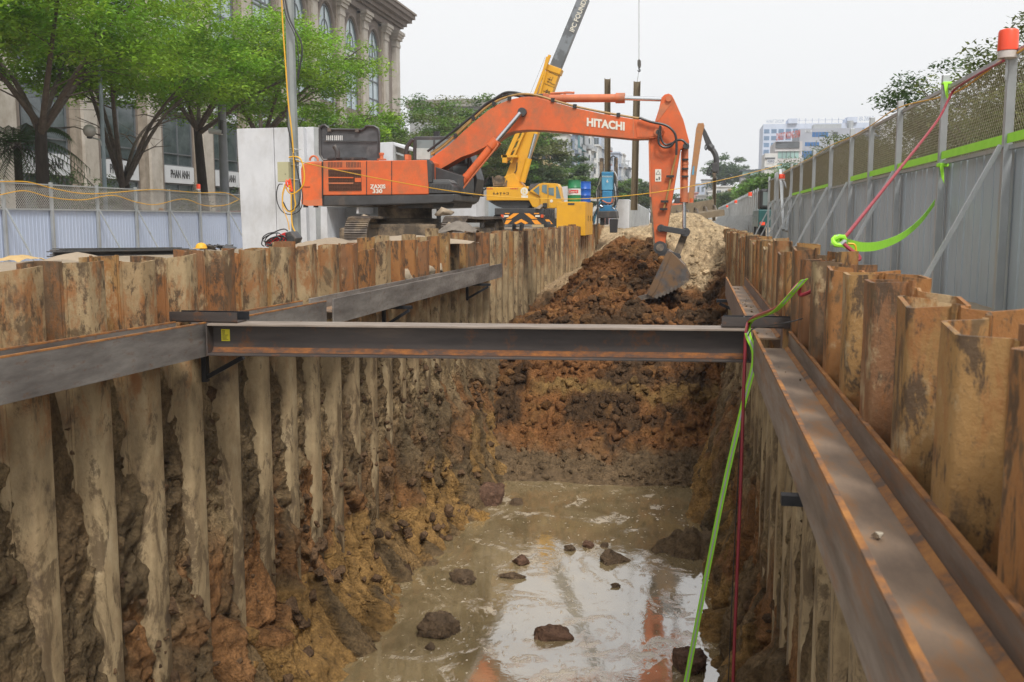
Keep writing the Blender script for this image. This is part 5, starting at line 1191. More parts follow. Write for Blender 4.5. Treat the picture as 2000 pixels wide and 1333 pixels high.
# ================= pole and what hangs on it =================
m_pole = M('pole_galvanised', (.30, .32, .31), (.19, .205, .20), 2.2, st=(1, 1, .6), rough=.5, metal=.4, bump=.08, grime=(.36, .37, .36), gs=3, gst=(1, 1, .3), glo=.55, ghi=.7)
po = thing('utility_pole', 'tall grey steel pole carrying cables in front of the white concrete blocks', 'pole', atY(580, 475, 19))
A = atY(580, 490, 19); B = atY(565, -5, 19); Bt = B + (B - A) * .7
MB().tube([A - Vector((0, 0, .6)), Bt], [.105, .082], 8).build('shaft', m_pole, po)
for py in (292, 312, 323, 351): c0 = atY(577, py, 19); MB().tube([c0 + Vector((.115 * math.cos(a), .115 * math.sin(a), .01 * math.sin(a * 2))) for a in np.linspace(0, 6.28, 14)], .008, 4).build('tie_wire', M('tie_wire', (.5, .5, .48), rough=.4, bump=0), po)
eb = thing('switch_box', 'olive-cream metal switch box fixed to the left of the pole', 'electric box', atY(553, 355, 18.8))
q = MB(); q.b2(atY(542.5, 355.5, 18.75), Vector(atY(563, 316.5, 18.75)) + Vector((0, .16, 0))); q.build('housing', M('olive_cream', (.42, .40, .24), (.38, .36, .22), 3, rough=.5, bump=.02), eb, bevel=.004)
q = MB(); q.b2(atY(556, 341, 18.745), Vector(atY(558, 340, 18.745)) + Vector((0, .01, 0))); q.build('latch', m_blk, eb)
sx = thing('socket_strip', 'orange-red socket strip with yellow plugs hanging on the pole', 'socket strip', atY(567, 376, 18.75))
q = MB(); q.beam(atY(564.5, 350, 18.78), atY(569, 375, 18.78), .07, .05, up=(0, 1, 0)); q.build('housing', M('socket_orange', (.85, .10, .02), rough=.4, bump=0), sx, bevel=.01)
for k in range(4): MB().box(atY(563.5 + k * .8, 354 + k * 5, 18.74), (.035, .02, .035)).build('plug', m_yw if k > 1 else m_red, sx)
q = MB().tube(spline([atY(560, 352, 18.76), atY(559, 358, 18.74), atY(562, 366, 18.76)]), .018, 6).build('handle', m_red, sx)
def cab_(label, pts, r, mat, Y=18.78): return tag(MB().tube(spline([atY(*(p if len(p) == 3 else (*p, Y))) for p in pts], 7), r, 6).build('cable', mat, None, smooth=True), label, 'cable')
cab_('yellow cable running down the whole height of the pole', [(550, -5), (553, 60), (558, 130), (563, 200), (570, 260), (574, 320), (575, 380), (577, 400), (573, 412), (562, 413), (553, 400), (552, 380), (557, 360)], .014, m_yw)
cab_('yellow cable looping to the right of the pole beside the counterweight', [(564, 308), (574, 306), (585, 309), (590, 318), (594, 335), (594, 355), (588, 368), (575, 378), (565, 377), (558, 366)], .014, m_yw)
cab_('yellow cable hanging from the socket strip to the ground', [(568.5, 378), (569, 410), (571, 440), (578, 456), (583, 465), (586, 478)], .014, m_yw)
cab_('pale orange cable between socket strip and welding machine', [(558, 360), (552, 385), (552, 405), (557, 418), (563, 435), (565, 450)], .012, M('pale_orange', (.72, .42, .12), rough=.5, bump=0))
cab_('black cable loop on the left of the pole above the welding machine', [(552, 360), (544, 362), (540, 380), (543, 400), (553, 415), (570, 419), (586, 410), (591, 390), (588, 365), (583, 345)], .010, m_blk)
cab_('black cable running down the pole from above the picture', [(556, -5), (565, 35), (577, 60), (588, 82), (590, 105), (587, 125), (582, 155)], .016, m_blk)
cab_('second black cable hugging the lower pole', [(561, 215), (561, 240), (566, 265), (571, 290), (580, 330), (586, 365), (585, 395), (575, 408), (563, 412), (553, 395)], .013, m_blk)
cab_('thin black cable bowing out right of the upper pole', [(553, -5), (558, 30), (574, 65), (581, 90), (583, 120), (581, 150)], .010, m_blk)
# welding machine
wm = thing('welding_machine', 'red and black welding machine with coiled leads lying at the foot of the pole', 'welding machine', atY(545, 484, 17.5))
Y = 17.6; bx = [(513, 479), (519, 470), (556, 451), (567, 458), (562, 482), (530, 484)]
q = slab([(517, 481), (520, 470), (556, 454), (562, 458), (556, 483), (536, 484)], Y, .3, 'case', M('weld_red', (.62, .03, .03), (.5, .03, .03), 4, rough=.35), wm, .01)
slab([(556, 455), (567, 452), (578, 466), (570, 480), (556, 484), (559, 470)], Y - .04, .34, 'front_panel', m_dg, wm, .015)
slab([(517, 481), (556, 480), (556, 486), (532, 485)], Y - .01, .3, 'base', m_blk, wm)
c0 = atY(567, 468, Y - .05); MB().cyl(c0, c0 + Vector((0, .02, 0)), .07, n=16).build('fan_grille', m_hosed, wm)
rr = random.Random(2)
for k in range(7):
    cx, cy = 534 + rr.uniform(-8, 10), 468 + rr.uniform(-5, 6); rx, ry = rr.uniform(10, 19), rr.uniform(6, 11)
    MB().tube([atY(cx + rx * math.cos(a), cy + ry * math.sin(a) - .3 * rx * math.cos(a), Y - .06 - .01 * k) for a in np.linspace(0, 6.28, 22)], .011, 5).build('lead', m_hosed, wm, smooth=True)
MB().tube(spline([atY(x, y, Y - .1) for x, y in ((516, 482), (511, 477), (515, 466), (530, 457), (545, 450), (556, 448), (562, 452))]), .012, 5).build('lead', m_hosed, wm)
# things on the bank, left
hm = thing('safety_helmet', 'yellow safety helmet lying on the bank behind the left wall', 'helmet', atY(393, 486, 18)); c0 = atY(393, 486, 18)
MB().lathe([(.11, 0), (.115, .01), (.108, .03), (.10, .06), (.08, .09), (.04, .11), (.0, .115)], c0, 18).build('shell', m_yw, hm, smooth=True); MB().box(c0 + Vector((0, -.14, .012)), (.16, .08, .012)).build('peak', m_yw, hm)
fb = MB(); 
for k in range(3): fb.hbeam(atY(104 + k * 6, 494 - k * 3, 15.6 + k * .35), atY(372 - 20 * k, 490 - k * 2, 19.2 + k * .4), .14, .10)
for k in range(1): pass
bsn = thing('steel_beams', 'bundle of dark steel sections lying flat on the ground before the left fence', 'steel beam', atY(240, 492, 17))
for k in range(3): MB().hbeam(atY(104 + k * 6, 497 - k * 3, 15.6 + k * .4), atY(372 - 14 * k, 492 - k * 2, 19.2 + k * .4), .3, .10).build('beam', m_dg, bsn)
scp = thing('scrap_heap', 'small heap of dark scrap plates right of the yellow helmet', 'scrap', atY(425, 486, 18.4))
rr = random.Random(6)
for k in range(9): MB().box(atY(404 + k * 5.5, 484 - 2 * math.sin(k * .4), 18.3 + rr.random() * .4), (.22, .18, .02), M=Matrix.Rotation(rr.uniform(-.5, .5), 3, 'X') @ Matrix.Rotation(rr.uniform(-.5, .5), 3, 'Y')).build('plate', m_dg, scp)
clo = atY(30, 508, 13.2)
xs2 = np.linspace(-.35, .3, 26); ys2 = np.linspace(-.35, .35, 18); XX, YY = np.meshgrid(xs2, ys2, indexing='ij')
ZZ = .09 * np.exp(-((XX + .0) / .2) ** 2 - (YY / .2) ** 2) + .04 * fbm(XX * 6, YY * 6, 0, 3, 5) + .03
o = mesh_np('cloth', np.stack([(XX + clo.x).ravel(), (YY + clo.y).ravel(), (ZZ + clo.z - .03).ravel()], 1), tri_grid(26, 18), M('ochre_cloth', (.52, .36, .16), (.42, .28, .12), 5, rough=.9), None, True, org=clo); tag(o, 'crumpled ochre cloth lying on the pile tops at the far left', 'cloth')
def mound(label, px, py, Y, rx, ry, h, seed, mat=m_sand, name='soil_mound'):
    c0 = atY(px, py, Y); a = np.linspace(-1, 1, 34); AX, AY = np.meshgrid(a, a, indexing='ij'); rr_ = np.sqrt(AX ** 2 + AY ** 2)
    ZZ = h * np.clip(1 - rr_ ** 1.6, -.25, 1) * (1 + .35 * fbm(AX * 2.2, AY * 2.2, seed, 4, seed)) + .05 * h * fbm(AX * 9, AY * 9, 0, 2, seed)
    o = mesh_np(name, np.stack([(AX * rx + c0.x).ravel(), (AY * ry + c0.y).ravel(), (ZZ + c0.z - .02).ravel()], 1), tri_grid(34, 34), mat, None, True, org=(c0.x, c0.y, c0.z)); tag(o, label, 'soil heap')
mound('flat mound of pale sandy soil behind the left pile tops', 148, 503, 13.6, .42, .3, .09, 3)
mound('small heap of sandy soil right of the pole foot', 605, 481, 16.3, .35, .35, .10, 5); mound('low heap of sandy soil below the excavator counterweight', 650, 475, 17.5, .55, .4, .12, 8)
mound('lump of grey clay beside the right track of the orange excavator', 895, 448, 22.5, .45, .4, .22, 9, M('grey_clay', (.20, .17, .14), (.12, .10, .08), 5, rough=.8, bump=.6)); mound('long low heap of soil in front of the orange excavator', 800, 470, 20.5, 1.4, .5, .12, 11)
# wet clay lumps on the far left waling
for i, (px, py, Y, s_) in enumerate(((790, 538, 15.2, .16), (835, 528, 16.9, .14), (858, 524, 17.9, .11))):
    c0 = atX(px, py, LX - .1); v, f = clod_proto(40 + i, 3)
    o = mesh_np('clay_lump', np.array([(c0.x + a * s_, c0.y + b * s_ * 1.6, c0.z + c_ * s_ * .9) for a, b, c_ in v]), f, M('pale_clay', (.42, .34, .24), (.28, .22, .15), 7, rough=.85, bump=.7), None, True, org=c0); tag(o, ['left', 'middle', 'right'][i] + ' pale clay lump sitting above the far left waling', 'clay lump')

# ================= concrete =================
m_conc = M('white_concrete', (.60, .61, .63), (.48, .49, .51), .8, rough=.85, bump=.12, grime=(.30, .285, .26), gs=.8, gst=(1, 1, .5), glo=.44, ghi=.78)
m_cong = M('grey_concrete', (.36, .37, .37), (.27, .28, .28), 1.2, rough=.85, bump=.12, grime=(.2, .19, .18), gs=1, gst=(1, 1, .6), glo=.52, ghi=.75)
def culvert(label, boxes, cat='concrete block', m=None, recess=None):
    r_ = thing('concrete_block', label, cat, atY(boxes[0][0][0][0], boxes[0][0][2][1] if len(boxes[0][0]) > 2 else 480, boxes[0][1]))
    for pts, Y, th, nm, mm in boxes: slab(pts, Y, th, nm, mm, r_, .015)
culvert('tall white precast concrete block left of the steel pole', [([(462, 252), (533, 250), (541, 486), (474, 488)], 33, 2.4, 'left_slab', m_conc), ([(534.5, 250), (592, 248.5), (600, 484), (542, 486)], 33.02, 2.4, 'right_slab', m_conc)])
culvert('white precast concrete block partly behind the steel pole, with a sloping grey edge', [([(593, 249), (612, 248), (618, 484), (601, 484)], 33.3, 2.2, 'slab', m_conc), ([(612.5, 248), (624, 250), (632, 478), (618.5, 484)], 33.35, 2.2, 'bevelled_edge', m_cong)])
culvert('grey open box culvert below the excavator house', [([(626, 380), (820, 380), (820, 404), (698, 404), (640, 404)], 32, 2.5, 'roof_slab', m_conc), ([(626, 404.5), (638, 404.5), (640, 470), (632, 478), (626, 480)], 32, 2.5, 'side_wall', m_conc), ([(639, 405), (820, 405), (820, 466), (641, 466)], 33.8, .3, 'back_wall', m_cong), ([(640, 466.5), (820, 466.5), (820, 474), (632, 478)], 32, 2.5, 'floor_slab', m_conc), ([(696, 405), (701, 405), (700, 418), (696, 418)], 32.1, 1.6, 'rib', m_conc)])
culvert('pale concrete culvert unit showing behind the open hood', [([(740, 279), (767, 277.5), (767, 380), (740, 380)], 36, 2.2, 'end_wall', m_conc), ([(767.5, 277.5), (797, 289), (797, 294), (767.5, 284)], 36.1, 2, 'roof_edge', m_conc), ([(767.5, 284.5), (772, 286), (772, 380), (767.5, 380)], 36.1, 2, 'side_wall', m_cong), ([(772.5, 287), (796, 295), (796, 380), (772.5, 380)], 37.5, .3, 'inner_wall', M('brown_inside', (.22, .17, .12), (.15, .12, .09), 3, rough=.8)), ([(772.5, 297), (797, 306), (797, 310), (772.5, 301)], 36.2, .4, 'ledge', m_cong)])
culvert('low white concrete unit between the tracks of the excavator', [([(796, 452), (880, 450), (880, 470), (796, 472)], 31.0, 1.2, 'slab', m_conc), ([(880.5, 384), (930, 384), (930, 425), (880.5, 425)], 33, 1.4, 'upright', m_conc), ([(844, 450), (850, 450), (850, 472), (844, 472)], 30.9, .08, 'rib', m_cong)])
culvert('pale concrete unit behind the yellow crane cab', [([(1092, 366), (1108, 364), (1112, 396), (1094, 396)], 58, 2, 'end_wall', m_conc), ([(1112.5, 380), (1165, 388), (1167, 394), (1113, 388)], 58, 2, 'roof_slab', m_conc)])
for i in range(9):
    Yb = 55 + i * 4.6; w_ = 1.2; z1 = 2.35 - .02 * i; xc = -3.95 - .1 * i
    r_ = thing('concrete_block', f'{["nearest", "second", "third", "fourth", "fifth", "sixth", "seventh", "eighth", "farthest"][i]} upright precast concrete unit in the row behind the blue pile press', 'concrete block', (xc, Yb, .2), 'row of precast concrete units behind the press')
    MB().b2((xc - .5, Yb, .2), (xc + .35, Yb + 2.6, z1)).build('slab', m_conc, r_, bevel=.03)
    for k in range(3): MB().b2((xc + .351, Yb + .2 + k * .9, .3), (xc + .46, Yb + .36 + k * .9, z1 - .1)).build('rib', m_cong, r_)
for k in range(3):
    A = atY(962 + k * 10, 392, 56.5); MB()
mk_ = thing('container', 'blue-grey corrugated container between track and crane carrier', 'container', atY(975, 430, 57))
sheet('side', mk_, 0, 0, 0.5, 0, .5, pl, m_pan) if False else None
A = atY(953, 394, 57); B = atY(990, 436, 57); q = MB(); q.b2((A.x, 57.1, B.z), (B.x, 59, A.z)); q.build('body', m_pan, mk_)
q = MB(); 
for k in range(9): x = A.x + .05 + k * (B.x - A.x) / 9; q.b2((x, 57.05, B.z), (x + .05, 57.099, A.z))
q.build('ribs', m_pan, mk_)
# person behind the left fence
m_skin = M('skin', (.45, .27, .19), rough=.6, bump=.02); m_jk = M('dark_blue_cloth', (.04, .05, .09), (.03, .035, .06), 9, rough=.9)
pc = atX(314, 404, -23.2); pb = Vector((pc.x, pc.y, -.1)); pe = thing('person', 'worker in a hard hat and white mask behind the left fence mesh', 'person', pb)
def skin(name, jo, ed, mat, par, root=0):
    me = bpy.data.meshes.new(name); o0 = ORG[par.name]; me.from_pydata([tuple(Vector(p[:3]) + pb - o0) for p in jo], ed, []); me.materials.append(mat)
    o = bpy.data.objects.new(name, me); link(o); o.parent = par; ORG[o.name] = o0
    o.modifiers.new('Skin', 'SKIN'); sv = me.skin_vertices[0].data
    for i, p in enumerate(jo): sv[i].radius = (p[3], p[4] if len(p) > 4 else p[3]); sv[i].use_root = i == root
    s_ = o.modifiers.new('Sub', 'SUBSURF'); s_.levels = s_.render_levels = 2; return o
J = [(0, 0, .95, .16, .11), (0, 0, 1.2, .16, .11), (0, 0, 1.42, .15, .10), (0, 0, 1.52, .055), (.01, 0, 1.60, .075), (.01, 0, 1.70, .085), (0, -.19, 1.43, .06), (0, -.25, 1.15, .045), (.1, -.24, .92, .035), (0, .19, 1.43, .06), (0, .25, 1.15, .045), (.1, .24, .92, .035), (0, -.1, .9, .09), (0, -.11, .5, .065), (0, -.11, .08, .045), (.14, -.11, .03, .04), (0, .1, .9, .09), (0, .11, .5, .065), (0, .11, .08, .045), (.14, .11, .03, .04)]
ED = [(0, 1), (1, 2), (2, 3), (3, 4), (4, 5), (2, 6), (6, 7), (7, 8), (2, 9), (9, 10), (10, 11), (0, 12), (12, 13), (13, 14), (14, 15), (0, 16), (16, 17), (17, 18), (18, 19)]
skin('body', J, ED, m_skin, pe)
skin('jacket', [(0, 0, .92, .18, .13), (0, 0, 1.2, .175, .125), (0, 0, 1.43, .155, .11), (0, -.2, 1.44, .075), (0, -.26, 1.15, .06), (.09, -.245, .97, .05), (0, .2, 1.44, .075), (0, .26, 1.15, .06), (.09, .245, .97, .05)], [(0, 1), (1, 2), (2, 3), (3, 4), (4, 5), (2, 6), (6, 7), (7, 8)], m_jk, pe)
skin('trousers', [(0, 0, .93, .17, .12), (0, -.1, .88, .10), (0, -.11, .5, .08), (0, -.11, .12, .065), (0, .1, .88, .10), (0, .11, .5, .08), (0, .11, .12, .065)], [(0, 1), (1, 2), (2, 3), (0, 4), (4, 5), (5, 6)], m_jk, pe)
MB().lathe([(.135, 1.73), (.14, 1.735), (.125, 1.76), (.12, 1.80), (.09, 1.85), (.04, 1.875), (0, 1.88)], pb + Vector((.01, 0, 0)), 16).build('hard_hat', M('hat_orange', (.75, .35, .12), bump=0), pe, smooth=True)
MB().box(pb + Vector((.09, -.02, 1.61)), (.05, .12, .10)).build('face_mask', M('mask_white', (.75, .75, .76), bump=0), pe, bevel=.015)
# red car behind the left fence
cc = atX(460, 404, -25.5); car = thing('parked_car', 'red car behind the right end of the left fence', 'car', (cc.x, cc.y, -.1))
m_rc = M('red_car_paint', (.55, .03, .03), rough=.25, bump=0); x0, y0 = cc.x, cc.y
pr = [(-2.1, .3), (2.1, .3), (2.15, .75), (1.2, .95), (.7, 1.45), (-.9, 1.48), (-1.6, 1.0), (-2.15, .9)]
MB().prism([(x0 - .85, y0 + a, -.1 + b * 1.25) for a, b in pr], (1.7, 0, 0)).build('body', m_rc, car, bevel=.08)
MB().prism([(x0 + .853, y0 + a, -.1 + b * 1.25) for a, b in [(.95, 1.0), (.55, 1.38), (-.8, 1.4), (-1.35, 1.02)]], (.01, 0, 0)).build('side_window', m_gls, car)
for a in (-1.3, 1.35):
    for s_ in (-1, 1): MB().cyl((x0 + s_ * .72, y0 + a, .24), (x0 + s_ * .9, y0 + a, .24), .33, n=18).build('wheel', m_blk, car, smooth=True)
# ================= leaves and trees =================
def leafmat(name, c):
    t = NT(name); a = t.n('ShaderNodeVertexColor', layer_name='Col'); cc = t.mix(1., a.outputs['Color'], c, 'MULTIPLY')
    d = t.n('ShaderNodeBsdfDiffuse'); tr_ = t.n('ShaderNodeBsdfTranslucent'); g_ = t.n('ShaderNodeBsdfGlossy'); g_.inputs['Roughness'].default_value = .45
    t.L.new(cc, d.inputs['Color']); t.L.new(cc, tr_.inputs['Color'])
    m1 = t.n('ShaderNodeMixShader'); m1.inputs[0].default_value = .45; t.L.new(d.outputs[0], m1.inputs[1]); t.L.new(tr_.outputs[0], m1.inputs[2])
    m2 = t.n('ShaderNodeMixShader'); m2.inputs[0].default_value = .04; t.L.new(m1.outputs[0], m2.inputs[1]); t.L.new(g_.outputs[0], m2.inputs[2])
    t.L.new(m2.outputs[0], t.N['Material Output'].inputs[0]); return t.m
m_lfb = leafmat('leaf_bright', (.165, .345, .028)); m_lfd = leafmat('leaf_dark', (.065, .125, .035)); m_lfo = leafmat('leaf_olive', (.115, .165, .05)); m_lfm = leafmat('leaf_mid', (.10, .21, .04))
m_bark = M('bark', (.06, .048, .038), (.028, .022, .018), 5, st=(1, 1, .3), rough=.95, bump=.8, bs=18, bd=.03); m_bark2 = M('branch_bark', (.13, .105, .085), (.07, .055, .045), 6, rough=.95, bump=.4)
def leaves(name, par, cen, rad, per, size, mat, seed, asp=.45, flat=.35, org=None):
    """cen (n,3) cluster centres, rad (n,3) radii: leaf quads spread through each cluster"""
    g = np.random.default_rng(seed); n = len(cen); N = n * per
    c = np.repeat(np.asarray(cen), per, 0); r = np.repeat(np.asarray(rad), per, 0)
    u = g.normal(size=(N, 3)); u /= np.linalg.norm(u, axis=1)[:, None] + 1e-9; u *= g.random((N, 1)) ** .45
    p = c + u * r
    a = g.uniform(0, 6.283, N); tilt = g.normal(0, flat, N)
    d = np.stack([np.cos(a), np.sin(a), tilt], 1); d /= np.linalg.norm(d, axis=1)[:, None]
    up = np.stack([g.normal(0, .5, N), g.normal(0, .5, N), np.ones(N)], 1); s = np.cross(d, up); s /= np.linalg.norm(s, axis=1)[:, None] + 1e-9
    L = size * g.uniform(.6, 1.4, N)[:, None]; W = L * asp
    V = np.stack([p - d * L / 2, p + s * W / 2 - np.array([0, 0, .1]) * L, p + d * L / 2 - np.array([0, 0, .25]) * L, p - s * W / 2 - np.array([0, 0, .1]) * L], 1).reshape(-1, 3)
    Fq = np.arange(N * 4).reshape(-1, 4)
    cl = np.repeat(g.uniform(.65, 1.3, (n, 1)), per, 0) * g.uniform(.75, 1.25, (N, 1)); yel = np.repeat(g.random((n, 1)), per, 0) * .35
    C3 = np.concatenate([cl * (1 + yel), cl, cl * .9], 1); C3 = np.repeat(C3, 4, 0)
    return mesh_np(name, V, Fq, mat, par, colors=C3)
def tree(label, base, H, Rr, tr_, fork, mat, seed, group, ncl=70, per=130, size=.20, lim=7, spread=1., dead=0, cen_off=(0, 0), ragged=1., low=0., flatr=.28, minz=0):
    g = random.Random(seed); b = Vector(base); t_ = thing('street_tree', label, 'tree', b, group)
    fk = b + Vector((g.uniform(-.3, .3), g.uniform(-.3, .3), fork))
    tk = MB(); tk.tube(spline([b - Vector((0, 0, .3)), b.lerp(fk, .5) + Vector((g.uniform(-.12, .12), g.uniform(-.12, .12), 0)), fk], 5), [tr_ * (1.25 - .45 * i / 10) for i in range(11)], 10)
    tk.build('trunk', m_bark, t_, smooth=True)
    br = MB(); cen = []; rad = []
    for k in range(lim):
        a = math.tau * k / lim + g.uniform(-.3, .3); rr_ = Rr * g.uniform(.55, 1.); zt = b.z + fork + (H - fork) * g.uniform(.45, .95) * (1 - .25 * (rr_ / Rr))
        e = Vector((b.x + cen_off[0] + rr_ * math.cos(a), b.y + cen_off[1] + rr_ * math.sin(a), zt)); st = fk - Vector((0, 0, g.uniform(0, fork * (.3 if fork < 4 else .1))))
        md = st.lerp(e, .45) + Vector((g.uniform(-.3, .3), g.uniform(-.3, .3), (zt - st.z) * .12)); P_ = spline([st, md, e], 6)
        br.tube(P_, [tr_ * .55 * (1 - .85 * i / 12) for i in range(13)], 6)
        ns = 5
        for j in range(ns):
            f_ = .3 + .7 * j / ns; p0 = P_[int(f_ * 12)]; a2 = a + g.uniform(-1.5, 1.5); l = Rr * g.uniform(.25, .55) * (1.15 - f_ * .4)
            p1 = p0 + Vector((l * math.cos(a2), l * math.sin(a2), l * g.uniform(-.05, .55))); pm = p0.lerp(p1, .5) + Vector((0, 0, l * .1))
            br.tube([p0, pm, p1], [tr_ * .16, tr_ * .10, tr_ * .03], 5)
            for q_ in range(2):
                p2 = p1 + Vector((g.uniform(-1, 1), g.uniform(-1, 1), g.uniform(-.3, .5))) * l * .6; br.tube([pm, p2], [tr_ * .06, tr_ * .02], 4)
                cen.append(p2); 
            cen.append(p1)
        cen.append(e)
    br.build('branches', m_bark2, t_, smooth=True)
    while len(cen) < ncl:
        a = g.uniform(0, 6.28); q_ = math.sqrt(g.random()); zf = g.random() ** .8
        cen.append(Vector((b.x + cen_off[0] + Rr * q_ * math.cos(a) * ragged, b.y + cen_off[1] + Rr * q_ * math.sin(a) * ragged, b.z + fork + low + (H - fork - low) * (zf * (1 - .45 * q_ ** 2)))))
    if minz: cen = [c for c in cen if c.z > b.z + minz] + [Vector((c.x, c.y, b.z + minz + g.random() * 3)) for c in cen if c.z <= b.z + minz and g.random() < .5]
    k_ = len(cen); rd = [(Rr * g.uniform(.16, .30),) * 2 + (Rr * g.uniform(.5, 1.1) * flatr * .5,) for _ in range(k_)]
    leaves('crown', t_, np.array([tuple(c) for c in cen]), np.array(rd), per, size, mat, seed)
    return t_
G1 = 'street trees behind the left fence'
for i, (px, H, Rr, mt, tr_, fk, lb) in enumerate(((90, 12.8, 5.2, m_lfb, .27, 5.2, 'leafy street tree with a thick dark trunk behind the left end of the fence'),
        (258, 12.8, 5.3, m_lfb, .24, 3.6, 'street tree with forked spreading limbs behind the globe street lamp'), (402, 13.2, 5.5, m_lfb, .26, 6.2, 'tall bright green street tree left of the grey camera mast'),
        (512, 13.6, 5.8, m_lfb, .28, 6.4, 'street tree whose crown reaches behind the steel pole'))):
    c0 = atX(px, 380, -26)
    tree(lb, (c0.x, c0.y, -.1), H, Rr, tr_, fk, mt, 30 + i, G1, ncl=190, per=165, size=.20, lim=6, cen_off=(1.0, -.5), low=1.9, flatr=.22, minz=7.0)
c0 = atX(20, 380, -27); tree('street tree partly outside the picture at the top left corner', (-27, 31, -.1), 13, 5.2, .3, 5.5, m_lfb, 41, G1, ncl=120, per=140, size=.24, low=1.2)
for i, (X_, Y_, H, Rr, mt, lb) in enumerate(((-25, 66, 10.6, 5.0, m_lfb, 'bright green tree right of the steel pole in front of the arched windows'), (-24, 76, 10.6, 4.8, m_lfo, 'olive feathery tree below the building corner'), (-24, 87, 12.4, 5.4, m_lfm, 'tree whose twigs stand against the sky right of the building corner'),
        (-24, 98, 14.2, 6.2, m_lfo, 'olive green tree above the open engine hood'), (-24, 112, 15.0, 6.4, m_lfm, 'tree above the excavator cab'), (-23, 127, 15.0, 6.5, m_lfo, 'darker tree behind the excavator boom foot'),
        (-27, 70, 9, 4.5, m_lfd, 'dark lower tree close behind the white concrete blocks'), (-27, 104, 11.5, 6, m_lfm, 'lower green tree behind the open hood'), (-20.5, 118, 9.5, 5, m_lfd, 'dark green tree behind the yellow crane boom foot'),
        (-20, 136, 11, 5.5, m_lfd, 'dark spreading tree right of the yellow crane boom'), (-17.5, 128, 8.3, 4.2, m_lfm, 'bright lower tree above the crane cab'), (-16, 150, 9, 4.5, m_lfd, 'dark tree above the green drum'),
        (-14, 160, 8.8, 4.2, m_lfm, 'green tree left of the blue pile press'), (-13.2, 185, 10.5, 5.0, m_lfd, 'dark tree right of the blue pile press'), (-12, 205, 9.5, 5, m_lfo, 'farther tree behind the hanging sheet pile'), (-10, 230, 8.5, 5, m_lfd, 'farthest dark tree left of the excavator stick'))):
    tree(lb, (X_, Y_, 0), H, Rr, .22, H * .36, mt, 60 + i, 'trees along the street beyond the excavator', ncl=170 if 2 <= i <= 5 else 110, per=140, size=.27 if Y_ < 100 else .40, lim=6, low=.3, flatr=.2)
# right side trees behind the fence
for i, (X_, Y_, H, Rr, mt) in enumerate(((7.4, 17.0, 5.6, 2.4, m_lfo), (8.0, 22.5, 6.4, 2.7, m_lfo), (7.6, 28, 6.0, 2.8, m_lfd), (8, 34, 5.7, 3.0, m_lfo), (8, 41, 5.8, 3.2, m_lfd), (8.4, 49, 5.8, 3.4, m_lfo), (8.6, 58, 5.6, 3.5, m_lfd), (9, 68, 5.6, 3.6, m_lfm))):
    tree(f'{["feathery dark tree behind the nearest fence panel with the big lamp", "taller feathery tree behind the second and third fence posts", "dark olive tree behind the third fence post", "olive tree behind the middle of the right fence", "fifth tree from the right edge behind the right fence", "sixth tree from the right edge behind the right fence", "dark tree behind the bracket frame", "green tree behind the green lorry"][i]}', (X_, Y_, .1), H, Rr, .10, H * .25, mt, 90 + i, 'trees behind the right fence', ncl=130 if i < 4 else 80, per=150, size=.12, lim=8, low=-.2)
for i, (X_, Y_, H) in enumerate(((9, 95, 6.2), (10, 112, 7), (9.5, 130, 7.2), (10, 150, 7.6), (9, 175, 7.2), (8, 205, 7.5), (6, 235, 7.8), (3, 262, 7.5), (-2, 285, 7.5))):
    tree(f'{ordw(i + 1)} nearest rounded green tree of the far row right of the excavator stick', (X_, Y_, 0), H, 5.2, .2, 1.8, [m_lfm, m_lfd, m_lfo][i % 3], 120 + i, 'far row of rounded trees on the right', ncl=90, per=70, size=.5, lim=5, low=-.4)
tree('dark dense tree standing above the white house in the distance', atY(1418, 400, 300), 15, 7, .3, 5, m_lfd, 140, 'far row of rounded trees on the right', ncl=120, per=60, size=.8, lim=5)
# palm and shrubs in front of the mall
pm_ = thing('palm_tree', 'dark drooping palm at the left edge in front of the building', 'palm', (-28, 38, -.1)); pt = Vector((-28, 38, 4.3)); MB().tube([(-28, 38, -.1), (-28, 38, 4.3)], [.2, .15], 9).build('trunk', m_bark, pm_)
pv = []; pf = []; b = 0; rr = random.Random(5); q = MB()
for k in range(46):
    a = k * 2.4; el = rr.uniform(-.5, 1.0); L_ = 3.4; P_ = [pt + Vector((math.cos(a) * L_ * s_ * math.cos(el), math.sin(a) * L_ * s_ * math.cos(el), L_ * s_ * math.sin(el) - 2.2 * s_ * s_)) for s_ in np.linspace(0, 1, 22)]
    q.tube(P_, .018, 3)
    for j in range(2, 22):
        d = (P_[j] - P_[j - 1]).normalized(); sd = d.cross(Vector((0, 0, 1))).normalized()
        for s_ in (-1, 1):
            tip = P_[j] + sd * s_ * .42 + d * .3 - Vector((0, 0, .25)); pv += [P_[j] - d * .03, P_[j] + d * .03, tip]; pf.append((b, b + 1, b + 2)); b += 3
q.build('stems', m_bark2, pm_); mesh_np('fronds', np.array([tuple(p) for p in pv]), np.array(pf), m_lfd, pm_, colors=np.ones((len(pv), 3)) * .8)
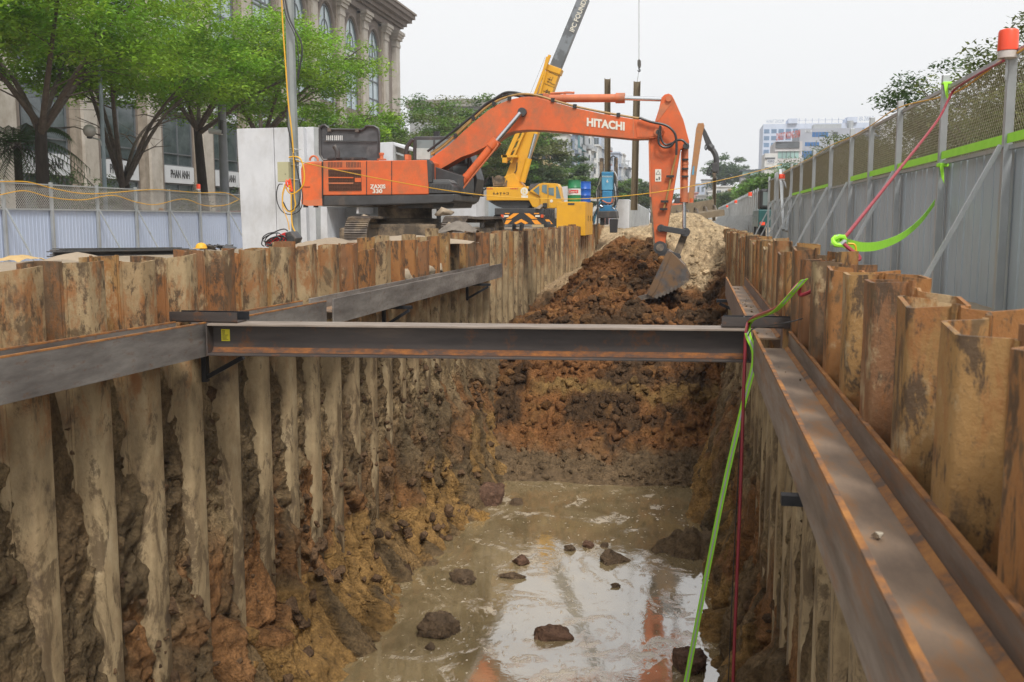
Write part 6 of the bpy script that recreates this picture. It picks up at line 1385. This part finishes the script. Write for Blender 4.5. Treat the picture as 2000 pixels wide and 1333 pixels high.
for i, (px, Y_, h) in enumerate(((132, 46, 2.6), (185, 50, 2.4), (228, 53, 2.6), (385, 62, 2.3), (470, 70, 2.6))):
    c0 = atX(px, 380, -33); s_ = thing('shrub', ['shrub left of the globe lamp pole', 'shrub right behind the globe lamp pole', 'dark shrub left of the forked tree trunk', 'low shrub beside the third tree trunk', 'shrub right of the camera mast'][i], 'shrub', (c0.x, c0.y, -.1)); MB().tube([(c0.x, c0.y, -.1), (c0.x, c0.y, 1.8)], .06, 6).build('trunk', m_bark, s_)
    g = np.random.default_rng(i); leaves('crown', s_, np.array([(c0.x, c0.y, 2.4)]) + g.normal(0, .6, (26, 3)) * (1, 1, .9 * h / 2.4), np.full((26, 3), .42), 60, .16, m_lfd, i)
# lamp posts
gl = thing('street_lamp', 'street lamp with a round globe on a curved arm behind the left fence', 'street lamp', (-24, 37.6, -.1))
A = atX(203, 350, -24); MB().tube([(-24, A.y, -.1), (-24, A.y + .1, atX(195, 120, -24).z)], [.10, .07], 10).build('pole', M('blue_grey_pole', (.22, .28, .31), (.17, .21, .24), 3, rough=.5), gl, smooth=True)
Y = A.y; MB().tube(spline([atY(199, 285, Y), atY(196, 275, Y), atY(186, 271, Y), atY(176, 269, Y)]), .035, 6).build('arm', m_galv, gl, smooth=True)
c0 = atY(175, 256, Y); MB().lathe([(.26 * math.sin(a), -.26 * math.cos(a)) for a in np.linspace(.25, 3.14, 12)], c0, 18).build('globe', M('milky_globe', (.34, .33, .30), (.28, .27, .25), 4, rough=.2, bump=0), gl, smooth=True)
MB().lathe([(.05, -.32), (.12, -.3), (.12, -.24), (.05, -.22)], c0, 12).build('collar', m_blk, gl)
cm_ = thing('camera_mast', 'thick grey mast with a horizontal camera tube behind the left fence', 'mast', (-24, 49, -.1)); A = atX(438, 350, -24)
MB().tube([(-24, A.y, -.1), (-24, A.y, atX(432, 205, -24).z)], [.26, .2], 12).build('mast', M('mast_grey', (.19, .20, .22), (.15, .16, .17), 2, rough=.5), cm_, smooth=True)
MB().cyl(atY(409, 256, A.y - .3), atY(434, 259, A.y - .3), .14, n=14).build('camera_tube', m_conc, cm_, smooth=True); MB().cyl(atY(433, 235, A.y - .3), atY(433, 262, A.y - .3), .10, n=10).build('bracket', m_dg, cm_)
sl_ = thing('street_lamp', 'grey street lamp head on a thin arm among the trees right of the pole', 'street lamp', (-24, 74, 0)); MB().tube([(atY(652, 140, 74).x, 74, 0), (atY(652, 140, 74).x, 74, atY(652, 130, 74).z), atY(632, 122.5, 74)], .06, 6).build('pole', m_galv, sl_); MB().box(atY(628, 122.5, 74), (1.1, .3, .1)).build('lamp_head', m_galv, sl_)

# ================= mall building =================
m_tau = M('taupe_stone', (.225, .185, .155), (.185, .15, .125), .5, rough=.8, bump=.08, grime=(.13, .11, .09), gs=.3, gst=(1, 1, .5), glo=.55, ghi=.8)
m_lst = M('light_stone', (.50, .46, .41), (.38, .34, .29), .9, rough=.75, bump=.08, grime=(.28, .24, .19), gs=.9, gst=(1, 1, .7), glo=.5, ghi=.7); m_mst = M('marbled_stone', (.36, .31, .25), (.22, .18, .14), 1.6, rough=.6)
m_gd = M('dark_window', (.035, .05, .055), (.10, .12, .125), 1.1, st=(1, 1, 1.4), rough=.12, spec=.8, bump=.0); m_gsky = glassy('pale_window', (.42, .52, .56), .08, 0, 1.)
m_sgn = M('white_sign', (.60, .62, .65), (.55, .57, .60), 1, rough=.5, bump=.0); m_frm = M('window_frame', (.12, .13, .14), rough=.5, bump=0)
bl = thing('department_store', 'large taupe stone store building with pilasters and tall arched windows', 'building', (-50, 90, 0)); XF = -40.
MB().b2((-75, 14, -.2), (XF - .3, 133.4, 27)).build('wall', m_tau, bl)
q = MB()
for (x, z0, z1) in ((.5, 26.0, 26.7), (.9, 26.7, 27.0), (1.3, 27.0, 27.5), (1.9, 27.5, 28.0), (2.3, 28.0, 28.5), (2.5, 28.5, 28.75)): q.b2((-74, 13, z0 + .001), (XF + x - .3, 133.4 + x * .6, z1))
q.build('cornice', m_tau, bl); MB().b2((-70, 20, 28.76), (-43, 128, 31)).build('attic', m_lst, bl)
MB().b2((XF - .299, 14, 13.0), (XF + .12, 133.4, 13.6)).build('string_course', m_tau, bl)
for k in range(-4, 9):
    y0 = 55.1 + 8.2 * k; yw1 = y0 + 4.4
    if y0 < 14: continue
    pil = MB(); pil.b2((XF - .299, y0 + 5.5, 0), (XF + .35, y0 + 7.0, 24.0)); pil.build('pilaster', m_lst if k % 1 == 0 else m_mst, bl)
    q = MB()
    for (x, z0, z1) in ((.1, 24.0, 24.4), (-.1 + .15, 24.4, 24.9), (.3, 24.9, 25.3), (.45, 25.3, 25.6), (.6, 25.6, 26.0)): q.b2((XF - .298, y0 + 5.5 - x, z0), (XF + .35 + x, y0 + 7.0 + x, z1))
    q.build('capital', m_lst, bl)
    MB().b2((XF - .299, y0 + 4.9, 0), (XF + .12, y0 + 5.49, 25.9)).build('pier', m_mst, bl); MB().b2((XF - .299, y0 + 7.01, 0), (XF + .12, y0 + 7.6, 25.9)).build('pier', m_tau, bl)
    if k > 7.9 and False: continue
    for (z0, z1, m, nm) in ((.1, 4.0, m_gd, 'shop_window'), (5.45, 9.5, m_gd, 'window'), (10.9, 12.9, m_gd, 'window')):
        w_ = MB().b2((XF - .3, y0, z0), (XF - .285, yw1, z1)).build(nm, m, bl)
        q = MB()
        for yy in np.linspace(y0, yw1, 3): q.b2((XF - .299, yy - .05, z0), (XF - .2, yy + .05, z1))
        for z in (z0, z0 + (z1 - z0) * .22, z1): q.b2((XF - .298, y0, z - .05), (XF - .21, yw1, z + .05))
        q.build('frame', m_frm, w_)
    for (z0, z1) in ((4.08, 5.4), (9.6, 10.8)):
        s_ = MB().b2((XF - .299, y0 - .02, z0), (XF - .1, yw1 + .02, z1)).build('shop_sign', m_sgn, bl)
        if z0 < 5 and -1 <= k <= 3: txt('lettering', 'PHAN ANH', m_blktxt, s_, (XF - .098, y0 + .75, z0 + .4), (0, 1, 0), (0, 0, 1), .62, 2.9, bold=.005, depth=.02)
        elif -1 <= k <= 3: txt('lettering', 'Deluxe Beauty' if k != 2 else 'Thiên Bách', m_blktxt, s_, (XF - .098, y0 + 1.2, z0 + .4), (0, 1, 0), (0, 0, 1), .34, 2.0, depth=.02)
    # arched window
    hw = 2.0; yc = y0 + 2.2
    arch = [(yc - hw, 14.2), (yc + hw, 14.2)] + [(yc + hw * math.cos(a), 21.4 + 3.0 * math.sin(a)) for a in np.linspace(0, math.pi, 15)]
    w_ = MB().prism([(XF - .3, a, z) for a, z in arch], (.012, 0, 0)).build('arched_window', m_gsky, bl)
    q = MB()
    for sc_, r_ in ((1.0, .10), (.5, .05)): q.tube([(XF - .25, yc + hw * sc_ * math.cos(a), 21.4 + 3.0 * sc_ * math.sin(a)) for a in np.linspace(0, math.pi, 15)], r_, 5)
    for yy in (yc - hw, yc, yc + hw): q.b2((XF - .29, yy - .06, 14.2), (XF - .2, yy + .06, 24.3 if yy == yc else 21.4))
    for z in (21.3, 20.9, 18.4, 16.2): q.b2((XF - .288, yc - hw, z - .08), (XF - .19, yc + hw, z + .08))
    q.build('frame', m_frm, w_)
    ring = MB(); ring.tube([(XF - .18, yc + (hw + .5) * s_, z) for s_, z in ((1, 14.2), (1, 21.3))] + [(XF - .18, yc + (hw + .5) * math.cos(a), 21.4 + 3.5 * math.sin(a)) for a in np.linspace(0.05, math.pi - .05, 17)] + [(XF - .18, yc - hw - .5, 14.2)], .25, 6); ring.build('arch_moulding', m_tau, bl)
    if k in (6, 7):
        s_ = MB().b2((XF - .18, yc - 1.7, 18.7), (XF - .15, yc + 1.75, 20.7)).build('window_sign', m_sgn, w_); txt('lettering', 'THE T', m_blktxt, s_, (XF - .148, yc - 1.6, 19.0), (0, 1, 0), (0, 0, 1), 1.3, 3.1, bold=.01, depth=.02)
MB().b2((XF - .299, 131.2, 0), (XF + .35, 132.8, 24.0)).build('pilaster', m_lst, bl)
q = MB()
for (x, z0, z1) in ((.1, 24.0, 24.4), (.05, 24.4, 24.9), (.3, 24.9, 25.3), (.45, 25.3, 25.6), (.6, 25.6, 26.0)): q.b2((XF - .298, 131.2 - x, z0), (XF + .35 + x, 132.8 + x, z1))
q.build('capital', m_lst, bl)
# long low building behind
lo_ = thing('flat_roofed_building', 'long concrete building with a stained parapet behind the trees', 'building', atY(880, 400, 165)); A = atY(800, 197, 165); B = atY(985, 300, 165)
MB().b2((A.x, 165, 0), (B.x, 200, A.z - 1.2)).build('wall', m_cong, lo_); MB().b2((A.x - .5, 164.5, A.z - 1.19), (B.x + .5, 200, A.z)).build('parapet', M('stained_parapet', (.30, .29, .26), (.2, .19, .17), .4, rough=.9), lo_)
# ================= town houses =================
def house_(label, x0, x1, yt, Y, wall, floors, win=m_gd, ncol=2, roof=None, depth=9, extra=None, sidew=True, group='tall narrow town houses along the street'):
    A = atY(x0, yt, Y); B = atY(x1, 430, Y); H = A.z; r_ = thing('town_house', label, 'house', ((A.x + B.x) / 2, Y, 0), group)
    MB().b2((A.x, Y, 0), (B.x, Y + depth, H)).build('wall', wall, r_); MB().b2((A.x - .25, Y - .3, H + .001), (B.x + .25, Y + depth, H + .35)).build('roof', roof or wall, r_)
    fh = 3.3; w = B.x - A.x; n = min(floors, int(H / fh))
    for i in range(n):
        z = H - (i + 1) * fh + .7
        for j in range(ncol):
            xc = A.x + w * (j + .5) / ncol; ww = w / ncol * .5
            f_ = MB().b2((xc - ww / 2, Y - .02, z), (xc + ww / 2, Y + .1, z + 1.7)).build('window', win, r_)
            q = MB(); q.b2((xc - ww / 2 - .08, Y - .10, z - .12), (xc + ww / 2 + .08, Y - .021, z - .001)); q.b2((xc - .03, Y - .05, z), (xc + .03, Y - .021, z + 1.7)); q.build('frame', m_frm if j % 2 else wall, f_)
        if sidew:
            for j in range(3):
                yc = Y + depth * (j + .5) / 3; MB().b2((B.x - .1, yc - .7, z), (B.x + .02, yc + .7, z + 1.8)).build('window', win, r_)
            MB().b2((B.x + .001, Y, z - .8), (B.x + .7, Y + depth, z - .65)).build('balcony', wall, r_)
            MB().b2((B.x + .66, Y, z - .649), (B.x + .70, Y + depth, z + .2)).build('railing', m_galv, r_)
    return r_, A, B, H
W = lambda n, c, c2=None: M(n, c, c2 or tuple(x * .82 for x in c), .35, rough=.8, bump=.05, grime=tuple(x * .5 for x in c), gs=.25, gst=(1, 1, .4), glo=.55, ghi=.8)
w_white = W('house_white', (.62, .62, .60)); w_cream = W('house_cream', (.50, .38, .20)); w_bg = W('house_blue_grey', (.22, .26, .33)); w_teal = W('house_teal', (.10, .22, .24)); w_lb = W('house_light_blue', (.42, .48, .58)); w_pink = W('house_pink', (.50, .25, .22)); w_gr = W('house_grey', (.34, .34, .34)); w_dk = W('house_dark', (.12, .13, .14))
house_('ochre house with plants on its balconies, left end of the town house row', 1040, 1069, 236, 158, w_cream, 4, ncol=2, roof=w_dk)
r_, A, B, H = house_('white ornate town house with a stepped gable', 1069, 1105, 262, 168, w_white, 3, ncol=1, sidew=True, depth=6)
q = MB(); q.prism([(A.x + .6, 168, H + .36), (B.x - .5, 168, H + .36), ((A.x + B.x) / 2 + .4, 168, H + 1.4), ((A.x + B.x) / 2 + .3, 168, H + 2.3), ((A.x + B.x) / 2 - .4, 168, H + 2.3), ((A.x + B.x) / 2 - .5, 168, H + 1.4)], (0, .5, 0)); q.build('gable', w_white, r_)
for z in (H - 1.2, H - 4.6, H - 8.5): MB().b2((A.x - .15, 167.8, z), (B.x + .15, 167.999, z + .3)).build('moulding', w_white, r_)
house_('narrow dark blue-grey side wall house right of the white gabled one', 1106, 1121, 262, 178, w_bg, 4, ncol=1, depth=5)
house_('dark town house with a teal roof box and a yellow panel', 1119, 1131, 258, 187, w_teal, 6, ncol=1, depth=5)
house_('pale grey town house crowded with windows', 1130, 1142, 256, 196, w_gr, 6, ncol=2, depth=6)
house_('white slim town house with red signs', 1141, 1153, 262, 206, w_white, 6, ncol=2, depth=6)
house_('white town house with deep balconies left of the standing sheet pile', 1151, 1167, 286, 218, w_white, 6, ncol=1, depth=8)
house_('blue-grey blank walled house behind the white ones', 1154, 1173, 262, 232, w_lb, 2, ncol=1, depth=8)
house_('house with a pink-red top right beside the standing sheet pile', 1171, 1184, 266, 246, w_pink, 6, ncol=2, depth=8)
house_('light blue stepped house right of the standing sheet pile', 1190, 1207, 300, 262, w_lb, 3, ncol=2, depth=10); house_('white narrow house at the right of the light blue one', 1206, 1215, 302, 275, w_white, 4, ncol=1, depth=10)
r_, A, B, H = house_('small grey house with a water tank stand on its roof', 1216, 1227, 329, 290, w_dk, 3, ncol=1)
q = MB(); 
for x in (A.x + .2, B.x - .2): q.b2((x - .08, 290, H + .35), (x + .08, 290.2, H + 2)) 
q.b2((A.x - .2, 289.8, H + 2), (B.x + .2, 292, H + 2.15)); q.build('tank_stand', m_galv, r_)
# far right group
GR = 'far buildings on the right'
def far(label, x0, x1, yt, Y, wall, win, rows, cols, depth=20, z0=3, **k):
    A = atY(x0, yt, Y); B = atY(x1, 430, Y); H = A.z; r_ = thing('office_building', label, 'building', ((A.x + B.x) / 2, Y, 0), GR); MB().b2((A.x, Y, 0), (B.x, Y + depth, H)).build('wall', wall, r_)
    w = (B.x - A.x); dz = (H - z0 - 1) / rows
    for i in range(rows):
        for j in range(cols):
            a = A.x + w * (j + .12) / cols; b = A.x + w * (j + .88) / cols; z = z0 + dz * i
            f_ = MB().b2((a, Y - .03, z), (b, Y + .1, z + dz * .62)).build('window', win, r_)
            if dz > 2.5 or cols < 3:
                q = MB()
                for s_ in np.linspace(a, b, 6)[1:-1]: q.b2((s_ - .05, Y - .08, z), (s_ + .05, Y - .031, z + dz * .62))
                q.build('mullion', m_frm, f_)
    return r_, A, B, H
w_hz = W('tower_pale', (.50, .56, .68)); m_wb = glassy('tower_window', (.16, .28, .46), .15); m_wg = glassy('green_glass', (.30, .46, .43), .1); m_wbl = glassy('blue_glass', (.03, .14, .36), .1)
r_, A, B, H = far('very large pale blue hotel tower block far behind the right fence', 1491, 1712, 243, 420, w_hz, m_wb, 13, 16, 25)
for x0, x1, yt in ((1540, 1558, 232), (1655, 1675, 229)): a = atY(x0, yt, 419); b = atY(x1, yt, 419); MB().b2((a.x, 418.9, H + .01), (b.x, 432, a.z)).build('roof_block', w_hz, r_)
q = MB(); a = atY(1560, 240, 420); b = atY(1650, 240, 420)
q.b2((a.x, 420, H + 1.2), (b.x, 420.2, H + 1.35))
for k in range(8): x = a.x + (b.x - a.x) * k / 7; q.b2((x, 420, H), (x + .3, 420.2, H + 2.0))
q.build('roof_railing', w_hz, r_)
m_tw = W('sign_pale', (.38, .44, .55)); a = atY(1678, 233, 420); b = atY(1707, 233, 420); txt('roof_lettering', 'THANG AN', m_tw, r_, (a.x, 420.5, H + .6), (1, 0, 0), (0, 0, 1), 1.9, b.x - a.x, mirror=True, depth=.2)
a = atY(1497, 238, 420); b = atY(1531, 238, 420); txt('roof_lettering', 'MUONG THANH', m_tw, r_, (a.x, 420.5, H + .4), (1, 0, 0), (0, 0, 1), 1.4, b.x - a.x, mirror=True, depth=.2)
w_gb = W('grey_blue_wall', (.36, .38, .43)); w_lg = W('light_grey_wall', (.52, .50, .50))
r_, A, B, H = far('grey office building with blue window bands and a blank right wall', 1562, 1677, 252, 235, w_gb, m_wbl, 1, 1, 18, z0=60 if False else 3)
for o in [c for c in r_.children if c.name.startswith('window')]: 
    for g_ in list(o.children): bpy.data.objects.remove(g_)
    bpy.data.objects.remove(o)
for (x0, x1, y0_, y1_, m) in ((1586, 1618, 258, 268, m_wbl), (1572, 1600, 278, 286, m_wbl), (1563, 1592, 295, 311, m_wbl), (1563, 1592, 316, 330, m_wbl), (1626, 1637, 258, 270, m_frm), (1572, 1585, 254, 259, m_sgn)):
    a = atY(x0, y1_, 234.97); b = atY(x1, y0_, 234.97); w_ = MB().b2(tuple(a), (b.x, 235.1, b.z)).build('window', m, r_)
    q = MB()
    for s_ in np.linspace(a.x, b.x, 6)[1:-1]: q.b2((s_ - .05, 234.9, a.z), (s_ + .05, 234.96, b.z))
    q.build('mullion', m_frm, w_)
q = MB(); a = atY(1590, 252, 236); q.b2((a.x, 237, H), (a.x + 6, 241, H + 1.1)); q.cyl((a.x + 8, 238, H), (a.x + 8, 238, H + 1.8), .7, n=10); q.build('roof_plant', m_galv, r_)
r_, A, B, H = far('office building with mint glass storeys and red rooftop letters', 1514, 1562, 277, 215, w_lg, m_wg, 6, 1, 14, z0=1.5)
a = atY(1516, 274, 214.5); b = atY(1563, 262, 214.5); txt('roof_lettering', 'DAKSUT MUONG CHIM', M('red_letters', (.45, .12, .10), bump=0), r_, tuple(atY(1516, 275.5, 214.5)), (b.x - a.x, 0, .65), (0, 0, 1), 1.5, b.x - a.x, bold=.02, depth=.2)
MB().b2(tuple(atY(1515, 290, 214.8)), tuple(Vector(atY(1562, 277, 214.8)) + Vector((0, .15, 0)))).build('terrace', w_dk, r_); MB().b2(tuple(atY(1514, 296, 214.7)), tuple(Vector(atY(1564, 292.5, 214.7)) + Vector((0, .2, 0)))).build('ledge', w_lg, r_)
r_, A, B, H = far('narrow white building with a TOTO sign and blue glass below', 1494, 1514, 300, 205, w_white, m_wbl, 1, 1, 10, z0=3)
s_ = MB().b2(tuple(atY(1498, 320, 204.9)), tuple(Vector(atY(1513, 311, 204.9)) + Vector((0, .08, 0)))).build('sign', m_sgn, r_); a = atY(1499, 318, 204.88); b = atY(1512.5, 318, 204.88); txt('lettering', 'TOTO', M('navy_ink', (.02, .03, .08), bump=0), s_, a, (1, 0, 0), (0, 0, 1), .42, b.x - a.x, bold=.02, depth=.02)
MB().b2(tuple(atY(1494, 311, 204.8)), tuple(Vector(atY(1514, 308, 204.8)) + Vector((0, .15, 0)))).build('ledge', w_dk, r_); MB().b2(tuple(atY(1494, 330, 204.8)), tuple(Vector(atY(1514, 327, 204.8)) + Vector((0, .15, 0)))).build('ledge', w_dk, r_)
house_('grey house with a green glazed roof terrace in the distance', 1447, 1483, 345, 250, w_gr, 2, ncol=2, roof=w_dk, sidew=False, group=GR); a = atY(1450, 345, 250); b = atY(1482, 334, 250)
tr_ = thing('roof_terrace', 'green glazed terrace on top of the distant grey house', 'terrace', a); MB().b2((a.x, 250, a.z + .4), (b.x, 255, b.z)).build('glazing', m_wg, tr_); MB().b2((a.x - .6, 249.6, b.z + .01), (b.x + .8, 256, b.z + .3)).build('roof', w_dk, tr_)
house_('low white house with dark windows beneath the dense dark tree', 1396, 1428, 366, 290, w_white, 2, ncol=2, sidew=False, group=GR); house_('cream house with a pitched canopy right of the low white house', 1424, 1447, 372, 270, w_cream, 2, ncol=1, sidew=False, group=GR)
for i, (x0, x1, yt, Y, m) in enumerate(((1345, 1362, 378, 330, w_pink), (1352, 1375, 360, 350, w_lb), (1370, 1392, 352, 370, w_gr), (1362, 1380, 383, 310, w_white), (1384, 1398, 376, 320, w_white), (1225, 1262, 388, 330, w_gr), (1236, 1252, 372, 360, w_lb))):
    house_(['pink roofed small house in the distance', 'pale blue far house behind the pink roofed one', 'tall grey far building left of the dark tree', 'small white house below the far grey building', 'small white house right of the gripped pile', 'low grey far building left of the excavator stick', 'pale blue far block beside the excavator stick'][i], x0, x1, yt, Y, m, 4, ncol=3, sidew=False, group=GR)
# ================= air =================
if HAZE:
    hz = MB().b2((-420, -60, -12), (420, 640, 62)).build('haze', None, None) if False else None
    me = bpy.data.meshes.new('haze'); V_ = MB().b2((-430, -60, -13), (430, 640, 62)); me.from_pydata(V_.v, [], V_.f); mt = bpy.data.materials.new('haze_air'); mt.use_nodes = True; n_ = mt.node_tree; n_.nodes.remove(n_.nodes['Principled BSDF'])
    pv_ = n_.nodes.new('ShaderNodeVolumePrincipled'); pv_.inputs['Color'].default_value = (.86, .91, 1, 1); pv_.inputs['Density'].default_value = HAZE; pv_.inputs['Anisotropy'].default_value = .2
    n_.links.new(pv_.outputs[0], n_.nodes['Material Output'].inputs['Volume']); me.materials.append(mt); ho = bpy.data.objects.new('haze', me); link(ho); tag(ho, 'thin pale haze over the whole site', 'haze', kind='stuff')
